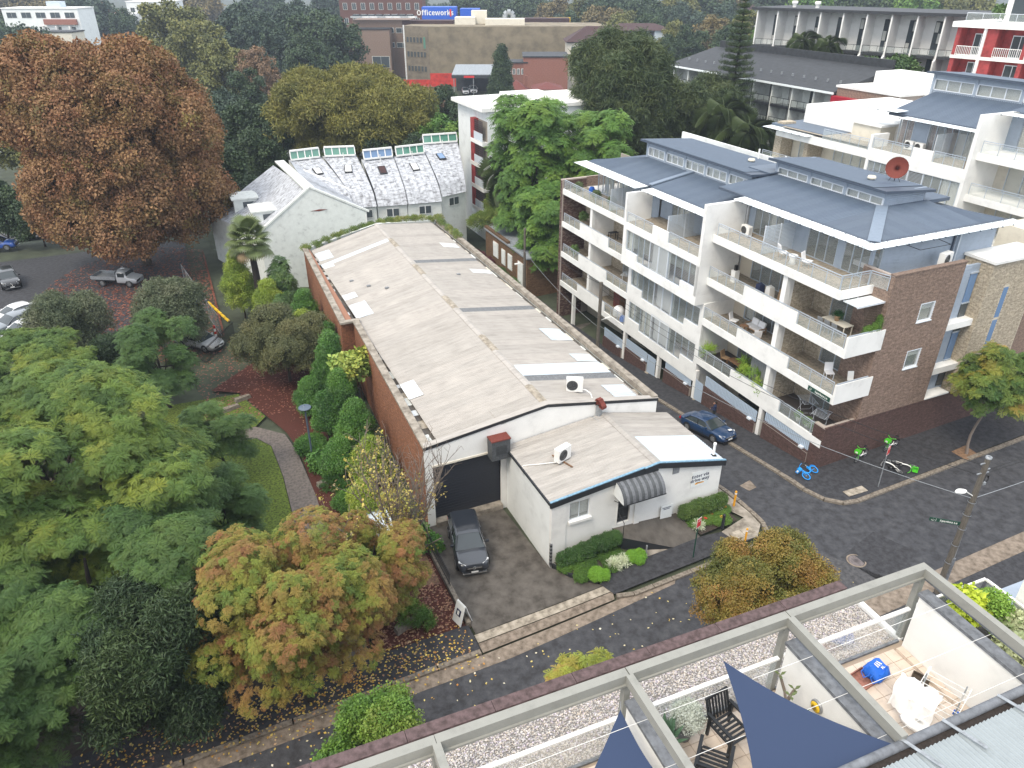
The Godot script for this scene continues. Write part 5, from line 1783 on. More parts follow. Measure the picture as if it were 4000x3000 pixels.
# ---------- lane fences,balcony things ----------
func lane_fence(label: String,z0: float,z1: float,gate := 0.0,sd := 1):
	var X := 35.42
	var drk := [M.brick_dark0,M.brick_dark1,M.brick_dark2]
	var y0 := gy(X,z0)
	var y1 := gy(X,z1)
	var top := maxf(y0,y1) + 0.95
	var T := thing("garden_fence",label,"fence",V(0,0,0),0.0,"brick and paling fences along the lane")
	bx(T,"brick_backing",M.mortar_dark,V(X + 0.01,minf(y0,y1) - 0.4,z0),V(X + 0.22,top,z1))
	bricks(T,V(X,minf(y0,y1) - 0.3,z0),V(0,0,1),z1 - z0,top - minf(y0,y1) + 0.3,V(-1,0,0),drk,[],170,sd,0.23,0.076,-0.02)
	bx(T,"capping",M.brick_dark1,V(X - 0.02,top,z0),V(X + 0.24,top + 0.07,z1))
	var n := int((z1 - z0) / 0.16)
	for i in n: bx(T,"paling",M.fence_blue,V(X + 0.1,top + 0.1,z0 + 0.05 + i * 0.16),V(X + 0.13,top + 1.02,z0 + 0.17 + i * 0.16))
	for yy in [0.2,0.85]: bx(T,"rail",M.fence_blue,V(X + 0.13,top + yy,z0),V(X + 0.17,top + yy + 0.05,z1))
	bx(T,"letterbox",M.alu_white,V(X - 0.12,top + 0.07,z1 - 0.75),V(X + 0.1,top + 0.2,z1 - 0.4))
	if gate > 0.0:
		var G2: Node = node(T,"gate")
		for i in int(gate / 0.14): bx(G2,"paling",M.fence_blue,V(X + 0.1,y1 + 0.12,z1 + 0.04 + i * 0.14),V(X + 0.13,y1 + 1.95,z1 + 0.15 + i * 0.14))
		bx(G2,"frame",M.fence_blue,V(X + 0.13,y1 + 0.3,z1 + 0.03),V(X + 0.16,y1 + 0.36,z1 + gate))
		bx(G2,"frame",M.fence_blue,V(X + 0.13,y1 + 1.75,z1 + 0.03),V(X + 0.16,y1 + 1.81,z1 + gate))
		bx(T,"gate_step",M.concrete_light,V(X - 0.1,y1 - 0.3,z1 + 0.02),V(X + 0.7,y1 + 0.18,z1 + gate))

func pot_plant(label: String,at: Vector3,kind: String,n: int,size: float,h: float,pal: Array,potm: Material,sd: int,grp := "balcony pot plants"):
	var T := thing("pot_plant",label,"pot plant",at,0.0,grp)
	var pm := MB.new()
	pm.lathe([Vector2(0.0,0.34),Vector2(0.19,0.34),Vector2(0.21,0.36),Vector2(0.21,0.31),Vector2(0.14,0.0),Vector2(0,0)],12)
	part(T,"pot",pm,potm)
	var sm := MB.new()
	sm.tube(V(0,0.3,0),V(0,h,0),0.03,0.02,5)
	part(T,"stem",sm,M.bark)
	crown(T,[[V(0,h,0),V(size * 0.7,size * 0.6,size * 0.7)]],n,kind,size * 0.8,pal,M.leaf,sd,0.6,"leaves")
	return T

func table_set(label: String,at: Vector3,turn: float,w: float,d: float,mt: Material):
	var T := thing("table",label,"table",at,turn,"balcony tables")
	bx(T,"tabletop",mt,V(-w / 2,0.71,-d / 2),V(w / 2,0.75,d / 2))
	for a in [-1,1]:
		for b in [-1,1]: bx(T,"leg",mt,V(a * (w / 2 - 0.05) - 0.025,0,b * (d / 2 - 0.05) - 0.025),V(a * (w / 2 - 0.05) + 0.025,0.71,b * (d / 2 - 0.05) + 0.025))
	return T

func chair(label: String,at: Vector3,turn: float,seat: Material,legs: Material,grp := "balcony chairs",w := 0.55):
	var T := thing("chair",label,"chair",at,turn,grp)
	bx(T,"seat",seat,V(-w / 2,0.4,-w / 2),V(w / 2,0.46,w / 2))
	var bm := MB.new()
	bm.obox(Transform3D(Basis(Vector3.RIGHT,-0.25),V(0,0.72,-w / 2 - 0.05)),V(w,0.55,0.05))
	part(T,"backrest",bm,seat)
	for a in [-1,1]:
		for b in [-1,1]: bx(T,"leg",legs,V(a * (w / 2 - 0.04) - 0.02,0,b * (w / 2 - 0.04) - 0.02),V(a * (w / 2 - 0.04) + 0.02,0.4,b * (w / 2 - 0.04) + 0.02))
	return T

func airer(label: String,at: Vector3,turn: float,grp := "clothes airers"):
	var T := thing("clothes_airer",label,"clothes airer",at,turn,grp)
	for s in [-1,1]:
		var m := MB.new()
		m.beam(V(s * 0.28,0,-0.45),V(-s * 0.28,0.95,-0.45),0.02,0.02)
		m.beam(V(s * 0.28,0,0.45),V(-s * 0.28,0.95,0.45),0.02,0.02)
		m.beam(V(s * 0.28,0,-0.45),V(s * 0.28,0,0.45),0.02,0.02)
		part(T,"leg_frame",m,M.alu_white)
	for i in 9: bx(T,"rod",M.alu_white,V(-0.62 + i * 0.155,0.94,-0.5),V(-0.605 + i * 0.155,0.955,0.5))
	for s in [-0.5,0.49]: bx(T,"side_bar",M.alu_white,V(-0.65,0.93,s),V(0.66,0.95,s + 0.015))

func apartments_behind():
	lane_fence("brick and paling fence nearest the driveway opening, beside the wooden pole",-56.6,-53.2,0.0,101)
	lane_fence("brick and paling fence below the bay's far half, between two white gates",-52.6,-49.0,1.35,102)
	lane_fence("brick and paling fence below the bay's near half, ending at the thick white column",-46.3,-42.6,0.0,103)
	lane_fence("long brick and paling fence behind the parked blue car",-40.9,-34.8,0.0,104)
	lane_fence("brick and paling fence at the street corner above the blue bike",-34.0,-29.6,0.0,105)
	var gt := thing("garden_gate","pale blue paling gate in the lane beside the thick white column","gate",V(35.5,gy(35.5,-41.6),-42.0),0.0)
	for i in 7: bx(gt,"paling",M.fence_blue,V(0,0.1,i * 0.14),V(0.03,1.9,i * 0.14 + 0.12))
	bx(gt,"step",M.concrete_light,V(-0.15,-0.4,0),V(0.7,0.1,1.0))
	bx(gt,"rail",M.fence_blue,V(0.03,0.4,0),V(0.06,0.46,0.98))
	bx(gt,"rail",M.fence_blue,V(0.03,1.6,0),V(0.06,1.66,0.98))
	# things on the balconies
	table_set("long cream dining table on the corner balcony below the white awning",V(37.1,9.6,-31.0),PI / 2,1.9,0.8,M.cream)
	pot_plant("small green pot plant on the cream dining table",V(37.1,10.35,-31.1),"small",12,0.3,0.4,P([[0.02,0.07,0.02],[0.03,0.1,0.03]]),M.timber_light,201)
	for i in 3: chair("dark chair tucked under the cream dining table",V(36.45,9.6,-31.6 + i * 0.6),PI / 2,M.grey,M.grey,"dark chairs at the cream table",0.42)
	chair("white slatted lounge chair on the tan corner balcony",V(37.2,6.25,-30.8),-0.5,M.white_cloth,M.alu_white)
	chair("small white chair beside the lattice on the tan corner balcony",V(37.6,6.25,-29.3),-0.4,M.white_plastic,M.alu_white,"balcony chairs",0.4)
	var sofa := thing("sofa","timber outdoor sofa with pale cushions on the second balcony","sofa",V(37.6,6.25,-38.6),-PI / 2)
	bx(sofa,"seat_frame",M.timber_light,V(-0.75,0.2,-0.35),V(0.75,0.3,0.35))
	for k in 2:
		bx(sofa,"seat_cushion",M.white_cloth,V(-0.72 + k * 0.73,0.3,-0.3),V(-0.01 + k * 0.73,0.44,0.34))
		var cb := MB.new()
		cb.obox(Transform3D(Basis(Vector3.RIGHT,-0.25),V(-0.36 + k * 0.72,0.66,-0.3)),V(0.66,0.45,0.14))
		part(sofa,"back_cushion",cb,M.white_cloth)
	for s in [-1,1]:
		bx(sofa,"arm",M.timber_light,V(s * 0.8 - 0.04,0.5,-0.35),V(s * 0.8 + 0.04,0.55,0.35))
		for b in [-0.32,0.32]: bx(sofa,"leg",M.timber_light,V(s * 0.78 - 0.03,0,b - 0.03),V(s * 0.78 + 0.03,0.5,b + 0.03))
	chair("timber armchair with pale cushion facing the outdoor sofa",V(36.6,6.25,-37.3),2.6,M.white_cloth,M.timber_light)
	chair("timber armchair with pale cushion at the far end of the sofa balcony",V(36.9,6.25,-40.2),0.4,M.white_cloth,M.timber_light)
	table_set("low timber table beside the outdoor sofa",V(36.5,6.25,-38.6),0.0,0.5,0.5,M.timber)
	table_set("brown timber table on the planted balcony above the lane",V(36.9,2.8,-39.2),PI / 2,1.4,0.8,M.timber)
	chair("cane chair with pink cushion on the planted balcony",V(37.0,2.8,-40.6),0.3,M.timber_light,M.timber)
	var yuc := P([[0.10,0.2,0.02],[0.2,0.32,0.03],[0.3,0.4,0.06]])
	var k := 0
	for q in [[36.0,-41.6,0.8,"yucca in a pot at the far end of the planted balcony"],[36.4,-38.0,1.3,"tall yucca behind the timber table of the planted balcony"],[36.0,-37.2,1.1,"spiky yucca leaning over the planted balcony parapet, left of two"],[36.0,-36.3,1.3,"largest spiky yucca over the planted balcony parapet, right of two"],[36.0,-35.6,0.7,"bushy low yucca at the grey curtain of the planted balcony"]]:
		pot_plant(q[3],V(q[0],2.8,q[1]),"tuft",9,0.55,q[2],yuc,M.timber,210 + k)
		k += 1
	pot_plant("green pot plant in a tan pot against the white column of the planted balcony",V(35.95,2.8,-35.1),"fine",26,0.42,0.6,P([[0.08,0.16,0.03],[0.14,0.22,0.04]]),M.timber_light,220)
	var cur := MB.new()
	var l0 := []
	var l1 := []
	for i in 40:
		l0.append(V(36.3 + 0.05 * sin(i * 1.1),2.9,-37.0 + i * 0.055))
		l1.append(V(36.2 + 0.03 * sin(i * 1.3),5.5,-37.0 + i * 0.055))
	cur.loft([l0,l1],false)
	solo("outdoor_curtain",cur,M.grey,"grey outdoor curtain hung behind the yuccas","curtain")
	airer("folding clothes airer nearest the corner on the lowest balcony",V(36.9,2.8,-30.4),0.4)
	airer("folding clothes airer further back on the lowest balcony",V(37.4,2.8,-32.2),1.2)
	for q in [[-31.4,"leafy pot plant left of three behind the corner glass"],[-30.6,"leafy pot plant in the middle of three behind the corner glass"],[-29.9,"leafy pot plant right of three behind the corner glass"]]:
		pot_plant(q[1],V(36.0,2.8,q[0]),"fine",14,0.3,0.45,P([[0.08,0.16,0.03],[0.12,0.2,0.04]]),M.white_plastic,230 + k)
		k += 1
	ac_unit("white condenser on the top terrace behind the white fin wall",V(37.6,13.0,-41.2),-PI / 2,"apartment air conditioners")
	ac_unit("white condenser on the roof ledge beside the grey clad wall",V(44.2,13.4,-29.9),0.2,"apartment air conditioners",1.2)
	for q in [[36.6,-36.2,1.2,"white tub chair left of the white table on the top terrace"],[36.8,-34.2,0.4,"white tub chair right of the white table on the top terrace"]]:
		chair(q[3],V(q[0],13.0,q[1]),q[2],M.white_cloth,M.timber_light)
	var wt := thing("side_table","white hourglass side table on the top terrace","table",V(36.4,13.0,-35.1))
	var wm := MB.new()
	wm.lathe([Vector2(0,0.62),Vector2(0.3,0.62),Vector2(0.32,0.58),Vector2(0.17,0.3),Vector2(0.26,0.0),Vector2(0,0)],18)
	part(wt,"body",wm,M.white_plastic)
	var bed := thing("bed","bed with white linen seen through the top corner glazing","bed",V(40.4,13.0,-32.1),0.0)
	bx(bed,"mattress",M.white_cloth,V(-0.9,0.25,-0.8),V(0.9,0.6,0.8))
	for s in [-0.4,0.4]: bx(bed,"pillow",M.white_cloth,V(0.4,0.6,s - 0.3),V(0.85,0.78,s + 0.3))
	bx(bed,"headboard",M.timber_light,V(0.9,0,-0.85),V(1.0,1.1,0.85))
	for q in [[36.6,9.6,-37.8,"cloth_navy","blue crumpled bag among boxes on the third balcony"],[36.9,9.6,-37.1,"white_plastic","white box stacked behind the third balcony parapet"],[37.4,9.6,-36.3,"timber_light","brown cardboard box leaning on the third balcony wall"]]:
		var bxm := MB.new()
		bxm.hexa([V(-0.28,0,0.28),V(0.28,0,0.25),V(0.26,0,-0.28),V(-0.27,0,-0.25)],[V(-0.25,0.95,0.2),V(0.22,0.9,0.2),V(0.2,1.0,-0.2),V(-0.22,0.92,-0.22)])
		solo("storage_box",bxm,M[q[3]],q[4],"box","balcony clutter").position = V(q[0],q[1],q[2])
	var tub := thing("tubular_heater","white boxy heater with black speaker on top on the third balcony","heater",V(36.9,9.6,-40.9))
	bx(tub,"body",M.white_plastic,V(-0.22,0,-0.22),V(0.22,0.9,0.22))
	bx(tub,"speaker",M.black,V(-0.1,0.9,-0.1),V(0.1,1.3,0.1))
	shrub("planter_shrub","green trailing shrub on the corner parapet beside the lattice",V(38.0,10.5,-28.85),[[V(0,0.15,0),V(0.35,0.3,0.2)],[V(-0.7,0.05,0),V(0.3,0.25,0.18)],[V(0.25,0.5,0),V(0.25,0.4,0.2)]],260,"fine",0.16,P([[0.06,0.14,0.02],[0.13,0.22,0.03]]),240)
	# far-end balconies
	pot_plant("tall rubber plant behind the far third-level balustrade",V(36.2,7.5,-63.0),"fine",30,0.4,1.3,P([[0.02,0.06,0.02],[0.06,0.1,0.02]]),M.grey,250)
	pot_plant("bonsai-like plant on the far second-level balcony",V(37.3,4.25,-62.8),"fine",16,0.35,1.1,P([[0.08,0.13,0.03],[0.12,0.16,0.04]]),M.cream,251)
	pot_plant("leafy plant in a square cream pot on the far second-level balcony",V(36.2,4.25,-64.4),"fine",22,0.4,0.7,P([[0.06,0.12,0.03],[0.1,0.16,0.04]]),M.cream,252)
	for q in [[-64.8,"white planter with herbs at the far end of the top terrace"],[-61.2,"white planter with a grey shrub midway along the top terrace"],[-58.4,"white planter with grass nearest the ribbed screen of the top terrace"]]:
		pot_plant(q[1],V(36.5,10.85,q[0]),"fine",22,0.4,0.5,P([[0.08,0.12,0.05],[0.12,0.16,0.07]]),M.white_plastic,260 + k)
		k += 1
	table_set("white table on the far second-level balcony",V(36.5,4.25,-61.4),0.0,0.9,0.7,M.white_plastic)
	table_set("dark barbecue-like table on the far third-level balcony",V(37.2,7.5,-58.8),0.0,0.9,0.5,M.fascia_dark)
	airer("clothes airer on the second-level balcony next to the bay",V(36.9,4.25,-55.4),0.7)
	var tarp := MB.new()
	tarp.lathe([Vector2(0,0.95),Vector2(0.3,0.9),Vector2(0.5,0.7),Vector2(0.6,0.45),Vector2(0.55,0)],9)
	solo("covered_junk",tarp,M.white_cloth,"white sheet thrown over stored furniture on the lowest far balcony","covered furniture").position = V(36.4,1.0,-55.6)
	var chest := thing("storage_cabinet","red brown timber cabinet behind the wooden pole on the lowest far balcony","cabinet",V(37.4,1.0,-57.2))
	bx(chest,"carcass",M.timber,V(-0.3,0,-0.6),V(0.3,1.7,0.6))
	for s in 3: bx(chest,"door",M.roof_tile_red,V(-0.33,0.1,-0.56 + s * 0.39),V(-0.3,1.6,-0.22 + s * 0.39))
	for q in [["blue_bag_pile","bag_blue",36.0,1.0,-54.2,"bright blue bag on the lowest far balcony"],["blue_bag_pile","bag_blue",37.5,10.85,-63.8,"blue bag against the brick parapet of the top terrace"]]:
		var pm := MB.new()
		pm.lathe([Vector2(0,0.6),Vector2(0.22,0.55),Vector2(0.32,0.3),Vector2(0.28,0)],9)
		solo(q[0],pm,M[q[1]],q[5],"bag","balcony clutter").position = V(q[2],q[3],q[4])
	var bbq := thing("covered_barbecue","dark grey covered barbecue behind the corner palings","barbecue",V(36.6,0.6,-31.2))
	bx(bbq,"cover",M.cap_grey,V(-0.35,0.2,-0.7),V(0.35,1.1,0.7))
	bx(bbq,"base",M.black,V(-0.3,0,-0.6),V(0.3,0.2,0.6))
	second_block()

# white block further right with the same slate roofs
func second_block():
	var B := thing("apartment_block","white apartment block at right behind the lane block, slate roofed with slatted shutters","building",V(0,0,0))
	var X := 58.0
	# fin line at z -39.8 ; bay z -49.4 .. -39.8 ; left part z -61 .. -49.4 ; right part z -39.8 .. -25
	bx(B,"core",M.white,V(62,-3,-62),V(74,18,-24))
	# bay storey
	bx(B,"wall",M.white,V(X,15.1,-49.4),V(X + 0.4,16.15,-39.9))
	bx(B,"wall",M.white,V(X,11.2,-49.4),V(X + 0.4,13.0,-39.9))
	bx(B,"parapet",M.white,V(X - 0.01,16.15,-45.0),V(X + 0.15,17.0,-43.0))
	balustrade(B,V(X + 0.06,16.15,-49.2),V(X + 0.06,16.15,-45.1),4,0.92)
	balustrade(B,V(X + 0.06,16.15,-42.9),V(X + 0.06,16.15,-40.1),3,0.92)
	glz(B,X + 0.1,-49.3,-46.6,13.0,15.1,4,{"louvre": [0,1,2,3],"ly": 14.4})
	shutter(B,X + 0.1,-46.5,-43.4,12.4,15.1)
	glz(B,X + 0.1,-43.4,-40.0,12.7,15.1,4,{"curtain": [2,3]})
	bx(B,"room_wall",M.room,V(X + 1.6,11,-49.3),V(X + 1.7,15.2,-40))
	bx(B,"terrace_floor",M.floor_tile,V(X + 0.2,16.13,-61),V(62,16.16,-39.9))
	bx(B,"fin_wall",M.white,V(X,8,-39.9),V(62.2,20.4,-39.6))
	bx(B,"fin_wall",M.white,V(X,11,-49.6),V(60.0,17.3,-49.3))
	# upper storey set back
	glz(B,61.0,-49.3,-47.8,16.16,18.7,2,{"curtain": [0,1],"cmat": M.curtain_stripe})
	cladding(B,V(61.05,16.16,-47.8),V(0,0,1),1.6,2.5,V(-1,0,0),M.clad_grey)
	glz(B,61.0,-46.2,-44.0,16.16,18.7,3,{"curtain": [0,2],"cmat": M.curtain_stripe})
	privacy(B,-43.8,X + 1.0,61.0,16.16,2.0)
	glz(B,61.0,-43.4,-40.1,16.16,18.7,4,{"curtain": [1,2]})
	bx(B,"roof_edge",M.fascia_blue,V(60.3,18.75,-50.2),V(60.5,18.95,-39.9))
	roof_sheets(B,-39.9,-50.4,60.4,18.95,func(z): return V(66.0,20.4,z),0.8)
	sunshade(B,V(59.3,18.8,-48.2),V(59.3,18.8,-39.95),V(1.05,0.05,0),7)
	sunshade(B,V(59.4,19.2,-51.8),V(59.4,19.2,-48.6),V(1.4,0.05,0),3)
	clerestory(B,66.0,70,-51.0,-38.0,20.4,21.9,3)
	# left part,one level down
	bx(B,"slab",M.white,V(X,15.2,-61.5),V(62,15.9,-49.6))
	balustrade(B,V(X + 0.06,15.9,-55.2),V(X + 0.06,15.9,-49.7),5,0.95)
	bx(B,"slab",M.white,V(X - 0.3,12.0,-63),V(62,12.6,-49.6))
	bx(B,"parapet",M.white,V(X - 0.31,12.6,-57.5),V(X - 0.15,13.45,-52.5))
	balustrade(B,V(X - 0.25,12.6,-62.8),V(X - 0.25,12.6,-57.6),4,0.95)
	balustrade(B,V(X - 0.25,12.6,-52.4),V(X - 0.25,12.6,-49.7),3,0.95)
	glz(B,60.6,-60.5,-58.5,12.6,15.0,2,{"nm": "sliding_door"})
	glz(B,60.6,-55.8,-50.2,12.6,15.0,5,{"nm": "sliding_door","curtain": [1,3]})
	bx(B,"rear_wall",M.cream,V(60.7,12.6,-63),V(61.0,15.2,-49.6))
	bx(B,"brick_pier",M.brick_creamb0,V(59.0,9,-62.6),V(60.6,16.4,-61.6))
	bx(B,"party_wall",M.brick_creamb1,V(58.6,12.6,-57.9),V(60.6,15.2,-57.4))
	bx(B,"roof_terrace_box",M.cream,V(60.0,15.9,-53.6),V(62,17.6,-50.4))
	bx(B,"roof_terrace_cap",M.white,V(59.8,17.6,-53.8),V(62,17.8,-50.2))
	sunshade(B,V(57.4,15.9,-63),V(57.4,15.9,-56.6),V(1.2,0.05,0),6)
	bx(B,"low_roof",M.roof_slate,V(58.6,16.0,-63),V(66,16.2,-55.5))
	# right part,half a level up
	for f in [10.9,14.2,17.5]:
		bx(B,"slab",M.white,V(X + 0.6,f - 0.55,-39.6),V(62,f,-24))
		balustrade(B,V(X + 0.66,f,-39.4),V(X + 0.66,f,-33.8),4,0.95)
		bx(B,"parapet",M.white,V(X + 0.59,f,-33.7),V(X + 0.75,f + 0.95,-24))
		glz(B,61.6,-38.6,-32,f,f + 2.5,5,{"nm": "sliding_door","curtain": [1,2]})
		bx(B,"rear_wall",M.render_beige,V(61.7,f,-39.6),V(62.0,f + 2.8,-24))
	cladding(B,V(61.55,17.5,-39.6),V(0,0,1),1.0,3.0,V(-1,0,0),M.clad_grey)
	roof_sheets(B,-24,-39.4,60.6,20.6,func(z): return V(66.0,21.2,z),0.9)
	sunshade(B,V(59.5,20.4,-39.3),V(59.5,20.4,-25),V(1.1,0.05,0),10)
	bx(B,"low_wall",M.cream,V(54.5,9.0,-33.5),V(61,14.0,-29.5))
	for e in 2: ac_unit(["white condenser left of two on the bay terrace of the right rear block","white condenser right of two on the bay terrace of the right rear block"][e],V(60.4,16.16,-47.3 + e * 1.05),-PI / 2,"apartment air conditioners")
	var dish := thing("satellite_dish","rusty satellite dish on the slate clerestory roof","satellite dish",V(46.6,17.0,-37.0),-1.0)
	var dm := MB.new()
	dm.lathe([Vector2(0.0,0.0),Vector2(0.3,0.04),Vector2(0.6,0.16),Vector2(0.75,0.28)],20)
	var dp := part(dish,"bowl",dm,M.rust)
	dp.transform = Transform3D(Basis(Vector3.RIGHT,1.2),V(0,0.95,0))
	var sm := MB.new()
	sm.tube(V(0,0,0),V(0,0.95,0),0.03,0.03,6)
	sm.tube(V(0.4,0,0.1),V(0,0.8,0),0.02,0.02,5)
	sm.tube(V(-0.4,0,0.1),V(0,0.8,0),0.02,0.02,5)
	part(dish,"stand",sm,M.black)
	for q in [[45.0,-37.6,"white roof ventilator next to the satellite dish"],[44.5,-49.5,"white roof ventilator between the pipe vents on the far slate roof"]]:
		var v := thing("roof_ventilator",q[2],"ventilator",V(q[0],17.0 if q[1] > -40 else 15.9,q[1]),0.0,"roof ventilators")
		var vm := MB.new()
		vm.lathe([Vector2(0,0.5),Vector2(0.25,0.46),Vector2(0.3,0.36),Vector2(0.3,0.26),Vector2(0.16,0.22),Vector2(0.16,0)],12)
		part(v,"cowl",vm,M.cream)
	for q in [[46.2,-50.6,"white vent pipe at left of the roof frame"],[46.2,-47.4,"white vent pipe at right of the roof frame"]]:
		var pm := MB.new()
		pm.tube(V(0,0,0),V(0,1.2,0),0.08,0.08,8)
		solo("vent_pipe",pm,M.white_plastic,q[2],"vent pipe","roof vent pipes").position = V(q[0],15.6,q[1])
# ---------- buildings further off ----------
# a block with its front along local x (0..L) at z = 0,rows of windows [y,h,n,w,x from,x to]
func block(nm: String,label: String,x: float,z: float,th: float,L: float,d: float,y0: float,y1: float,wm: Material,rm: Material,rows := [],grp := "") -> Node3D:
	var T := thing(nm,label,"building",V(x,0,z),th,grp)
	bx(T,"wall",wm,V(0,y0,-d),V(L,y1,0))
	if rm: bx(T,"roof",rm,V(-0.25,y1,-d - 0.2),V(L + 0.25,y1 + 0.35,0.25))
	for r in rows:
		var n: int = r[2]
		var xa: float = r[4] if r.size() > 4 else 0.6
		var xb: float = r[5] if r.size() > 5 else L - 0.6
		for i in n:
			var cx := lerpf(xa,xb,(i + 0.5) / n)
			var w: float = r[3]
			var W: Node = node(T,"window")
			bx(W,"frame",M.white_old,V(cx - w / 2 - 0.1,r[0] - 0.1,0.0),V(cx + w / 2 + 0.1,r[0] + r[1] + 0.1,0.06))
			for k in 2: bx(W,"pane",M.glass_far,V(cx - w / 2 + k * w / 2 + 0.04,r[0],0.06),V(cx - w / 2 + (k + 1) * w / 2 - 0.04,r[0] + r[1],0.08))
	return T

func hip_roof(par: Node,nm: String,mt: Material,x0: float,x1: float,z0: float,z1: float,y: float,h: float,over := 0.4):
	var m := MB.new()
	var a := V(x0 - over,y,z1 + over)
	var b := V(x1 + over,y,z1 + over)
	var c := V(x1 + over,y,z0 - over)
	var d := V(x0 - over,y,z0 - over)
	var w := (z1 - z0) / 2.0 + over
	var long := (x1 - x0) > (z1 - z0)
	var e := V(x0 - over + w,y + h,(z0 + z1) / 2.0) if long else V((x0 + x1) / 2.0,y + h,z1 + over - (x1 - x0) / 2.0)
	var f := V(x1 + over - w,y + h,(z0 + z1) / 2.0) if long else V((x0 + x1) / 2.0,y + h,z0 - over + (x1 - x0) / 2.0)
	if long:
		m.quad(a,b,f,e)
		m.quad(c,d,e,f)
		m.tri(b,c,f)
		m.tri(d,a,e)
	else:
		m.tri(a,b,e)
		m.quad(b,c,f,e)
		m.tri(c,d,f)
		m.quad(d,a,e,f)
	part(par,nm,m,mt)

func plain_rail(par: Node,a: Vector3,b: Vector3,n: int,h: float,mt: Material,fill: Material):
	var R: Node = node(par,"balustrade")
	for y in [h,0.1]:
		var m := MB.new()
		m.beam(a + V(0,y,0),b + V(0,y,0),0.05,0.06)
		part(R,"rail",m,mt)
	for i in n + 1:
		var p := a.lerp(b,float(i) / n)
		var m := MB.new()
		m.beam(p,p + V(0,h,0),0.04,0.04)
		part(R,"post",m,mt)
	if fill:
		var g := MB.new()
		g.beam(a + V(0,h / 2.0,0),b + V(0,h / 2.0,0),0.01,h - 0.1)
		part(R,"pane",g,fill)

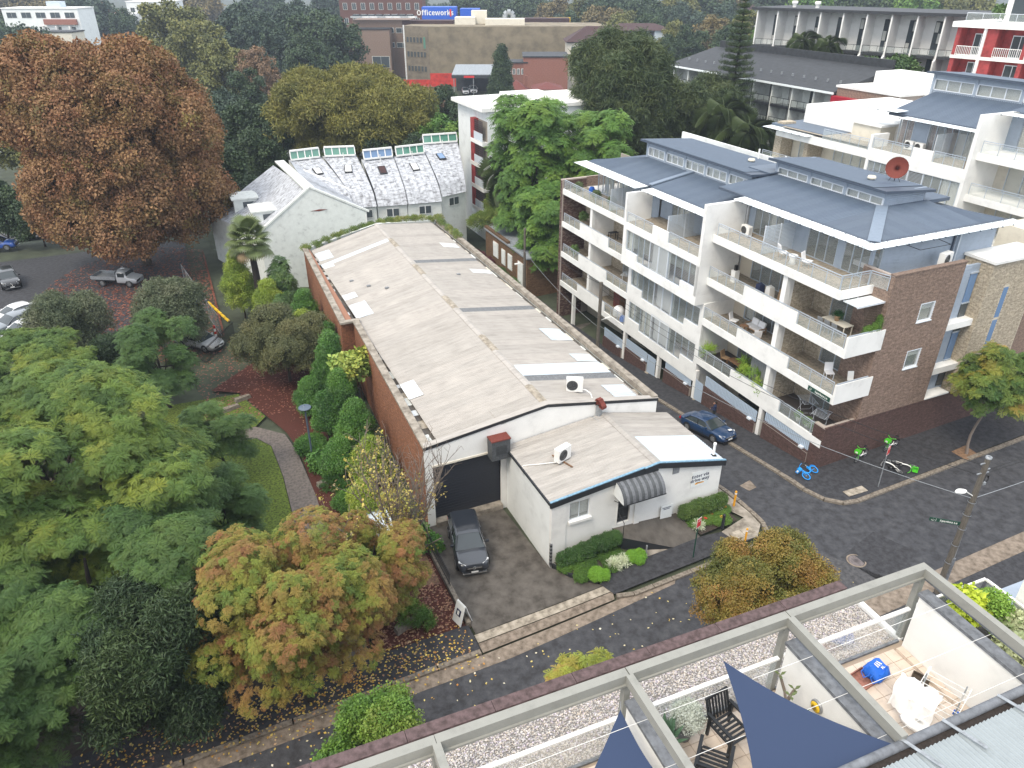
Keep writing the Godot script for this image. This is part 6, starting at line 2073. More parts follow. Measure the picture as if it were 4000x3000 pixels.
func far_right():
	# terrace of flats with white fins and black balconies
	var C := thing("apartment_row","row of flats with white stepped fins and black balconies below the hill trees","building",V(95.8,0,-110.8),-1.248)
	bx(C,"core",M.white,V(0,2,-14),V(36,24.6,-3.0))
	bx(C,"roof",M.roof_dark,V(-1,24.6,-14),V(36.5,25.0,0.3))
	for i in 10:
		var xa := i * 3.78
		var fm := MB.new()
		fm.prism([V(xa,6,-3),V(xa,6,0.55),V(xa,18.6,0.55),V(xa,18.9,0.0),V(xa,24.6,0.0),V(xa,24.6,-3)],V(0.22,0,0))
		part(C,"fin",fm,M.white)
		if i == 9: continue
		for f in [9.9,13.0,16.1,19.2,22.0]:
			if f > 20.0: continue
			bx(C,"slab",M.roof_dark,V(xa + 0.22,f - 0.25,-3),V(xa + 3.78,f,-0.1 if f > 18 else 0.4))
			plain_rail(C,V(xa + 0.25,f,-0.15 if f > 18 else 0.35),V(xa + 3.75,f,-0.15 if f > 18 else 0.35),3,1.0,M.fascia_dark,M.glass_clear)
			var W: Node = node(C,"window")
			var hh := 4.6 if f > 18 else 2.5
			bx(W,"frame",M.fascia_dark,V(xa + 1.75,f,-3.0),V(xa + 3.55,f + hh,-2.9))
			for k in 3:
				for j in (3 if f > 18 else 1):
					bx(W,"pane",M.glass_far if (i + k + j) % 3 else M.curtain,V(xa + 1.82 + k * 0.58,f + 0.1 + j * 1.5,-2.9),V(xa + 2.34 + k * 0.58,f + (1.45 + j * 1.5 if f > 18 else hh - 0.1),-2.88))
	for q in [4.5,8.6]:
		var v := MB.new()
		v.lathe([Vector2(0,1.0),Vector2(0.45,0.95),Vector2(0.5,0.6),Vector2(0.3,0.4),Vector2(0.3,0)],10)
		part(C,"roof_vent",v,M.white_plastic,V(q,25.0,-4))
	# red and white flats at the right edge
	var D := thing("apartment_block","red and white flats with balustraded balconies at the right edge","building",V(90.9,0,-68.6),-1.4)
	bx(D,"core",M.red_wall,V(0,4,-12),V(16,24.3,-1.6))
	for i in 4:
		var xa: float = [0.0,3.6,8.0,12.0][i]
		bx(D,"pillar",M.red_wall,V(xa,4,-1.6),V(xa + (0.5 if i != 1 else 1.3),24.3,0.1))
	bx(D,"white_pillar",M.white,V(3.3,4,-1.2),V(3.6,24.6,0.35))
	for f in [12.0,15.0,18.0,21.2]:
		bx(D,"slab",M.white_old,V(0,f - 0.35,-1.6),V(16,f,0.3))
		for q in [[0.5,3.3],[4.9,8.0],[8.5,12.0]]:
			plain_rail(D,V(q[0],f,0.2),V(q[1],f,0.2),14,1.05,M.white_plastic,null)
			var W: Node = node(D,"window")
			bx(W,"frame",M.alu_white,V(q[0] + 1.0,f,-1.6),V(q[1] - 0.2,f + 2.4,-1.5))
			bx(W,"pane",M.glass_far,V(q[0] + 1.1,f + 0.1,-1.5),V((q[0] + q[1]) / 2 + 0.35,f + 2.3,-1.48))
			bx(W,"pane",M.glass_far,V((q[0] + q[1]) / 2 + 0.45,f + 0.1,-1.5),V(q[1] - 0.3,f + 2.3,-1.48))
	bx(D,"roof_slab",M.white,V(-0.5,24.3,-12),V(16.5,24.9,0.6))
	plain_rail(D,V(0.8,24.9,0.3),V(16,24.9,0.3),8,1.0,M.alu_white,M.glass_clear)
	bx(D,"penthouse",M.white,V(3.5,24.9,-10),V(16,28.6,-3))
	bx(D,"penthouse_window",M.glass_far,V(4.2,25.0,-3),V(12,27.6,-2.95))
	bx(D,"penthouse_roof",M.white_old,V(2.8,28.6,-10.5),V(17,29.0,-2))
	shrub("terrace_shrubs","clipped green shrubs on the roof terrace of the red flats",V(95,25.2,-66.5),[[V(0,0.6,0),V(1.0,0.7,0.8)],[V(1.0,0.7,3.4),V(1.2,0.8,0.8)]],130,"far",0.4,P([[0.05,0.1,0.03],[0.08,0.14,0.04]]),301)
	# grey roofed flats,facing the lane
	var E := thing("apartment_block","grey roofed flats with dark balconies behind the tall pine","building",V(80.2,0,-111.3),-PI / 2)
	bx(E,"core",M.white_old,V(0,-3,-14),V(36,16.4,-1.8))
	var rm := MB.new()
	rm.hexa([V(-1,16.4,0.6),V(36,16.4,0.6),V(36,16.4,-14),V(-1,16.4,-14)],[V(-1,16.6,0.6),V(36,16.6,0.6),V(36,19.0,-9),V(-1,19.0,-9)])
	part(E,"roof",rm,M.roof_dark)
	bx(E,"gutter",M.shade_panel,V(-1,16.3,0.55),V(36,16.55,0.75))
	bx(E,"parapet",M.roof_dark,V(0,18.6,-9.3),V(36,20.0,-9.0))
	for i in 16: bx(E,"roof_vent",M.galv,V(1.4 + i * 2.2,17.35,-1.9),V(1.6 + i * 2.2,17.7,-1.7))
	for i in 9:
		var xa := i * 4.0
		bx(E,"fin",M.white_old,V(xa,-3,-1.8),V(xa + 0.25,16.4,0.1))
		for f in [4.8,7.9,10.9,13.6]:
			bx(E,"slab",M.fascia_dark,V(xa + 0.25,f - 0.3,-1.8),V(xa + 4.0,f,0.2))
			plain_rail(E,V(xa + 0.3,f,0.15),V(xa + 3.95,f,0.15),3,1.0,M.fascia_dark,M.glass_clear)
			var W: Node = node(E,"window")
			bx(W,"frame",M.fascia_dark,V(xa + 1.7,f,-1.8),V(xa + 3.7,f + 2.4,-1.72))
			for k in 2: bx(W,"pane",M.glass_far if (i + k) % 3 else M.curtain,V(xa + 1.8 + k * 0.95,f + 0.1,-1.72),V(xa + 2.65 + k * 0.95,f + 2.3,-1.7))
	var K := thing("brick_annex","brown brick annex with a thick red frame round its balcony","building",V(80.0,0,-75.2),-PI / 2)
	bx(K,"backing",M.mortar_grey,V(0,0,-10),V(9.5,17.3,0))
	bx(K,"wall",M.brick_brown0,V(0,0,0.0),V(9.5,17.2,0.03))
	bx(K,"coping",M.white,V(-0.2,17.2,-10),V(9.8,17.45,0.15))
	bx(K,"white_panel",M.white,V(7.2,12,0.03),V(9.4,16.4,0.1))
	for q in [[0.0,12.2,0.6,16.2],[4.4,12.2,5.0,16.2],[0.6,15.6,4.4,16.2],[0.6,12.2,4.4,12.5]]: bx(K,"red_frame",M.red_frame,V(q[0],q[1],0.03),V(q[2],q[3],0.9))
	bx(K,"balcony_recess",M.room,V(0.6,12.5,0.03),V(4.4,15.6,0.05))
	plain_rail(K,V(0.7,12.6,0.7),V(4.3,12.6,0.7),12,1.0,M.white_plastic,null)
	for yy in [12.6,9.4]:
		bx(K,"window_frame",M.white,V(5.6,yy,0.03),V(6.9,yy + 2.2,0.09))
		bx(K,"window_pane",M.glass_far,V(5.75,yy + 0.15,0.09),V(6.75,yy + 2.05,0.1))
	bx(K,"roof_wall",M.white,V(1.0,17.4,-9.5),V(9.0,19.0,-5.0))
	block("plain_building","plain white parapet building between the red framed annex and the flats",84,-66.0,-PI / 2,12,10,0,18.2,M.white,null)
	palm("palm with yellowing fronds in front of the white fin flats, leftmost",V(97,12,-100),8.0,3.0,16,false,401)
	palm("palm in front of the white fin flats, between the yellowing palm and the hedge",V(98.5,12,-96),7.5,3.0,16,false,402)
	shrub("terrace_hedge","bushy green hedge growing before the white fin flats",V(99,15.5,-88),[[V(0,1,0),V(3,2.2,3)],[V(2,1.2,4),V(3,2.4,3)],[V(-1,0.6,-4),V(2.5,1.8,2.5)]],420,"far",0.7,P([[0.03,0.07,0.02],[0.07,0.12,0.03]]),303)

func curved_houses():
	# end house with its white gable behind the warehouse
	var A := thing("gable_house","white gabled end house with weathered metal roof behind the warehouse","house",V(0,0,0))
	var gm := MB.new()
	gm.prism([V(6.7,-3,-80.3),V(18.3,-3,-80.3),V(18.3,6.9,-80.3),V(12.5,10.1,-80.3),V(6.7,5.9,-80.3)],V(0,0,0.35))
	part(A,"gable_wall",gm,M.white_old)
	var cp := MB.new()
	cp.beam(V(6.5,5.95,-80.1),V(12.5,10.25,-80.1),0.5,0.18)
	cp.beam(V(12.5,10.25,-80.1),V(18.6,6.95,-80.1),0.5,0.18)
	part(A,"gable_coping",cp,M.white_old)
	var r1 := MB.new()
	r1.quad(V(6.6,5.7,-80.4),V(12.5,9.9,-80.4),V(10.9,9.6,-95),V(2.5,5.2,-92))
	part(A,"roof_slope",r1,M.roof_weather)
	var r2 := MB.new()
	r2.quad(V(12.5,9.9,-80.4),V(18.3,6.6,-80.4),V(18.4,6.2,-90),V(13.2,9.6,-97))
	part(A,"roof_slope",r2,M.roof_weather)
	var rb := MB.new()
	rb.beam(V(12.5,10.0,-80.4),V(11.8,9.8,-96),1.1,0.2)
	part(A,"ridge_parapet",rb,M.white_old)
	var wl := MB.new()
	wl.quad(V(2.5,-3,-92),V(6.7,-3,-80.3),V(6.7,5.7,-80.3),V(2.5,5.2,-92))
	part(A,"side_wall",wl,M.white_old)
	for q in [[8.2,7.0,-84.0],[6.8,7.0,-90.0]]:
		var d: Node = node(A,"dormer")
		bx(d,"cheek",M.white_old,V(q[0] - 1.6,q[1] - 1.3,q[2] - 1.6),V(q[0] + 1.0,q[1] + 0.5,q[2] + 1.4))
		bx(d,"roof",M.white_old,V(q[0] - 1.8,q[1] + 0.5,q[2] - 1.8),V(q[0] + 1.2,q[1] + 0.65,q[2] + 1.6))
		bx(d,"window",M.glass_far,V(q[0] - 0.6,q[1] - 0.7,q[2] + 1.4),V(q[0] + 0.6,q[1] + 0.2,q[2] + 1.45))
	var vm := MB.new()
	vm.lathe([Vector2(0.02,0.0),Vector2(0.85,0.1),Vector2(0.02,0.2)],16)
	var vo := part(A,"wall_vent",vm,M.rust,V(13.2,7.6,-79.93))
	vo.scale = V(1.1,1,0.06)
	bx(A,"flashing_strip",M.white,V(13.0,9.0,-88),V(18.6,9.05,-87.0)).rotation.z = -0.5
	var dp := MB.new()
	dp.path([V(18.2,6.6,-79.8),V(18.2,5.6,-79.8),V(17.6,5.4,-79.8),V(17.6,3.5,-79.8)],0.07,0.07,6)
	part(A,"downpipe",dp,M.white_plastic)
	# the fan of terrace houses: ridge left,ridge right,eave right,eave left (x,z),ridge height,eave height
	var U := [
		[V(13.2,9.4,-98),V(17.3,9.4,-98.6),V(18.9,6.1,-88.6),V(16.0,6.1,-88.2),"narrow terrace house with green glass clerestory next to the gabled house"],
		[V(17.5,9.5,-98.2),V(21.6,9.5,-97.2),V(21.6,5.9,-88.4),V(19.0,5.9,-88.8),"terrace house with a curved metal eave and open clerestory frame, second from the gable"],
		[V(21.8,9.3,-95.2),V(26.0,9.3,-95.4),V(25.4,5.8,-88.0),V(21.8,5.8,-88.6),"terrace house with brown skylight, middle of the curved row"],
		[V(26.1,9.3,-95.4),V(30.4,9.3,-95.8),V(29.8,5.8,-87.6),V(25.5,5.8,-88.0),"terrace house with white skylight, second from the right end of the curved row"],
		[V(30.8,9.9,-98.6),V(36.0,9.9,-98.2),V(33.6,6.3,-89.0),V(29.9,6.3,-87.8),"right end terrace house with blue skylight and raised clerestory"]]
	for i in 5:
		var q: Array = U[i]
		var T := thing("terrace_house",q[4],"house",V(0,0,0),0.0,"curved row of terrace houses")
		var rows := []
		for k in 9:
			var t := k / 8.0
			var tt := minf(t * 1.1,1.0)
			var dropy := 0.0 if t < 0.8 else pow((t - 0.8) / 0.2,2.0) * 0.9
			rows.append([q[0].lerp(q[3],t) - V(0,dropy,0) + V(0,0.25 * sin(t * PI),0),q[1].lerp(q[2],t) - V(0,dropy,0) + V(0,0.25 * sin(t * PI),0)])
		var m := MB.new()
		for k in 8: m.quad(rows[k][0],rows[k + 1][0],rows[k + 1][1],rows[k][1])
		part(T,"roof",m,M.roof_weather)
		for s in 6:
			var sm := MB.new()
			var pts := []
			for k in 9: pts.append(rows[k][0].lerp(rows[k][1],(s + 0.02) / 5.05) + V(0,0.03,0))
			sm.path(pts,0.035,0.035,4)
			part(T,"roof_seam",sm,M.roof_weather)
		# walls under the eave
		var wm := MB.new()
		var e0: Vector3 = q[3] - V(0,0.9,0)
		var e1: Vector3 = q[2] - V(0,0.9,0)
		wm.quad(V(e0.x,-3.2,e0.z - 0.3),V(e1.x,-3.2,e1.z - 0.3),e1 - V(0,0,0.3),e0 - V(0,0,0.3))
		wm.quad(V(e1.x,-3.2,e1.z - 0.3),V(q[1].x,-3.2,q[1].z),q[1],e1 - V(0,0,0.3))
		wm.quad(V(q[1].x,-3.2,q[1].z),V(q[0].x,-3.2,q[0].z),q[0] + V(0,0,0),q[1])
		wm.quad(V(q[0].x,-3.2,q[0].z),V(e0.x,-3.2,e0.z - 0.3),e0 - V(0,0,0.3),q[0])
		part(T,"wall",wm,M.white_old)
		var mid := (e0 + e1) / 2.0
		var al := (e1 - e0).normalized()
		var W: Node = node(T,"window")
		var wf := MB.new()
		wf.beam(mid - al * 0.8 + V(0,-0.9,-0.22),mid + al * 0.8 + V(0,-0.9,-0.22),0.06,1.1)
		part(W,"frame",wf,M.white)
		for s in [-0.4,0.4]:
			var wp := MB.new()
			wp.beam(mid + al * (s - 0.34) + V(0,-0.9,-0.19),mid + al * (s + 0.34) + V(0,-0.9,-0.19),0.06,0.9)
			part(W,"pane",wp,M.glass_far)
		# clerestory frame on the ridge with green panes
		var Cn: Node = node(T,"clerestory")
		var a: Vector3 = q[0].lerp(q[1],0.06) + V(0,0,0.5)
		var b: Vector3 = q[0].lerp(q[1],0.96) + V(0,0,0.5)
		var fm := MB.new()
		fm.beam(a + V(0,0.1,0),b + V(0,0.1,0),0.2,0.2)
		fm.beam(a + V(0,1.15,-0.25),b + V(0,1.15,-0.25),0.3,0.18)
		part(Cn,"frame",fm,M.white)
		var np := 4 if i < 4 else 4
		for k in np + 1:
			var pm := MB.new()
			var pp := a.lerp(b,float(k) / np)
			pm.beam(pp + V(0,0.15,0),pp + V(0,1.1,-0.25),0.12,0.12)
			part(Cn,"mullion",pm,M.white)
			if k < np:
				var g0 := a.lerp(b,(k + 0.06) / np)
				var g1 := a.lerp(b,(k + 0.94) / np)
				var gp := MB.new()
				gp.quad(g0 + V(0,0.2,-0.02),g1 + V(0,0.2,-0.02),g1 + V(0,1.06,-0.24),g0 + V(0,1.06,-0.24))
				part(Cn,"pane",gp,[M.glass_green,M.glass_green,M.glass_sky,M.glass_green,M.glass_green][i])
		var cap := MB.new()
		cap.quad(a + V(0,1.25,-0.1),b + V(0,1.25,-0.1),b + V(0,0.1,-2.2),a + V(0,0.1,-2.2))
		part(Cn,"cap",cap,M.roof_weather)
		# skylight
		var sk: Vector3 = rows[3][0].lerp(rows[3][1],0.5 if i != 4 else 0.4)
		var nn: Vector3 = (rows[3][1] - rows[3][0]).cross(rows[4][0] - rows[2][0]).normalized()
		if nn.y < 0.0: nn = -nn
		var ax: Vector3 = (rows[3][1] - rows[3][0]).normalized()
		var S: Node = node(T,"skylight")
		var bas := Basis(ax,nn,ax.cross(nn))
		var s1 := MB.new()
		s1.obox(Transform3D(bas,sk + nn * 0.08),V(0.95,0.2,1.5))
		part(S,"kerb_frame",s1,M.roof_dark)
		var s2 := MB.new()
		s2.obox(Transform3D(bas,sk + nn * 0.19),V(0.75,0.03,1.3))
		part(S,"pane",s2,[M.white,M.white,M.roof_maroon,M.white,M.glass_sky][i])
		var pv := MB.new()
		var pp2: Vector3 = rows[1][0].lerp(rows[1][1],0.55)
		pv.tube(pp2,pp2 + V(0,0.9,0),0.05,0.05,6)
		part(T,"vent_pipe",pv,M.white_plastic)

func middle_blocks():
	# white block with red screens
	var Fb := thing("apartment_block","tall white block with red brick and slatted balconies on its narrow side","building",V(0,0,0))
	bx(Fb,"wall",M.white_cool,V(38.4,-3.4,-104),V(62,14.3,-93))
	bx(Fb,"roof",M.white,V(37.5,14.3,-104.3),V(62.3,14.75,-92.7))
	bx(Fb,"roof_box",M.white,V(44,14.75,-102),V(50,15.4,-96))
	for i in 12: bx(Fb,"roof_rib",M.white_old,V(38.5 + i * 0.45,14.75,-103.8),V(38.6 + i * 0.45,14.82,-93.2))
	for k in 4:
		var f := 2.2 + k * 3.05 - 0.9
		bx(Fb,"slab",M.white,V(37.6,f - 0.5,-97.5),V(38.4,f,-92.95))
		bx(Fb,"red_wall_panel",M.red_wall,V(37.7,f,-97.5),V(38.39,f + 2.6,-96.2))
		plain_rail(Fb,V(37.65,f,-96.1),V(37.65,f,-93.1),4,1.05,M.alu_white,M.louvre)
		for j in 11: bx(Fb,"screen_slat",M.fascia_dark if j % 2 else M.roof_maroon,V(37.75,f + 1.15 + j * 0.135,-96.1),V(37.8,f + 1.23 + j * 0.135,-93.3))
		bx(Fb,"recess",M.room,V(38.36,f,-96.1),V(38.41,f + 2.55,-93.1))
	for q in [[44.5,8.6,46.2],[47.0,8.6,48.8],[42.5,2.6,43.4]]: bx(Fb,"window",M.glass_far,V(q[0],q[1],-93.0),V(q[2],q[1] + 1.3,-92.95))
	# old stone-coloured building in the lane
	var S := thing("old_building","low rough brown brick building with flat grey roof at the lane end","building",V(0,0,0))
	bx(S,"backing",M.mortar_red,V(34.6,-3.6,-85),V(41,1.45,-72.6))
	var st := [M.brick_stone0,M.brick_stone1,M.brick_stone2]
	bricks(S,V(34.6,-3.5,-72.59),V(1,0,0),6.4,4.9,V(0,0,1),st,[],200,321,0.34,0.13)
	bricks(S,V(34.59,-3.5,-85),V(0,0,1),12.4,4.9,V(-1,0,0),st,[[2.6,2.2,4.2,4.3],[5.2,2.0,6.4,4.1],[7.0,2.0,8.4,4.1],[9.6,1.2,11.2,4.1]],100,322,0.34,0.13)
	bx(S,"roof",M.roof_grey,V(34.4,1.45,-85.2),V(41.3,1.62,-72.3))
	bx(S,"roof_patch",M.cream,V(36.2,1.62,-75.6),V(38.6,1.64,-73.2))
	bx(S,"parapet",M.brick_stone1,V(34.5,1.45,-85.2),V(34.9,1.9,-78))
	for q in [[-75.0,-73.6,-2.3,0.5],[-77.9,-76.7,-1.4,0.5],[-79.8,-78.7,-1.4,0.5],[-82.4,-80.9,-1.2,0.7]]:
		var W: Node = node(S,"window")
		bx(W,"frame",M.white_old,V(34.5,q[2],q[0]),V(34.6,q[3],q[1]))
		bx(W,"shutter_panel",M.white_cool,V(34.46,q[2] + 0.1,q[0] + 0.1),V(34.5,q[3] - 0.1,q[1] - 0.1))
	shrub("lane_shrubs","dense ferny undergrowth on the bank behind the old brown building",V(37.5,1.8,-86.5),[[V(0,0.6,0),V(2.5,1.2,2)],[V(3,0.8,0.6),V(2.2,1.4,2)],[V(-2.6,0.2,-0.4),V(1.8,1.0,1.5)],[V(1.0,1.6,-2),V(2.4,1.8,2)]],700,"lance",0.45,P([[0.06,0.1,0.02],[0.12,0.18,0.03],[0.2,0.2,0.05]]),331)
	shrub("lane_shrubs","dark maroon leaved shrub below the white block",V(32.6,-2.6,-83.5),[[V(0,0.9,0),V(1.3,1.0,1.2)],[V(1,0.5,1.6),V(1,0.8,1)]],260,"fine",0.3,P([[0.06,0.015,0.02],[0.1,0.02,0.03]]),332)
	shrub("lane_shrubs","green weeds against the old building wall in the lane",V(33.6,-3.0,-78.0),[[V(0,0.7,0),V(0.9,0.9,2)],[V(0.2,0.6,3),V(0.8,0.8,1.5)]],240,"fine",0.28,P([[0.03,0.08,0.02],[0.07,0.14,0.03]]),333)
	var f := thing("timber_fence","dark timber paling fence beside the apartment driveway","fence",V(33.6,-3.3,-72.0),0.0)
	for i in 14: bx(f,"paling",M.bark_dark,V(0,0,i * 0.36),V(0.04,1.8,i * 0.36 + 0.33))
	bx(f,"rail",M.bark_dark,V(0.04,1.3,0),V(0.1,1.4,5.0))

func far_buildings():
	# big tan industrial block
	var H := thing("industrial_block","big windowless tan industrial block with small windows on its corner face","building",V(0,0,0))
	var m := MB.new()
	var fp := [V(81.8,-4,-273.5),V(88,-4,-265),V(145.5,-4,-241),V(152,-4,-262),V(95,-4,-292)]
	m.prism(fp,V(0,18.2,0))
	part(H,"wall",m,M.tan_wall)
	var d: Vector3 = (fp[1] - fp[0]).normalized()
	var out := V(-d.z,0,d.x)
	if out.z < 0: out = -out
	var l := MB.new()
	l.quad(fp[0] + out * 0.05,fp[1] + out * 0.05,fp[1] + out * 0.05 + V(0,18.2,0),fp[0] + out * 0.05 + V(0,18.2,0))
	part(H,"corner_face",l,M.tan_block)
	var cn := MB.new()
	cn.beam(fp[0] + V(0,0,0.2),fp[0] + V(0,18.4,0.2),0.4,0.4)
	part(H,"downpipe",cn,M.white)
	for r in 3:
		for k in 6:
			var p: Vector3 = fp[0].lerp(fp[1],0.16 + k * 0.135) + out * 0.1 + V(0,4.5 + r * 4.6 + 0.2,0)
			if r == 2 and k == 5:
				p.y -= 0.8
			var W: Node = node(H,"window")
			var wm := MB.new()
			wm.obox(Transform3D(Basis(d,Vector3.UP,out),p),V(0.95,2.0 if r != 2 or k != 5 else 4.0,0.12))
			part(W,"frame",wm,M.tan_wall)
			for s in [-0.22,0.22]:
				var wp := MB.new()
				wp.obox(Transform3D(Basis(d,Vector3.UP,out),p + out * 0.08 + d * s),V(0.36,1.7 if r != 2 or k != 5 else 3.6,0.04))
				part(W,"pane",wp,M.glass_far if k != 5 or r != 2 else M.glass_green)
	var th := -0.395
	bx(H,"seam",M.tan_block,V(88,5.6,-264.9),V(88.2,5.7,-264.8))
	var rs := thing("red_wall","bright red painted wall at the foot of the tan block","wall",V(84.0,0,-253.2),-0.423)
	bx(rs,"panel",M.red_bright,V(0,-4,-0.3),V(8.5,0.8,0))
	bx(rs,"panel",M.red_bright,V(-9,-4,-0.4),V(0,-1.2,-0.1))
	var cp := thing("carport","open carport with grey sheet roof below the tan block","carport",V(83.5,0,-229.2),-0.423)
	var rf := MB.new()
	rf.hexa([V(-0.5,2.6,0),V(12,2.6,0),V(13,4.3,-12),V(0,4.3,-12)],[V(-0.5,2.9,0),V(12,2.9,0),V(13,4.6,-12),V(0,4.6,-12)])
	part(cp,"roof",rf,M.roof_grey)
	bx(cp,"fascia",M.roof_dark,V(-0.6,1.8,-0.05),V(12.1,2.7,0.05))
	bx(cp,"fascia_sign",M.sign_red,V(3.2,1.95,0.05),V(6.4,2.55,0.09))
	for x in [0.0,6.0,11.6]: bx(cp,"post",M.galv,V(x,-4,-0.2),V(x + 0.2,2.6,0))
	bx(cp,"back_wall",M.roof_dark,V(0,-4,-12),V(13,4.2,-11.8))
	# roof-top boxes and neighbours
	for q in [["brown_building","brown brick building with dark window bands left of the tan block",67.9,-289.7,20.5,14,-4,15.5,"brick_brown1",[[11.4,1.5,4,4.0],[6.6,1.5,4,4.0]]],
		["brown_building","plain brown brick wing in front of the window band building",67.9,-283.1,11.2,6,-4,12.8,"brick_brown0",[[0.5,3.6,1,6.0,4.0,11.0]]],
		["plant_room","dark brown parapet plant room behind the tan block roof edge",84.1,-282.3,18.3,8,10,15.3,"roof_maroon",[]],
		["plant_room","low cream plant room on the tan block roof, left",99.9,-270.9,7.2,8,12,16.5,"cream",[]],
		["plant_room","tallest cream plant room with a ladder platform on the tan roof",107.3,-273.7,5.5,6,12,18.4,"cream",[]],
		["plant_room","long cream plant room with vents on the tan roof",108.7,-264.1,13.8,8,12,16.1,"cream",[]],
		["brown_building","brown roof-top storey behind the cream plant rooms, far right",132.8,-282.8,17.1,8,8,15.0,"roof_maroon",[]],
		["brick_factory","red brick factory with paired white windows at the top edge",82.6,-374.7,37.9,14,-4,27,"brick_oldred0",[[21.6,2.6,9,1.8],[15.6,2.6,9,1.8],[9.5,2.6,9,1.8]]],
		["blue_building","bright blue fronted store building with a white name",104.7,-322.4,14.0,10,6,18.0,"sign_blue",[]],
		["blue_building","flat blue storage box right of the store name",119.0,-316.0,8.0,8,6,17.4,"sign_blue",[]],
		["cream_building","cream two storey building with tall sash windows",120.8,-225.3,15.5,12,-4,10.8,"render_beige",[[7.0,2.8,6,1.3],[1.2,2.6,6,1.3]]],
		["terracotta_building","terracotta brick building with a blank stepped side wall",100.9,-215.7,13.4,14,-4,8.2,"brick_pinkb0",[]],
		["terracotta_building","small terracotta brick front with a row of little windows",96.0,-218.0,6.5,8,-4,6.6,"brick_pinkb1",[[3.6,1.4,4,0.7]]]]:
		var T := block(q[0],q[1],q[2],q[3],-0.423,q[4],q[5],q[6],q[7],M[q[8]],M.roof_dark if q[7] < 15 and q[0] != "plant_room" else null,q[9])
		if q[1].begins_with("bright blue"):
			text(T,"Officeworks",2.6,M.white_plastic,Transform3D(Basis(),V(5.4,15.9,0.06)),0.05)
			bx(T,"name_mark",M.sign_red,V(11.4,14.6,0.0),V(12.1,17.2,0.1))
		if q[1].begins_with("cream two"):
			hip_roof(T,"hip_roof",M.roof_maroon,0,26,-12,0,11.1,4.2,0.8)
			bx(T,"wing_wall",M.render_beige,V(15.5,-4,-12),V(26,10.8,-0.2))
	var mu := block("mural_building","far end wall with a faded pale blue mural under a maroon roof",147.1,-216.4,-0.423,6.5,14,-4,14.2,M.roof_blue,null)
	hip_roof(mu,"hip_roof",M.roof_maroon,-16,6.5,-12,0,14.2,1.8,0.5)
	var ho := block("house","old house with red tiled hip roof and arched windows",87.7,-201.5,-0.423,8.0,9,-4,0.4,M.render_beige,null,[[-2.2,1.6,3,0.9]])
	hip_roof(ho,"hip_roof",M.roof_tile_red,0,8.0,-9,0,0.4,3.2,0.5)
	bx(ho,"chimney",M.brick_pinkb1,V(6.4,2.0,-4.5),V(7.2,4.8,-3.8))
	var an := block("house","red metal roofed annex right of the old house",95.8,-198.0,-0.423,8.0,9,-4,1.6,M.render_beige,null)
	hip_roof(an,"hip_roof",M.roof_tile_red,0,8,-9,0,1.6,1.4,0.4)
	var yf := thing("roof_frame","yellow steel frame on the far brown roof","roof frame",V(145.4,0,-289.6),-0.423)
	bx(yf,"beam",M.yellow,V(0,14.4,0),V(9.4,14.9,0.4))
	bx(yf,"post",M.yellow,V(9.0,12.4,0),V(9.4,14.4,0.4))
	var tk := thing("roof_tank","silver cylindrical duct on the tan block roof","duct",V(118,16.0,-268),-0.423)
	var tm := MB.new()
	tm.path([V(0,0,0),V(0,1.2,0),V(0.8,2.0,0),V(2.0,2.0,0),V(2.8,1.2,0),V(2.8,0,0)],0.9,0.9,12)
	part(tk,"pipe",tm,M.galv)
	# roof-top parking: small cars seen as pale bodies
	var ord := ["first","second","third","fourth","fifth","sixth","seventh","eighth"]
	for i in 8:
		var c := thing("roof_car","pale car parked on the far brown roof, %s from the left" % ord[i],"car",V(69.5 + i * 2.5,15.9,-288.5 + i * 1.1),-0.423 + 1.3,"cars on the far roof")
		bx(c,"body",M.car_white if i % 3 else M.car_silver,V(-0.9,0.3,-2.1),V(0.9,0.9,2.1))
		bx(c,"cabin",M.glass_far,V(-0.75,0.9,-1.3),V(0.75,1.4,0.9))
		bx(c,"roof",M.car_white if i % 3 else M.car_silver,V(-0.72,1.4,-1.1),V(0.72,1.46,0.6))
	# far left houses
	var fl := block("far_flats","pale grey flats with a pink balcony front at upper left",-46.9,-353.9,-0.423,28,12,-4,18.6,M.white_cool,M.white,[[15.6,1.8,5,3.6],[10.8,1.8,5,2.2]])
	bx(fl,"pink_parapet",M.brick_pinkb2,V(15,13.4,0.0),V(27,15.2,1.2))
	bx(fl,"blue_box",M.roof_blue,V(16,18.9,-6),V(21,21,-2))
	for i in 3: bx(fl,"sloping_fin",M.white,V(14 + i * 5,4,0),V(14.4 + i * 5,13,1.6))
	block("far_house","dark slate roofed house below the pale grey flats",-31,-300,-0.423,10,8,-4,13.4,M.cream,M.roof_dark)
	var rh := block("far_house","white house with orange hip roof above the plane tree",-24,-420,-0.423,22,12,-4,14,M.white,null,[[9,2,4,2]])
	hip_roof(rh,"hip_roof",M.brick_pinkb0,0,12,-12,0,14,5)
	block("far_house","stepped white flats above the plane tree crown",-6,-440,-0.423,22,14,-4,18,M.white_cool,M.white,[[13.5,2,5,2],[8,2,5,2]])
	block("cream_house","cream house with a small window at the left edge",-36.5,-217.8,-0.423,9.5,8,-4,13.2,M.cream,M.brick_pinkb1,[[11.2,0.9,2,1.0,5.0,9.0]])
	var lw := block("side_building","blank white gabled wall at the left edge",-34,-190,-0.423,9.5,12,-4,11.5,M.white_cool,null)
	var gm := MB.new()
	gm.prism([V(0,11.5,0),V(9.5,11.5,0),V(3,14.4,0)],V(0,0,-12))
	part(lw,"gable",gm,M.roof_grey)
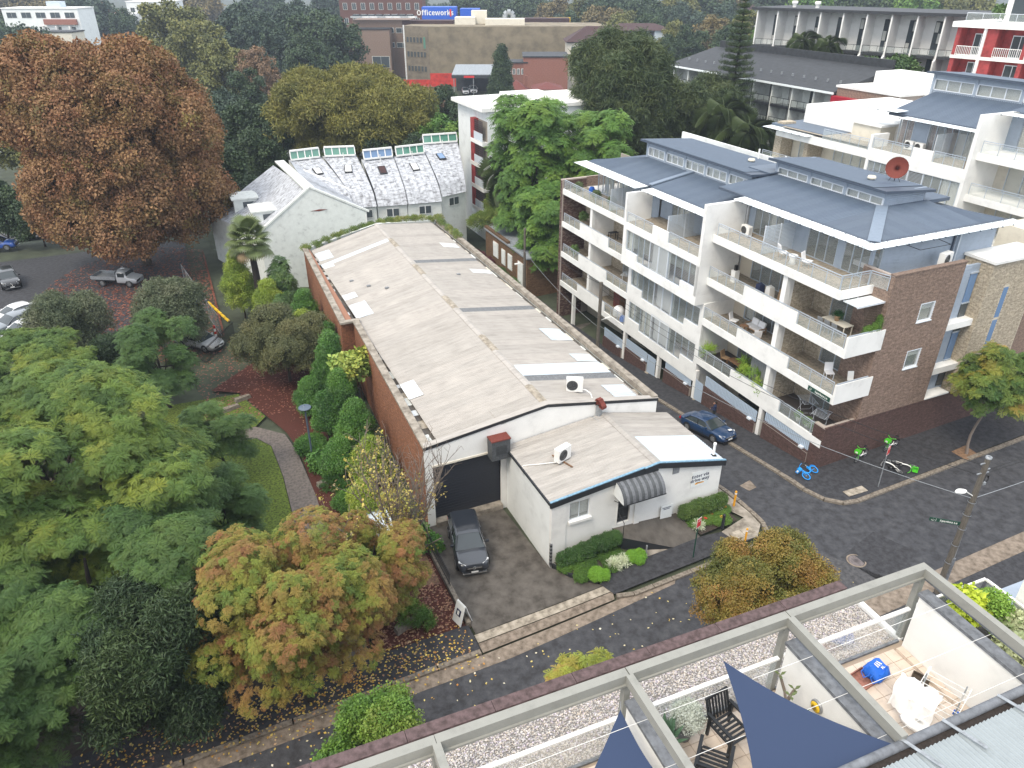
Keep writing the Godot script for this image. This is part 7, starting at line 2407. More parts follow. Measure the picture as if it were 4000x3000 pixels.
	for i in 6:
		var bo: String = ["slate","grey","brown","dark","slate blue","maroon"][i]
		var hb := block("hill_house","%s roofed house half hidden in the far hillside trees, %s from left" % [bo,ord[i]],190 + i * 28,-330 + i * 20,-0.6,13,9,0,12.0 + (i % 3) * 2.0,M.brick_oldred1 if i % 2 else M.white_old,null,[[9.5,1.6,3,1.2]])
		hip_roof(hb,"hip_roof",[M.roof_slate,M.roof_dark,M.roof_maroon,M.roof_dark,M.roof_slate,M.roof_maroon][i],0,13,-9,0,12.0 + (i % 3) * 2.0,3.5)
	block("shed_row","white shed fronts glimpsed under the pale gum tree",16,-125,-0.3,22,8,-4,3.5,M.cream,M.white)
	block("shed_row","low white roofs between the gum tree and the white block",44,-118,-0.3,14,8,-4,2.5,M.white,M.white)
	block("shed_row","pale low buildings seen through the she-oak branches",60,-100,-0.6,18,10,-4,3.0,M.white,M.white)
	block("shed_row","blue grey fence-like shed right of the she-oak trunk",66,-84,-0.9,10,6,-4,4.0,M.clad_grey,M.roof_grey)
	var dome := thing("play_dome","rope net play dome in the park beyond the pine","play equipment",V(138,4,-176))
	for i in 8:
		var a := TAU * i / 8.0
		var pts := []
		for k in 6: pts.append(V(cos(a) * 5.0 * cos(k * PI / 10.0),4.5 * sin(k * PI / 10.0),sin(a) * 5.0 * cos(k * PI / 10.0)))
		var dm := MB.new()
		dm.path(pts,0.12,0.12,4)
		part(dome,"rib",dm,M.timber_light)
# ---------- roof terrace in the foreground ----------
const TPHI := -0.0397
func tw(u: float,y: float,w: float) -> Vector3:
	return V(13.68,16,-7.59) + V(u,y,w).rotated(Vector3.UP,TPHI)

func tt(nm: String,label: String,cat: String,u: float,y: float,w: float,turn := 0.0,grp := "") -> Node3D:
	return thing(nm,label,cat,tw(u,y,w),TPHI + turn,grp)

func sail(label: String,c: Array,sag: float):
	var T := tt("shade_sail",label,"shade sail",0,0,0,0.0,"navy shade sails")
	var n := 14
	var ctr: Vector3 = (c[0] + c[1] + c[2]) / 3.0
	var grid := []
	for i in n + 1:
		var row := []
		for j in n + 1 - i:
			var a := float(i) / n
			var b := float(j) / n
			var g := 1.0 - a - b
			var p: Vector3 = c[0] * g + c[1] * a + c[2] * b
			var e := 4.0 * (a * b + b * g + g * a)
			var pull := 0.13 * (4.0 * a * b * (1.0 - g) + 4.0 * b * g * (1.0 - a) + 4.0 * g * a * (1.0 - b)) * (1.0 - 27.0 * a * b * g * 0.9)
			p = p.lerp(ctr,maxf(pull,0.0)) - V(0,sag * e * 0.4,0)
			row.append(p)
		grid.append(row)
	var m := MB.new()
	for i in n:
		for j in n - i:
			m.tri(grid[i][j],grid[i][j + 1],grid[i + 1][j])
			if j < n - i - 1: m.tri(grid[i + 1][j],grid[i][j + 1],grid[i + 1][j + 1])
	part(T,"fabric",m,M.navy_cloth)
	for k in 3:
		var sm := MB.new()
		var dirv: Vector3 = (c[k] - ctr).normalized()
		sm.tube(c[k],c[k] + dirv * 0.18,0.012,0.012,5)
		part(T,"corner_cord",sm,M.steel)

func slat_chair(label: String,u: float,w: float,turn: float):
	var T := tt("lounge_chair",label,"chair",u,0,w,turn,"dark slatted lounge chairs")
	var mt: Material = M.fascia_dark
	for s in [-1,1]:
		bx(T,"leg",mt,V(s * 0.31 - 0.025,0,0.27),V(s * 0.31 + 0.025,0.58,0.33))
		bx(T,"leg",mt,V(s * 0.31 - 0.025,0,-0.33),V(s * 0.31 + 0.025,0.58,-0.27))
		bx(T,"arm",mt,V(s * 0.31 - 0.035,0.58,-0.38),V(s * 0.31 + 0.035,0.62,0.36))
		bx(T,"seat_rail",mt,V(s * 0.28 - 0.02,0.3,-0.3),V(s * 0.28 + 0.02,0.35,0.3))
		var m := MB.new()
		m.beam(V(s * 0.28,0.32,-0.3),V(s * 0.28,0.88,-0.5),0.04,0.04)
		part(T,"back_post",m,mt)
	for i in 7: bx(T,"seat_slat",mt,V(-0.26,0.345,0.27 - i * 0.095),V(0.26,0.365,0.32 - i * 0.095))
	for i in 6:
		var m := MB.new()
		m.beam(V(-0.21 + i * 0.084,0.36,-0.32),V(-0.21 + i * 0.084,0.85,-0.49),0.045,0.018)
		part(T,"back_slat",m,mt)
	var tr := MB.new()
	tr.beam(V(-0.3,0.87,-0.5),V(0.3,0.87,-0.5),0.04,0.06)
	part(T,"top_rail",tr,mt)

func terrace():
	var B := tt("terrace_building","near apartment building with gravel roof edge, tiled terraces and grey pergola beams","building",0,0,0)
	bx(B,"wall",M.mauve,V(-45,-16.5,-1.85),V(-0.05,-0.32,14))
	bx(B,"roof_ledge",M.gravel_base,V(-45,-0.32,-1.6),V(-0.12,-0.045,0.06))
	bx(B,"parapet_wall",M.mauve,V(-45,-0.32,-1.95),V(-0.05,0.03,-1.6))
	for i in 23:
		bx(B,"coping",M.cap_purple,V(-0.05 - (i + 1) * 1.95,0.03,-1.93),V(-0.062 - i * 1.95,0.11 + 0.004 * (i % 2),-1.64))
	bx(B,"end_upstand",M.white,V(-0.12,-0.32,-1.6),V(0.02,0.05,0.1))
	# terrace floors of single tiles
	bx(B,"floor_bed",M.grout,V(-19.3,-0.32,0.1),V(-0.02,-0.012,3.4))
	var r := RandomNumberGenerator.new()
	r.seed = 3
	var tm := [M.tile_cream,M.tile_cream1,M.tile_cream2]
	for i in 25:
		for j in 10:
			var a := -0.42 - (i + 1) * 0.31
			if a < -8.0: continue
			bx(B,"floor_tile",tm[r.randi() % 3],V(a + 0.006,-0.012,0.24 + j * 0.31),V(a + 0.304,0.0 + r.randf() * 0.001,0.24 + j * 0.31 + 0.298))
	bx(B,"floor_tiles_far",M.tile_cream,V(-19.2,-0.012,0.2),V(-8.1,0.0,3.4))
	# skirting tiles along the right wall
	for j in 9: bx(B,"skirting_tile",M.tile_cream1,V(-0.42,0.0,0.3 + j * 0.31),V(-0.24,0.085,0.3 + j * 0.31 + 0.3))
	# party walls with grey caps
	for u in [-0.12,-3.85,-7.7,-11.55]:
		bx(B,"party_wall",M.white,V(u - 0.11,-0.01,0.28),V(u + 0.11,1.68,3.3))
		bx(B,"wall_cap",M.cap_grey,V(u - 0.15,1.68,0.24),V(u + 0.15,1.76,3.3))
	# pergola
	for u in [0.0,-3.85,-7.7,-11.55]:
		bx(B,"pergola_post",M.beam_grey,V(u - 0.07,0.0 if u < 0 else -0.3,-0.05),V(u + 0.07,2.05,0.09))
		bx(B,"cross_beam",M.beam_grey,V(u - 0.075,2.05,0.1),V(u + 0.075,2.28,3.05 if u < 0 else 7.5))
		bx(B,"beam_web",M.cap_grey,V(u - 0.035,1.97,0.1),V(u + 0.035,2.05,3.0))
	for q in [[-24.0,-11.55],[-11.54,-7.71],[-7.69,-3.86],[-3.84,0.075]]:
		bx(B,"front_beam",M.beam_grey,V(q[0],2.05,-0.08),V(q[1],2.28,0.1))
		bx(B,"beam_lip",M.beam_grey,V(q[0],2.0,-0.13),V(q[1],2.05,0.14))
	for k in 3:
		var cm := MB.new()
		cm.tube(V(-24,1.93,0.85 + k * 0.95),V(0,1.93,0.85 + k * 0.95),0.006,0.006,4)
		part(B,"tension_wire",cm,M.white_plastic)
	# frameless glass balustrade
	for q in [[-0.15,-3.78],[-3.92,-7.62],[-7.78,-11.5],[-11.6,-15.2]]:
		bx(B,"glass_channel",M.cap_grey,V(q[1],0.0,0.07),V(q[0],0.06,0.14))
		bx(B,"glass_rail",M.white,V(q[1],1.06,0.06),V(q[0],1.11,0.15))
		for k in 2:
			var a := lerpf(q[0],q[1],k * 0.5 + 0.005)
			var b := lerpf(q[0],q[1],k * 0.5 + 0.495)
			bx(B,"glass_pane",M.glass_clear,V(b,0.06,0.1),V(a,1.06,0.112))
	# gutter and sheet roof
	var gm := MB.new()
	gm.tube(V(-24,2.1,3.08),V(6,2.1,3.08),0.085,0.085,10)
	part(B,"gutter_bead",gm,M.cap_grey)
	bx(B,"gutter",M.bark_dark,V(-24,1.95,3.12),V(6,2.06,3.34))
	for i in 27:
		var ua := 5.9 - i * 0.8
		part(B,"roof_sheet",corr(V(ua - 0.8,2.75,9.0),V(ua,2.75,9.0),V(ua,2.14,3.3),V(ua - 0.8,2.14,3.3),0.1,0.022),M.roof_terrace)
	for u in [-1.5,-2.9,-3.9,-5.6,-7.2]:
		var bm := MB.new()
		bm.beam(V(u,2.2,3.02),V(u + 0.2,2.26,3.75),0.07,0.012)
		part(B,"gutter_strap",bm,M.galv)
	bx(B,"rear_wall",M.cream,V(-24,-0.3,3.3),V(0,2.0,3.4))
	# pebbles
	var pm := MB.new()
	var oc := [V(1,0,0),V(0,0,1),V(-1,0,0),V(0,0,-1)]
	for i in 4:
		pm.tri(oc[i],V(0,0.6,0),oc[(i + 1) % 4])
		pm.tri(oc[(i + 1) % 4],V(0,-0.6,0),oc[i])
	var mm := MultiMesh.new()
	mm.transform_format = MultiMesh.TRANSFORM_3D
	mm.use_colors = true
	mm.mesh = pm.mesh()
	mm.instance_count = 24000
	for i in 24000:
		var u := -0.16 - r.randf() * 13.0
		var p := V(u,-0.04 + r.randf() * 0.02,r.randf_range(-1.55,0.02))
		mm.set_instance_transform(i,Transform3D((Basis(rdir(r),r.randf() * TAU)).scaled(V(1,0.8,0.8) * r.randf_range(0.018,0.032)),p))
		var g := r.randf_range(0.45,0.95)
		var tnt := r.randf()
		mm.set_instance_color(i,Color(g,g * (0.97 if tnt < 0.6 else 0.9),g * (0.94 if tnt < 0.5 else (1.06 if tnt < 0.7 else 0.8))))
	var gv := MultiMeshInstance3D.new()
	gv.multimesh = mm
	var gmat: StandardMaterial3D = M.gravel_white.duplicate()
	gmat.vertex_color_use_as_albedo = true
	gv.material_override = gmat
	gv.name = "white_gravel"
	add_child(gv)
	gv.transform = Transform3D(Basis(Vector3.UP,TPHI),V(13.68,16,-7.59))
	gv.set_meta("kind","stuff")
	tag(gv,"white pebble gravel covering the roof ledge behind the pergola","gravel")
	sail("navy triangular shade sail over the terrace with the dark chairs",[V(-5.66,2.0,0.32),V(-4.0,2.1,3.05),V(-7.0,2.05,3.1)],0.18)
	sail("navy shade sail at the bottom edge, left of the white party wall",[V(-8.1,1.95,0.5),V(-7.85,2.0,2.9),V(-11.3,2.0,2.9)],0.2)
	slat_chair("dark slatted lounge chair nearest the glass, half under the sail",-5.5,0.72,0.15)
	slat_chair("dark slatted lounge chair lower left facing the other chair",-6.3,1.25,2.35)
	# plants in pots
	var ag := tt("agave_plant","grey green agave rosette against the party wall","plant",-6.95,0,0.5)
	var pt := MB.new()
	pt.lathe([Vector2(0,0.4),Vector2(0.22,0.4),Vector2(0.24,0.42),Vector2(0.24,0.36),Vector2(0.16,0),Vector2(0,0)],14)
	part(ag,"pot",pt,M.grey)
	for i in 18:
		var lm := MB.new()
		leaf(lm,Vector3.ZERO,V(0,0.55,0.8).normalized(),Vector3.RIGHT,0.55,0.075,0.25)
		var o := part(ag,"leaf_blade",lm,M.agave,V(0,0.45,0))
		o.rotation = V(-0.6 + 0.9 * (i / 18.0),i * 2.4,0)
	var sg := shrub("silver_bush","small silvery bush in a pot beside the agave",tw(-6.35,0.0,0.35),[[V(0,0.65,0),V(0.3,0.3,0.28)]],130,"small",0.13,P([[0.3,0.34,0.3],[0.45,0.48,0.44]]),501,"","leaf","pot plant")
	var sp := MB.new()
	sp.lathe([Vector2(0,0.3),Vector2(0.17,0.3),Vector2(0.12,0),Vector2(0,0)],12)
	part(sg,"pot",sp,M.grey)
	var fr := tt("frangipani","bare knobbly frangipani with few leaves against the lamp wall","plant",-4.25,0,0.9)
	var fm := MB.new()
	fm.path([V(0,0,0),V(0.02,0.5,0)],0.05,0.04,6)
	for q in [[V(0.02,0.5,0),V(-0.15,0.9,0.05),V(-0.05,1.3,0.1)],[V(0.02,0.5,0),V(0.05,0.85,-0.2),V(-0.02,1.2,-0.35)],[V(0.02,0.5,0),V(-0.1,0.8,0.3),V(-0.12,1.1,0.5)],[V(-0.15,0.9,0.05),V(-0.3,1.1,0.2),V(-0.3,1.4,0.25)]]: fm.path(q,0.035,0.03,6)
	part(fr,"branches",fm,M.bark_twig)
	for q in [V(-0.05,1.3,0.1),V(-0.02,1.2,-0.35),V(-0.12,1.1,0.5),V(-0.3,1.4,0.25)]:
		var lm := MB.new()
		for k in 3: leaf(lm,q,V(cos(k * 2.1),0.5,sin(k * 2.1)).normalized(),V(-sin(k * 2.1),0,cos(k * 2.1)),0.16,0.035)
		part(fr,"leaf_tuft",lm,M.frond_fan)
	var lamp := tt("wall_lamp","oval bulkhead lamp with yellow lens on the white party wall","lamp",-3.99,1.05,1.35,-PI / 2)
	var l1 := MB.new()
	l1.lathe([Vector2(0.0,0.03),Vector2(0.13,0.03),Vector2(0.15,0.0),Vector2(0.15,-0.04)],20)
	var lp := part(lamp,"housing",l1,M.steel)
	lp.transform = Transform3D(Basis(Vector3.RIGHT,PI / 2).scaled(V(1,1,1)),Vector3.ZERO)
	var l2 := MB.new()
	l2.lathe([Vector2(0.0,0.07),Vector2(0.09,0.06),Vector2(0.12,0.032)],20)
	var lq := part(lamp,"lens",l2,M.yellow)
	lq.transform = Transform3D(Basis(Vector3.RIGHT,PI / 2),Vector3.ZERO)
	# blue bag,trays,airer with duvet
	var bag := tt("shopping_bag","blue shopping bag with a white logo lying on the tiles","bag",-1.42,0,0.66,0.3)
	var bm := MB.new()
	var rows := []
	for k in 6:
		var t := k / 5.0
		var row := []
		for i in 16:
			var a := -TAU * i / 16.0
			var sx := lerpf(0.2,0.27,sin(t * PI)) * (1.0 + 0.1 * sin(i * 2.0 + k))
			var sz := lerpf(0.17,0.24,sin(t * PI)) * (1.0 + 0.12 * cos(i * 1.7 + k * 1.3))
			row.append(V(signf(cos(a)) * pow(absf(cos(a)),0.6) * sx,0.02 + t * 0.3 + (0.04 * sin(i * 1.1) if k > 3 else 0.0),signf(sin(a)) * pow(absf(sin(a)),0.6) * sz))
		rows.append(row)
	bm.loft(rows)
	var capr: Array = rows[5].duplicate()
	capr.reverse()
	bm.fan(capr)
	part(bag,"body",bm,M.bag_blue)
	for s in [-0.1,0.12]:
		var hm := MB.new()
		hm.path([V(-0.2,0.28,s - 0.08),V(-0.34,0.22,s - 0.1),V(-0.38,0.14,s),V(-0.3,0.2,s + 0.06),V(-0.2,0.28,s + 0.06)],0.012,0.012,4)
		part(bag,"handle",hm,M.bag_blue)
	for k in 3:
		var gm2 := MB.new()
		gm2.quad(V(-0.08 + k * 0.07,0.352,0.03),V(-0.04 + k * 0.07,0.352,0.03),V(-0.02 + k * 0.05,0.352,-0.09),V(-0.04 + k * 0.05,0.352,-0.09))
		part(bag,"logo_stripe",gm2,M.white_plastic)
	text(bag,"AL",0.09,M.white_plastic,Transform3D(Basis(Vector3.RIGHT,-PI / 2),V(0.02,0.352,0.09)),0.003)
	for q in [["tray","shallow pinkish tray on the tiles under the pergola beam",-1.85,0.66,0.15,0.62,0.42,"brick_pinkb2"],["tray","brown deep tray on the tiles behind the duvet",-0.68,1.2,0.5,0.5,0.34,"bark"]]:
		var t := tt(q[0],q[1],"tray",q[2],0,q[3],q[4],"plastic trays")
		bx(t,"base",M[q[7]],V(-q[5] / 2,0.0,-q[6] / 2),V(q[5] / 2,0.015,q[6] / 2))
		for s in [-1,1]:
			bx(t,"rim",M.brick_pinkb2 if q[7] != "bark" else M.bark,V(-q[5] / 2,0.015,s * q[6] / 2 - 0.012),V(q[5] / 2,0.08,s * q[6] / 2 + 0.012))
			bx(t,"rim",M.brick_pinkb2 if q[7] != "bark" else M.bark,V(s * q[5] / 2 - 0.012,0.015,-q[6] / 2),V(s * q[5] / 2 + 0.012,0.08,q[6] / 2))
	var ai := tt("clothes_airer","folding clothes airer with blue joints beside the white duvet","clothes airer",-1.25,0,2.0,0.4)
	for s in [-1.0,1.0]:
		var m := MB.new()
		m.beam(V(s * 0.3,0,-0.35),V(-s * 0.12,1.32,-0.35),0.028,0.028)
		part(ai,"leg",m,M.white_plastic if s < 0 else M.galv)
		var m2 := MB.new()
		m2.beam(V(s * 0.3,0,0.35),V(-s * 0.12,1.32,0.35),0.028,0.028)
		part(ai,"leg",m2,M.white_plastic if s > 0 else M.galv)
		bx(ai,"joint",M.bag_blue,V(s * 0.16 - 0.04,0.42,-0.4),V(s * 0.16 + 0.04,0.5,-0.3))
		bx(ai,"joint",M.bag_blue,V(s * 0.16 - 0.04,0.42,0.3),V(s * 0.16 + 0.04,0.5,0.4))
	for i in 8: bx(ai,"rod",M.white_plastic,V(-0.55 + i * 0.15,0.86,-0.42),V(-0.54 + i * 0.15,0.872,0.42))
	for s in [-0.42,0.41]: bx(ai,"side_bar",M.white_plastic,V(-0.6,0.85,s),V(0.6,0.875,s + 0.016))
	var dv := tt("duvet","crumpled white duvet hung over the clothes airer","duvet",-1.6,0.28,1.75,0.4)
	dv.scale = V(0.62,0.62,0.66)
	var dm := MB.new()
	var drows := []
	var prof := [V(-0.42,0.05,0),V(-0.4,0.45,0),V(-0.33,0.85,0),V(-0.15,1.02,0),V(0.12,1.04,0),V(0.35,0.98,0),V(0.48,0.8,0),V(0.5,0.5,0)]
	for k in 15:
		var zz := -0.62 + k * 0.09
		var row := []
		for i in prof.size():
			var w := sin(k * 1.1 + i * 1.7) * 0.05 + sin(k * 2.3 + i) * 0.03
			row.append(prof[i] + V(w,w * 0.6,zz + 0.03 * sin(i * 2.0)))
		drows.append(row)
	dm.loft(drows,false)
	part(dv,"cover",dm,M.white_cloth)
	var fold := MB.new()
	fold.lathe([Vector2(0,0.32),Vector2(0.25,0.3),Vector2(0.4,0.18),Vector2(0.45,0.04),Vector2(0.3,0.0)],11)
	var fo := part(dv,"fold",fold,M.white_cloth,V(-0.55,0.0,0.35))
	fo.scale = V(0.7,0.8,1.2)
	# right of the wall: planter strip with glass corner,blue-grey wall,column
	var Rb := tt("terrace_wing","planted terrace corner with white edged glass right of the pergola","terrace",0,0,0)
	bx(Rb,"floor",M.concrete_wet,V(0.05,-0.4,0.0),V(2.5,-0.02,3.6))
	bx(Rb,"wall",M.mauve,V(0.05,-16.3,0.0),V(2.5,-0.4,8))
	bx(Rb,"glass_rail",M.white,V(0.05,0.98,0.0),V(2.45,1.03,0.06))
	bx(Rb,"glass_rail",M.white,V(2.42,0.98,0.06),V(2.48,1.03,1.4))
	bx(Rb,"glass_pane",M.glass,V(0.1,0.0,0.02),V(2.4,0.98,0.032))
	bx(Rb,"glass_pane",M.glass,V(2.44,0.0,0.1),V(2.452,0.98,1.4))
	bx(Rb,"column",M.white,V(2.55,-2.0,0.75),V(2.95,2.4,1.2))
	bx(Rb,"side_wall",M.mauve,V(2.95,-2.0,0.95),V(5.5,2.0,1.3))
	bx(Rb,"blue_wall",M.clad_grey,V(3.4,-16.3,-0.9),V(8.0,-1.2,0.6))
	var yg := P([[0.2,0.3,0.02],[0.35,0.42,0.03]])
	shrub("terrace_plant","yellow green broad leaved plant at the glass corner",tw(1.2,0.0,0.45),[[V(0,1.1,0),V(0.28,0.3,0.28)],[V(0.25,0.8,0.1),V(0.3,0.25,0.3)]],70,"broad",0.2,yg,511,"terrace plants","leaf","plant")
	shrub("terrace_plant","finer green plant right of the yellow green one",tw(1.85,0.0,0.7),[[V(0,0.95,0),V(0.35,0.35,0.3)],[V(0.2,0.6,0.3),V(0.3,0.3,0.3)]],120,"fine",0.17,P([[0.1,0.2,0.03],[0.2,0.32,0.04]]),512,"terrace plants","leaf","plant")
	shrub("terrace_plant","variegated cream and green foliage along the pergola beam",tw(1.6,0.0,1.7),[[V(0,0.5,0),V(0.4,0.35,0.5)],[V(0.5,0.6,-0.5),V(0.35,0.4,0.35)],[V(0.2,0.3,0.8),V(0.4,0.3,0.4)]],200,"broad",0.17,P([[0.1,0.16,0.05],[0.35,0.38,0.22],[0.12,0.14,0.05]]),513,"terrace plants","leaf","plant")
	var tb := tt("planter_box","teal plastic planter box behind the right party wall","planter",0.55,0.0,0.45,0.1)
	bx(tb,"box",M.sign_green,V(-0.28,0,-0.12),V(0.28,0.2,0.12))
	bx(tb,"soil",M.soil,V(-0.25,0.2,-0.1),V(0.25,0.205,0.1))
# ---------- street furniture,bikes,vehicles ----------
func cable(nm: String,label: String,pts: Array,sag: Array,r: float,mt: Material):
	var m := MB.new()
	for i in pts.size() - 1:
		var l := []
		for k in 13:
			var t := k / 12.0
			l.append(pts[i].lerp(pts[i + 1],t) - V(0,4.0 * sag[i] * t * (1.0 - t),0))
		m.path(l,r,r,4)
	return solo(nm,m,mt,label,"cable","overhead cables")

func street_things():
	# utility pole with lamp and street sign
	var T := thing("utility_pole","wooden utility pole with grey cable duct at the street corner","utility pole",G(33.1,-17.25,0.1))
	var m := MB.new()
	m.path([V(0,-0.3,0),V(0,4.5,0),V(0,8.9,0)],0.17,0.13,12)
	part(T,"post",m,M.pole_wood)
	var cp := MB.new()
	cp.lathe([Vector2(0,8.97),Vector2(0.145,8.95),Vector2(0.15,8.85)],14)
	part(T,"cap",cp,M.galv)
	bx(T,"cable_duct",M.cap_grey,V(-0.05,0,0.13),V(0.09,2.6,0.24))
	var dm := MB.new()
	dm.path([V(0.14,2.5,0.1),V(0.15,4.0,0.06),V(0.16,6.4,0.02)],0.04,0.04,6)
	part(T,"conduit",dm,M.grey)
	for y in [2.2,3.4,4.5,5.4,6.2]:
		var bm := MB.new()
		bm.lathe([Vector2(0.2,y),Vector2(0.2,y + 0.05)],12)
		part(T,"strap",bm,M.galv)
	for q in [[8.6,-1],[8.0,-1],[8.1,1],[7.9,1]]:
		var im := MB.new()
		im.beam(V(q[1] * 0.1,q[0],0),V(q[1] * 0.45,q[0] + 0.02,0),0.05,0.05)
		part(T,"insulator",im,M.galv)
	var cl := MB.new()
	var pts := []
	for i in 20: pts.append(V(0.35 + 0.2 * cos(i * 0.9),7.5 + 0.28 * sin(i * 0.9),0.05 * i / 10.0))
	cl.path(pts,0.014,0.014,4)
	part(T,"cable_coil",cl,M.black)
	bx(T,"junction_box",M.galv,V(0.1,7.3,0.02),V(0.3,7.42,0.16))
	var L := thing("street_lamp","white street lamp head on a short arm of the utility pole","street lamp",G(33.1,-17.25,0.1) + V(0,6.6,0))
	var am := MB.new()
	am.tube(V(-0.1,0,0),V(-0.75,0.45,-0.1),0.03,0.03,6)
	part(L,"arm",am,M.white_plastic)
	var hm := MB.new()
	var rows := []
	for i in 8:
		var t := i / 7.0
		var w := 0.17 * sin(PI * clampf(t * 0.85 + 0.12,0,1)) + 0.02
		var row := []
		for k in 12:
			var a := -TAU * k / 12.0
			row.append(V(-0.7 - t * 0.78,0.47 + 0.12 * t + sin(a) * w * 0.5,-0.1 + cos(a) * w))
		rows.append(row)
	hm.loft(rows)
	part(L,"head",hm,M.white_plastic)
	var S := thing("street_sign","green street name sign reading Sparkes La on the utility pole","street sign",G(33.1,-17.25,0.1) + V(-0.64,4.75,-0.56),-0.72)
	bx(S,"blade",M.sign_green,V(-0.72,-0.11,-0.012),V(0.72,0.11,0.012))
	text(S,"Sparkes La",0.16,M.white_plastic,Transform3D(Basis(),V(0.18,0,0.014)),0.004)
	bx(S,"divider",M.white_plastic,V(-0.42,-0.08,0.012),V(-0.405,0.08,0.016))
	var an := MB.new()
	an.beam(V(-0.56,-0.06,0.014),V(-0.56,0.08,0.014),0.02,0.004)
	an.path([V(-0.64,0.0,0.014),V(-0.61,-0.05,0.014),V(-0.56,-0.07,0.014),V(-0.51,-0.05,0.014),V(-0.48,0.0,0.014)],0.008,0.008,4)
	part(S,"emblem",an,M.white_plastic)
	var S2 := thing("street_sign","green street name sign reading Sparkes Ln fixed to the white balcony corner","street sign",V(35.44,5.98,-29.75),-PI / 2)
	bx(S2,"blade",M.sign_green,V(-0.95,-0.16,0),V(0.95,0.16,0.03))
	text(S2,"Sparkes Ln",0.21,M.white_plastic,Transform3D(Basis(),V(0.22,0,0.034)),0.004)
	var a2 := MB.new()
	a2.path([V(-0.8,0.0,0.034),V(-0.76,-0.08,0.034),V(-0.7,-0.09,0.034),V(-0.64,0.0,0.034),V(-0.72,0.1,0.034)],0.012,0.012,4)
	part(S2,"emblem",a2,M.white_plastic)
	# lane poles
	var P1 := thing("utility_pole","weathered grey wooden pole in the lane before the apartment driveway","utility pole",V(33.2,-2.9,-53.9))
	var pm := MB.new()
	pm.path([V(0,-0.2,0),V(0,8.4,0)],0.2,0.15,10)
	part(P1,"post",pm,M.galv if false else M.pole_wood)
	var pl := MB.new()
	pl.tube(V(0.15,4.6,0),V(0.6,4.75,0.1),0.03,0.03,5)
	pl.obox(Transform3D(Basis(),V(0.85,4.78,0.12)),V(0.55,0.12,0.2))
	part(P1,"lamp_head",pl,M.white_plastic)
	var P2 := thing("utility_pole","far slim wooden lamp pole in the lane beside the old brown building","utility pole",V(33.2,-3.4,-70.3))
	var p2 := MB.new()
	p2.path([V(0,-0.2,0),V(0,9.3,0)],0.17,0.12,10)
	part(P2,"post",p2,M.pole_wood)
	var l2 := MB.new()
	l2.tube(V(-0.1,5.2,0),V(-0.6,5.35,0),0.03,0.03,5)
	l2.obox(Transform3D(Basis(),V(-0.9,5.38,0)),V(0.6,0.12,0.22))
	part(P2,"lamp_head",l2,M.white_plastic)
	var top := G(33.1,-17.25,0.1)
	cable("power_cable","upper black power cable along the white apartment facade",[top + V(-0.4,8.6,0),V(33.3,5.2,-53.8)],[1.6],0.018,M.black)
	cable("power_cable","lower black power cable along the white apartment facade",[top + V(-0.4,8.0,0),V(33.3,4.8,-53.8)],[1.7],0.018,M.black)
	cable("service_cable","pale twisted service cable from the corner pole up the lane",[top + V(-0.2,6.5,0),V(33.25,1.2,-53.8)],[1.5],0.022,M.galv)
	cable("service_cable","pale twisted cable leaving the corner pole to the right",[top + V(0.2,6.4,0.0),V(72,7.6,-18.5)],[1.0],0.022,M.galv)
	cable("power_cable","upper black cable leaving the pole to the right",[top + V(0.4,8.1,0),V(74,10.5,-18.0)],[1.0],0.018,M.black)
	cable("power_cable","lower black cable leaving the pole to the right",[top + V(0.4,7.9,0),V(74,9.9,-18.0)],[1.0],0.018,M.black)
	cable("power_cable","thin dark cable between the two lane poles",[V(33.25,5.3,-54),V(33.2,5.6,-70.2)],[0.6],0.016,M.black)
	cable("service_cable","pale cable from the lane pole to the far lamp pole",[V(33.2,1.0,-54),V(33.1,3.4,-70.2)],[0.5],0.02,M.galv)
	# parking signs
	for q in [[37.6,-25.35,3.3,"galv","red parking sign on a leaning galvanised post between the bikes",0.05],[22.9,-25.2,2.95,"sign_green","red parking sign on a dark green post before the office ramp",0.0]]:
		var t := thing("parking_sign",q[4],"parking sign",G(q[0],q[1],0.12),0.3,"red parking signs")
		t.rotation.z = q[5]
		var sm := MB.new()
		sm.tube(V(0,-0.1,0),V(0,q[2],0),0.035,0.035,8)
		part(t,"post",sm,M[q[3]])
		bx(t,"plate",M.white_plastic,V(-0.2,q[2] - 0.72,0.03),V(0.2,q[2] - 0.02,0.04))
		bx(t,"plate_face",M.sign_red,V(-0.18,q[2] - 0.66,0.04),V(0.18,q[2] - 0.06,0.046))
		text(t,"NO",0.1,M.white_plastic,Transform3D(Basis(),V(0,q[2] - 0.14,0.05)),0.003)
		text(t,"PARKING",0.07,M.white_plastic,Transform3D(Basis(),V(0,q[2] - 0.25,0.05)),0.003)
	for q in [[28.0,-27.9,1.15,0.07,"orange_paint","orange bollard at the lane side of the office footpath"],[26.5,-25.0,0.95,0.06,"orange_paint","orange post beside the pit lid at the kerb corner"],[25.85,-26.35,1.0,0.09,"fascia_dark","dark grey bollard in the right office garden"],[20.4,-26.35,0.95,0.05,"grey","short grey post at the end of the left garden edge"]]:
		var t := thing("bollard",q[5],"bollard",G(q[0],q[1],0.12 if q[3] != 0.09 else 0.35),0.0,"bollards round the office corner")
		var bm := MB.new()
		bm.lathe([Vector2(0,q[2]),Vector2(q[3] * 0.8,q[2] - 0.005),Vector2(q[3],q[2] - 0.05),Vector2(q[3],-0.1)],14)
		part(t,"post",bm,M[q[4]])
		var rm := MB.new()
		rm.lathe([Vector2(q[3] + 0.003,q[2] - 0.22),Vector2(q[3] + 0.003,q[2] - 0.12)],14)
		part(t,"band",rm,M.white_plastic if q[4] == "orange_paint" else M[q[4]])
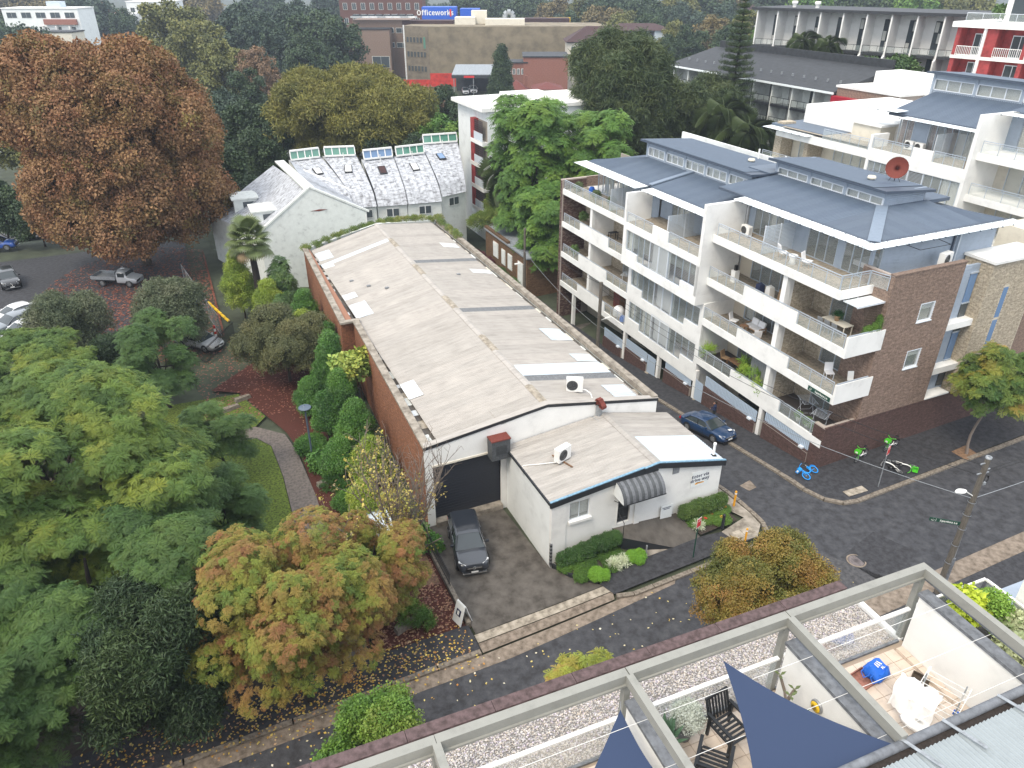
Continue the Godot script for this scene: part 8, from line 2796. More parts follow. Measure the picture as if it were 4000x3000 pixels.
	# folding sign at the driveway
	var A := thing("folding_sign","white A-frame board with a blue mark at the driveway mouth","sign",G(9.05,-26.5,0.1),0.25)
	for s in [-1.0,1.0]:
		var am2 := MB.new()
		am2.obox(Transform3D(Basis(Vector3.BACK,s * 0.28),V(s * 0.2,0.6,0)),V(0.03,1.25,0.75))
		part(A,"board",am2,M.white_cool)
		var bm := MB.new()
		bm.obox(Transform3D(Basis(Vector3.BACK,s * 0.28),V(s * 0.22,0.68,0)),V(0.032,0.36,0.34))
		part(A,"blue_mark",bm,M.cloth_navy)
		var b2 := MB.new()
		b2.obox(Transform3D(Basis(Vector3.BACK,s * 0.28),V(s * 0.222,0.68,0)),V(0.034,0.24,0.16))
		part(A,"mark_letter",b2,M.white_plastic)
	# park
	var lp := thing("park_lamp","dark park lamp post with a flat round head beside the path","lamp post",G(4.73,-44.8,0.08))
	var lm := MB.new()
	lm.path([V(0,-0.1,0),V(0,4.0,0)],0.075,0.06,10)
	part(lp,"post",lm,M.roof_slate)
	var lh := MB.new()
	lh.lathe([Vector2(0,4.36),Vector2(0.12,4.34),Vector2(0.16,4.26),Vector2(0.42,4.2),Vector2(0.43,4.12),Vector2(0.1,4.08),Vector2(0.07,3.95)],20)
	part(lp,"head",lh,M.roof_slate)
	var bl := thing("path_bollard","dark square post with a green top at the park path mouth","bollard",G(4.2,-26.5,0.1))
	bx(bl,"post",M.black,V(-0.09,0,-0.09),V(0.09,1.15,0.09))
	bx(bl,"top",M.sign_green,V(-0.09,1.15,-0.09),V(0.09,1.3,0.09))
	var pk := thing("park_bin","grey and dark rubbish bin under the autumn tree","bin",G(4.4,-29.2,0.1),0.2)
	bx(pk,"body",M.black,V(-0.3,0,-0.25),V(0.3,0.95,0.25))
	bx(pk,"lid",M.steel,V(-0.33,0.95,-0.28),V(0.33,1.05,0.28))
	var k := thing("utility_kiosk","pale green electricity kiosk under the bare tree","utility cabinet",G(7.0,-34.8,0.05),0.02)
	bx(k,"body",M.glass_green if false else M.white_old,V(-0.55,0,-1.35),V(0.55,1.05,1.35))
	bx(k,"lid",M.roof_blue,V(-0.63,1.05,-1.43),V(0.63,1.16,1.43))
	for s in 2: bx(k,"door_panel",M.white_cool,V(-0.5 + s * 0.52,0.1,1.35),V(-0.02 + s * 0.52,0.98,1.37))
	var gr := thing("drain_grate","small steel grate box at the park path edge","grate",G(4.55,-37.5,0.1))
	bx(gr,"frame",M.steel,V(-0.3,0,-0.2),V(0.3,0.12,0.2))
	for i in 5: bx(gr,"bar",M.grey,V(-0.25 + i * 0.11,0.12,-0.17),V(-0.21 + i * 0.11,0.14,0.17))
	for q in [[6.2,-27.3,"sandstone block half buried in the mulch near the footpath"],[1.2,-55.4,"sandstone block at the lawn edge, upper of two"],[0.2,-54.2,"sandstone block at the lawn edge, lower of two"],[5.0,-41.5,"pale stone seat block beside the planted path edge"]]:
		var sm := MB.new()
		sm.hexa([V(-0.7,-0.1,0.25),V(0.7,-0.1,0.2),V(0.65,-0.1,-0.25),V(-0.65,-0.1,-0.22)],[V(-0.62,0.28,0.2),V(0.6,0.3,0.16),V(0.58,0.26,-0.2),V(-0.6,0.3,-0.18)])
		var so := solo("stone_block",sm,M.kerbstone,q[2],"stone block","park stones")
		so.position = G(q[0],q[1],0.05)
		so.rotation.y = 0.3
	# low concrete edge and black fence along the driveway
	var ed := MB.new()
	ed.box(V(9.12,-0.1,-34.4),V(9.36,0.32,-26.0))
	struct("driveway_edge",ed,M.kerbstone)
	var f := thing("driveway_fence","black bar fence between the garden bed and the parked charcoal car","fence",V(9.24,0.3,-34.2))
	for i in 34: bx(f,"bar",M.black,V(-0.012,0,i * 0.16),V(0.012,1.0,i * 0.16 + 0.024))
	for y in [0.12,0.92]: bx(f,"rail",M.black,V(-0.02,y,0),V(0.02,y + 0.04,5.4))
	var fi := thing("iron_fence","black iron picket fence at the car park corner","fence",V(0,0,0))
	for q in [[V(-1.9,0,-64.6),V(-0.9,0,-63.3)],[V(-0.9,0,-63.3),V(2.0,0,-68.3)]]:
		var a: Vector3 = q[0]
		var b: Vector3 = q[1]
		var n := int(a.distance_to(b) / 0.16)
		for i in n:
			var p := a.lerp(b,float(i) / n)
			bx(fi,"picket",M.black,p + V(-0.018,0,-0.018),p + V(0.018,1.5,0.018))
		for y in [0.2,1.35]:
			var rm := MB.new()
			rm.beam(a + V(0,y,0),b + V(0,y,0),0.04,0.05)
			part(fi,"rail",rm,M.black)
	var cf := thing("wire_fence","galvanised wire mesh fence along the car park","fence",V(0,0,0))
	var ca := V(-1.6,0,-84.8)
	var cb := V(0.8,0,-68.6)
	for i in 8:
		var p := ca.lerp(cb,i / 7.0)
		var sm := MB.new()
		sm.tube(p,p + V(0,2.2,0),0.03,0.03,6)
		part(cf,"post",sm,M.galv)
	for y in [0.1,2.15]:
		var rm := MB.new()
		rm.tube(ca + V(0,y,0),cb + V(0,y,0),0.022,0.022,5)
		part(cf,"rail",rm,M.galv)
	for i in 16:
		var wm := MB.new()
		wm.tube(ca + V(0,0.15 + i * 0.125,0),cb + V(0,0.15 + i * 0.125,0),0.006,0.006,3)
		part(cf,"wire",wm,M.galv)
	var ordn := ["first","second","third","fourth","fifth","sixth"]
	for i in 6:
		var t := thing("wheel_stop","yellow wheel stop along the wire fence, %s from the far end" % ordn[i],"wheel stop",V(0.4 + i * 0.25,0.02,-77.3 + i * 1.0),0.3,"yellow wheel stops")
		var wm := MB.new()
		wm.prism([V(-0.12,0,0.42),V(0.12,0,0.42),V(0.07,0.18,0.42),V(-0.07,0.18,0.42)],V(0,0,-0.84))
		part(t,"block",wm,M.yellow)
		bx(t,"reflector",M.white_plastic,V(-0.1,0.06,0.42),V(0.1,0.1,0.424))
	var sp := thing("solar_sign","parking meter pole topped with a small solar panel","parking meter",V(-5.4,0,-71.5))
	bx(sp,"post",M.black,V(-0.08,0,-0.08),V(0.08,2.0,0.08))
	bx(sp,"cabinet",M.fascia_dark,V(-0.25,0.9,-0.2),V(0.25,1.9,0.2))
	var sp2 := MB.new()
	sp2.obox(Transform3D(Basis(Vector3.RIGHT,0.4),V(0,2.2,0)),V(0.9,0.05,0.6))
	part(sp,"solar_panel",sp2,M.roof_slate)
	var fp := thing("fire_hydrant_post","red and white banded post by the wire fence end","post",V(0.3,0.0,-68.2))
	for i in 5: bx(fp,"band",M.red_bright if i % 2 == 0 else M.white_plastic,V(-0.09,i * 0.28,-0.09),V(0.09,i * 0.28 + 0.27,0.09))
	bikes()

func wheel_ring(r: float,w: float,n := 22) -> MB:
	var m := MB.new()
	var rows := []
	for i in n + 1:
		var a := TAU * i / n
		var c := V(cos(a) * r,sin(a) * r,0)
		var row := []
		for k in 6:
			var b := TAU * k / 6.0
			row.append(c + V(cos(a) * cos(b),sin(a) * cos(b),sin(b)) * w)
		rows.append(row)
	m.loft(rows)
	return m

func bike(label: String,at: Vector3,turn: float,tilt: float,fm: String,am: String,tyre: String,basket: bool):
	var T := thing("share_bike",label,"bicycle",at,turn,"share bikes on the corner footpath")
	T.rotation = V(tilt,turn,0)
	var R := 0.31
	var holder := T
	for x in [-0.55,0.55]:
		var W: Node = node(holder,"wheel")
		part(W,"tyre",wheel_ring(R - 0.025,0.027),M[tyre],V(x,R,0))
		part(W,"rim",wheel_ring(R - 0.06,0.012),M.steel if tyre == "rubber" else M[tyre],V(x,R,0))
		var sm := MB.new()
		for i in 9:
			var a := PI * i / 9.0
			sm.tube(V(cos(a),sin(a),0) * (R - 0.06),V(-cos(a),-sin(a),0) * (R - 0.06),0.004,0.004,3)
		sm.tube(V(0,0,-0.05),V(0,0,0.05),0.04,0.04,8)
		part(W,"spokes",sm,M.steel,V(x,R,0))
	var f := MB.new()
	f.path([V(0.38,0.86,0),V(0.3,0.5,0),V(0.1,0.34,0),V(-0.18,0.36,0)],0.042,0.045,8)
	f.path([V(-0.18,0.36,0),V(-0.26,0.75,0)],0.035,0.028,7)
	f.path([V(-0.18,0.36,0.05),V(-0.55,0.33,0.06)],0.022,0.02,6)
	f.path([V(-0.18,0.36,-0.05),V(-0.55,0.33,-0.06)],0.022,0.02,6)
	part(T,"frame",f,M[fm])
	var fk := MB.new()
	fk.path([V(0.36,0.95,0),V(0.44,0.66,0)],0.03,0.03,7)
	for s in [-0.06,0.06]: fk.path([V(0.44,0.66,s),V(0.55,0.31,s)],0.02,0.016,6)
	part(T,"fork",fk,M[am])
	var hb := MB.new()
	hb.path([V(0.2,1.08,-0.3),V(0.32,1.08,-0.2),V(0.36,1.02,0),V(0.32,1.08,0.2),V(0.2,1.08,0.3)],0.018,0.018,6)
	part(T,"handlebar",hb,M[am])
	for s in [-1,1]: bx(T,"grip",M.black,V(0.08,1.06,s * 0.3 - 0.02),V(0.2,1.1,s * 0.3 + 0.02))
	var st := MB.new()
	st.path([V(-0.26,0.75,0),V(-0.29,0.92,0)],0.018,0.018,6)
	part(T,"seat_post",st,M.steel)
	var sd := MB.new()
	sd.hexa([V(-0.44,0.92,0.09),V(-0.14,0.93,0.03),V(-0.14,0.93,-0.03),V(-0.44,0.92,-0.09)],[V(-0.43,0.99,0.085),V(-0.15,0.97,0.025),V(-0.15,0.97,-0.025),V(-0.43,0.99,-0.085)])
	part(T,"saddle",sd,M.black)
	var fd := MB.new()
	for i in 9:
		var a := lerpf(0.3,2.9,i / 9.0)
		var b := lerpf(0.3,2.9,(i + 1) / 9.0)
		fd.beam(V(-0.55 + cos(a) * 0.345,R + sin(a) * 0.345,0),V(-0.55 + cos(b) * 0.345,R + sin(b) * 0.345,0),0.075,0.02)
	part(T,"mudguard",fd,M.black if tyre == "rubber" else M[fm])
	bx(T,"battery",M.black if tyre == "rubber" else M[am],V(-0.3,0.5,-0.05),V(-0.2,0.74,0.05))
	if basket:
		var bk: Node = node(T,"basket")
		bx(bk,"base",M[am],V(0.45,0.78,-0.16),V(0.75,0.8,0.16))
		for s in [-1,1]: bx(bk,"side",M[am],V(0.45,0.8,s * 0.16 - 0.01),V(0.77,1.0,s * 0.16 + 0.01))
		bx(bk,"side",M[am],V(0.75,0.8,-0.16),V(0.77,1.0,0.16))
		bx(bk,"side",M[am],V(0.44,0.8,-0.16),V(0.46,1.0,0.16))
		bx(bk,"badge",M.white_plastic,V(0.771,0.84,-0.08),V(0.776,0.95,0.08))
	var kd := MB.new()
	kd.path([V(0.0,0.3,0.06),V(-0.06,0.02,0.16)],0.012,0.012,5)
	part(T,"kickstand",kd,M.steel)

func bikes():
	bike("lime green share bike upright by the brick wall, left of two",G(38.9,-28.05,0.13),PI + 0.25,0.06,"white_plastic","lime","rubber",true)
	bike("lime green share bike upright by the brick wall, right of two behind the red sign",G(41.7,-28.1,0.13),PI + 0.12,-0.05,"white_plastic","lime","rubber",true)
	bike("lime green share bike fallen on its side near the kerb",G(41.2,-26.4,0.2),-0.9,1.35,"white_plastic","lime","rubber",true)
	bike("bright blue share bike leaning low at the wall corner",G(34.7,-28.0,0.17),PI + 0.35,1.2,"bike_blue","bike_blue","bike_blue",true)
	bike("white share bike lying tangled with the fallen lime bike",G(40.4,-26.2,0.2),1.2,-1.3,"white_plastic","steel","rubber",false)

# ---------- vehicles ----------
func car_row(z: float,hw: float,yb: float,ymid: float,ysh: float,ytop: float) -> Array:
	var h := [[0.0,yb],[hw * 0.86,yb],[hw * 0.97,yb + 0.14],[hw,ymid],[hw * 0.965,ysh],[hw * 0.86,lerpf(ysh,ytop,0.7)],[hw * 0.45,ytop],[0.0,ytop + 0.012]]
	var o := []
	for p in h: o.append(V(p[0],p[1],z))
	for i in range(h.size() - 2,0,-1): o.append(V(-h[i][0],h[i][1],z))
	return o

func car(nm: String,label: String,kind: String,paint: String,at: Vector3,turn: float,pitch := 0.0,grp := "",s := 1.0) -> Node3D:
	var T := thing(nm,label,"car" if kind != "ute" else "utility truck",at,turn,grp)
	T.rotation = V(pitch,turn,0)
	T.scale = V(s,s,s)
	var suv := kind == "suv"
	var belt := 0.93 if not suv else 1.06
	var roof := 1.44 if not suv else 1.66
	var hood := 0.86 if not suv else 1.02
	var hw := 0.89 if not suv else 0.94
	var L := 2.3
	var yb := 0.2 if not suv else 0.27
	# body
	var tail := 1.0 if kind == "sedan" else belt
	var st := [[-L,hw * 0.72,yb + 0.18,0.55,0.72,tail * 0.84],[-L + 0.1,hw * 0.9,yb + 0.08,0.6,0.84,tail * 0.97],[-L + 0.5,hw * 0.98,yb,0.62,0.88,tail],[-1.2,hw,yb,0.64,belt - 0.06,belt + 0.03],[0.0,hw,yb,0.62,belt - 0.08,belt],[0.75,hw,yb,0.6,belt - 0.09,belt - 0.01],[1.2,hw * 0.995,yb,0.6,hood - 0.06,hood + 0.05],[1.75,hw * 0.97,yb,0.6,hood - 0.1,hood],[L - 0.2,hw * 0.92,yb + 0.04,0.56,hood - 0.2,hood - 0.1],[L - 0.06,hw * 0.84,yb + 0.08,0.5,hood - 0.3,hood - 0.19],[L,hw * 0.72,yb + 0.12,0.48,0.55,0.6]]
	var rows := []
	for q in st: rows.append(car_row(q[0],q[1],q[2],q[3],q[4],q[5]))
	var m := MB.new()
	m.loft(rows)
	m.fan(rows[rows.size() - 1])
	var rv: Array = rows[0].duplicate()
	rv.reverse()
	m.fan(rv)
	if m.n.size() and m.n[0].dot(V(0,-1,0)) < -0.2: pass
	part(T,"body",m,M[paint])
	# greenhouse
	var back := -1.75 if kind == "sedan" else -2.1
	var g := [[back,belt + 0.0,0.70,belt + 0.02],[back + 0.55 if kind == "sedan" else back + 0.3,belt,0.64,roof - 0.07],[-0.6,belt,0.66,roof],[0.05,belt,0.65,roof - 0.02],[0.35,belt,0.63,roof - 0.09],[1.12,belt - 0.02,0.72,belt + 0.01]]
	var gl := MB.new()
	var grow := []
	for q in g:
		var wb := hw * 0.93
		var wt: float = q[2] * hw / 0.89
		if q[3] - q[1] < 0.1: wt = wb * 0.92
		grow.append([V(wb,q[1],q[0]),V(lerpf(wb,wt,0.8),lerpf(q[1],q[3],0.82),q[0]),V(wt * 0.86,q[3] - 0.012,q[0]),V(0,q[3],q[0]),V(-wt * 0.86,q[3] - 0.012,q[0]),V(-lerpf(wb,wt,0.8),lerpf(q[1],q[3],0.82),q[0]),V(-wb,q[1],q[0])])
	gl.loft(grow,false)
	part(T,"glasshouse",gl,M.glass_dark)
	var rf := MB.new()
	var rr := []
	for i in range(1,5):
		var l := []
		for k in range(1,6): l.append(grow[i][k] * V(0.99,1,1) + V(0,0.018,0))
		rr.append(l)
	rf.loft(rr,false)
	part(T,"roof",rf,M[paint])
	for e in [0,6]:
		var pm := MB.new()
		var q := 1 if e == 0 else 5
		pm.path([grow[5][e] + V(0,0.01,0),grow[4][q] + V(0,0.02,0),grow[3][q] + V(0,0.02,0),grow[2][q] + V(0,0.02,0),grow[1][q] + V(0,0.01,0),grow[0][e]],0.035,0.04,5)
		part(T,"pillar",pm,M[paint])
		var bp := MB.new()
		bp.beam(grow[2][e].lerp(grow[3][e],0.45),grow[2][q].lerp(grow[3][q],0.45),0.03,0.07)
		part(T,"door_pillar",bp,M.black)
		var tr := MB.new()
		tr.path([grow[0][e] + V(0,0.015,0),grow[2][e] + V(0,0.015,0),grow[4][e] + V(0,0.015,0)],0.014,0.014,4)
		part(T,"window_trim",tr,M.chrome)
		var sgn := 1.0 if e == 0 else -1.0
		var mm := MB.new()
		mm.obox(Transform3D(Basis(Vector3.UP,sgn * 0.15),V(sgn * (hw + 0.09),belt + 0.08,0.72)),V(0.2,0.13,0.11))
		part(T,"mirror",mm,M[paint])
		for zz in [-0.95,0.1]: bx(T,"door_handle",M.chrome if paint != "car_navy" else M.car_navy,V(sgn * hw * 0.985,belt - 0.16,zz),V(sgn * (hw + 0.02),belt - 0.12,zz + 0.2))
		for zz in [-1.02,0.02]: bx(T,"door_gap",M.black,V(sgn * (hw * 0.99),yb + 0.16,zz + 0.3),V(sgn * (hw + 0.004),belt - 0.06,zz + 0.312))
		var hl := MB.new()
		hl.hexa([V(sgn * hw * 0.5,hood - 0.27,L - 0.05),V(sgn * hw * 0.9,hood - 0.2,L - 0.3),V(sgn * hw * 0.88,hood - 0.2,L - 0.36),V(sgn * hw * 0.5,hood - 0.27,L - 0.12)],[V(sgn * hw * 0.52,hood - 0.16,L - 0.08),V(sgn * hw * 0.93,hood - 0.07,L - 0.36),V(sgn * hw * 0.88,hood - 0.07,L - 0.44),V(sgn * hw * 0.5,hood - 0.16,L - 0.16)])
		part(T,"headlight",hl,M.lamp_clear)
		bx(T,"tail_light",M.tail_red,V(sgn * hw * 0.58,0.72,-L - 0.005),V(sgn * hw * 0.92,0.86,-L + 0.14))
		bx(T,"sill",M.black,V(sgn * hw * 0.9,yb - 0.02,-1.0),V(sgn * hw * 0.985,yb + 0.1,1.0))
	# front and rear trim
	bx(T,"grille",M.black,V(-0.5,0.45,L - 0.03),V(0.5,hood - 0.26,L + 0.012))
	bx(T,"grille_bar",M.chrome,V(-0.42,0.55 if not suv else 0.66,L + 0.012),V(0.42,0.6 if not suv else 0.72,L + 0.03))
	var bd := MB.new()
	var ring := []
	for i in 17: ring.append(V(cos(TAU * i / 16.0) * 0.09,(0.58 if not suv else 0.69) + sin(TAU * i / 16.0) * 0.09,L + 0.035))
	bd.path(ring,0.012,0.012,4)
	part(T,"emblem",bd,M.chrome)
	bx(T,"bumper_lip",M.chrome if suv else M.black,V(-0.7,yb + 0.0,L - 0.08),V(0.7,yb + 0.07,L + 0.02))
	bx(T,"number_plate",M.white_plastic,V(-0.2,0.36,L + 0.015),V(0.2,0.46,L + 0.03))
	bx(T,"number_plate",M.white_plastic,V(-0.2,0.6,-L - 0.012),V(0.2,0.7,-L))
	bx(T,"wiper",M.black,V(-0.6,belt - 0.005,1.02),V(0.5,belt + 0.015,1.05))
	wheels(T,hw,1.38,-1.34,0.335 if not suv else 0.37)
	return T

func wheels(T: Node,hw: float,zf: float,zr: float,R: float):
	for sgn in [-1.0,1.0]:
		for zz in [zf,zr]:
			var ar := MB.new()
			var d := []
			for i in 15:
				var a := PI * i / 14.0
				d.append(V(sgn * (hw + 0.003),R + 0.02 + sin(a) * (R + 0.05),zz + cos(a) * (R + 0.06)))
			d.append(V(sgn * (hw + 0.003),0.24,zz - R - 0.06))
			d.append(V(sgn * (hw + 0.003),0.24,zz + R + 0.06))
			if sgn > 0: d.reverse()
			ar.fan(d)
			part(T,"wheel_arch",ar,M.black)
			var W: Node = node(T,"wheel")
			var ty := MB.new()
			ty.lathe([Vector2(R * 0.66,0.1),Vector2(R * 0.94,0.105),Vector2(R,0.06),Vector2(R,-0.1),Vector2(R * 0.7,-0.12)],22)
			var o := part(W,"tyre",ty,M.rubber,V(sgn * (hw - 0.07),R,zz))
			o.rotation = V(0,0,-sgn * PI / 2)
			var ri := MB.new()
			for k in 10:
				var a := TAU * k / 10.0
				ri.beam(V(0,0.075,0),V(cos(a) * R * 0.66,0.088,sin(a) * R * 0.66),0.045,0.02)
			ri.lathe([Vector2(R * 0.6,0.1),Vector2(R * 0.68,0.1),Vector2(R * 0.68,0.0)],22)
			var o2 := part(W,"rim",ri,M.steel,V(sgn * (hw - 0.07),R,zz))
			o2.rotation = V(0,0,-sgn * PI / 2)

func vehicles():
	car("parked_car","dark metallic blue sedan parked half on the kerb in the lane","sedan","car_navy",V(32.75,gy(32.75,-36.6) + 0.05,-36.6),0.137,-0.124,"",0.97)
	var note := MB.new()
	note.obox(Transform3D(Basis(Vector3.RIGHT,-0.1),V(0,0,0)),V(0.28,0.01,0.22))
	var no := solo("windscreen_note",note,M.white_plastic,"white card lying on the bonnet of the blue sedan","card")
	no.position = V(33.35,gy(32.75,-36.6) + 1.145,-34.95)
	car("parked_car","charcoal sport utility car on the driveway under the bare tree","suv","car_charcoal",V(11.3,0.085,-31.45),-0.196)
	car("parked_car","black car nose-out at the far left of the car park","suv","car_black",V(-19.2,0.03,-92.2),0.25,0.0,"cars in the car park")
	car("parked_car","white sedan with sunroof, farthest of the row at left","sedan","car_white",V(-17.3,0.03,-81.2),-0.95,0.0,"cars in the car park")
	car("parked_car","grey wagon between the white sedan and the white four wheel drive","suv","car_grey",V(-17.0,0.03,-78.4),-0.95,0.0,"cars in the car park")
	car("parked_car","white four wheel drive nearest in the left row","suv","car_white",V(-15.9,0.03,-75.6),-0.95,0.0,"cars in the car park",1.06)
	car("parked_car","small white car mostly hidden by the feathery tree","sedan","car_white",V(-15.0,0.03,-72.6),-0.95,0.0,"cars in the car park")
	car("parked_car","pale car behind the black iron picket fence","sedan","car_silver",V(-1.2,0.03,-67.2),0.75,0.0,"cars in the car park")
	car("parked_car","blue car hidden behind the silvery shrub tree","sedan","car_blue",V(-1.9,0.03,-76.4),0.3,0.0,"cars in the car park")
	car("parked_car","bright blue vehicle at the left edge below the pale road","suv","car_blue",V(-22.2,0.03,-106.5),1.4,0.0,"cars in the car park")
	# white work van under the far carport
	car("parked_car","white van under the far carport","suv","car_white",V(91,-3.1,-232),-0.3,0.0,"",1.3)
	car("parked_car","silver car beside the white van under the far carport","suv","car_silver",V(88,-3.1,-231),-0.3,0.0,"",1.15)
	# tray-back truck
	var U := thing("tray_truck","pale tray-back truck under the plane tree","truck",V(-8.2,0.03,-87.3),1.05)
	var cab := MB.new()
	cab.loft([car_row(0.35,0.86,0.4,0.8,1.2,1.75),car_row(0.5,0.88,0.4,0.8,1.2,1.8),car_row(1.2,0.88,0.4,0.8,1.15,1.78),car_row(1.65,0.88,0.4,0.8,1.05,1.1),car_row(2.4,0.84,0.42,0.75,0.95,1.02),car_row(2.55,0.76,0.45,0.7,0.8,0.85)])
	part(U,"cab",cab,M.car_silver)
	bx(U,"windscreen",M.glass_dark,V(-0.72,1.15,1.45),V(0.72,1.65,1.52))
	for s in [-1,1]: bx(U,"side_window",M.glass_dark,V(s * 0.8,1.15,0.55),V(s * 0.87,1.6,1.3))
	bx(U,"tray_floor",M.galv,V(-0.95,0.82,-2.5),V(0.95,0.9,0.25))
	for s in [-1,1]:
		bx(U,"tray_side",M.galv,V(s * 0.95 - 0.02,0.9,-2.5),V(s * 0.95 + 0.02,1.2,0.25))
		for k in 3: bx(U,"tray_hinge",M.grey,V(s * 0.97 - 0.01,0.82,-2.2 + k * 0.9),V(s * 0.97 + 0.015,1.2,-2.14 + k * 0.9))
	bx(U,"tailgate",M.galv,V(-0.95,0.9,-2.54),V(0.95,1.2,-2.5))
	bx(U,"headboard",M.galv,V(-0.9,0.9,0.25),V(0.9,1.75,0.3))
	bx(U,"chassis",M.black,V(-0.45,0.4,-2.4),V(0.45,0.82,2.2))
	wheels(U,0.87,1.7,-1.4,0.37)
	person()

func person():
	# standing figure between car and fence,looking down at something held
	var T := thing("person","person in a navy top standing between the blue sedan and the fence","person",V(34.25,gy(34.25,-37.9) + 0.13,-37.9),-2.2)
	var J := [
		[V(0.10,0.06,0.02),V(0.10,0.48,0.0),0.055,0.062],[V(0.10,0.48,0.0),V(0.09,0.88,-0.01),0.07,0.09],
		[V(-0.10,0.06,-0.02),V(-0.10,0.48,0.02),0.055,0.062],[V(-0.10,0.48,0.02),V(-0.09,0.88,-0.01),0.07,0.09],
		[V(0.10,0.045,0.02),V(0.12,0.04,0.17),0.045,0.038],[V(-0.10,0.045,-0.02),V(-0.12,0.04,0.13),0.045,0.038],
		[V(0,0.9,-0.01),V(0,1.15,0.0),0.14,0.135],[V(0,1.15,0.0),V(0,1.34,-0.01),0.14,0.13],
		[V(-0.14,1.38,-0.01),V(0.14,1.38,-0.01),0.075,0.075],[V(0,1.38,-0.01),V(0,1.5,0.02),0.06,0.052],
		[V(0.19,1.38,-0.01),V(0.24,1.12,0.03),0.056,0.046],[V(0.24,1.12,0.03),V(0.10,1.10,0.25),0.043,0.032],
		[V(-0.19,1.38,-0.01),V(-0.24,1.12,0.03),0.056,0.046],[V(-0.24,1.12,0.03),V(-0.08,1.10,0.26),0.043,0.032],
		[V(0.10,1.10,0.25),V(0.07,1.11,0.31),0.034,0.026],[V(-0.08,1.10,0.26),V(-0.05,1.11,0.32),0.034,0.026]]
	var body := nets(J,0.022,V(-0.36,-0.02,-0.24),V(0.36,1.6,0.42),0.05)
	part(T,"body",body,M.cloth_navy)
	var H := nets([[V(0,1.58,0.05),V(0,1.66,0.03),0.082,0.098],[V(0,1.54,0.1),V(0,1.56,0.11),0.05,0.05],[V(0,1.60,0.135),V(0,1.575,0.15),0.012,0.018],[V(0.095,1.61,0.03),V(0.1,1.585,0.03),0.016,0.014],[V(-0.095,1.61,0.03),V(-0.1,1.585,0.03),0.016,0.014]],0.011,V(-0.15,1.42,-0.12),V(0.15,1.8,0.22),0.02)
	part(T,"head",H,M.skin)
	var hair := nets([[V(0,1.70,0.0),V(0,1.64,-0.04),0.105,0.095],[V(0,1.73,0.04),V(0,1.73,0.0),0.08,0.09]],0.014,V(-0.16,1.5,-0.18),V(0.16,1.88,0.18),0.03)
	part(T,"hair",hair,M.hair)
	var legs := nets([[V(0.10,0.12,0.02),V(0.10,0.48,0.0),0.068,0.074],[V(0.10,0.48,0.0),V(0.09,0.9,-0.01),0.082,0.102],[V(-0.10,0.12,-0.02),V(-0.10,0.48,0.02),0.068,0.074],[V(-0.10,0.48,0.02),V(-0.09,0.9,-0.01),0.082,0.102],[V(0,0.88,-0.01),V(0,0.98,-0.01),0.15,0.146]],0.024,V(-0.3,0.0,-0.22),V(0.3,1.18,0.22),0.04)
	part(T,"trousers",legs,M.black_matt)
	for s in [-1.0,1.0]:
		var hd := MB.new()
		var w := V(s * 0.07,1.105,0.30)
		for k in 4:
			var b := w + V(s * (-0.018 + k * 0.013),0.008 - absf(k - 1.5) * 0.004,0.03)
			hd.path([b,b + V(-s * 0.008,0.01,0.03),b + V(-s * 0.022,-0.002,0.045)],0.009,0.007,5)
		hd.path([w + V(-s * 0.02,0.01,0.0),w + V(-s * 0.045,0.03,0.02),w + V(-s * 0.05,0.035,0.045)],0.01,0.008,5)
		hd.obox(Transform3D(Basis(),w + V(0,0.002,0.008)),V(0.07,0.03,0.06))
		part(T,"hand",hd,M.skin)
	var ph := MB.new()
	ph.obox(Transform3D(Basis(Vector3.RIGHT,-0.7),V(0,0,0)),V(0.075,0.01,0.15))
	var o := solo("mobile_phone",ph,M.black,"phone held by the person beside the blue sedan","phone")
	o.position = T.position + V(0.0,1.15,0.335).rotated(Vector3.UP,-2.2)
	o.rotation.y = -2.2

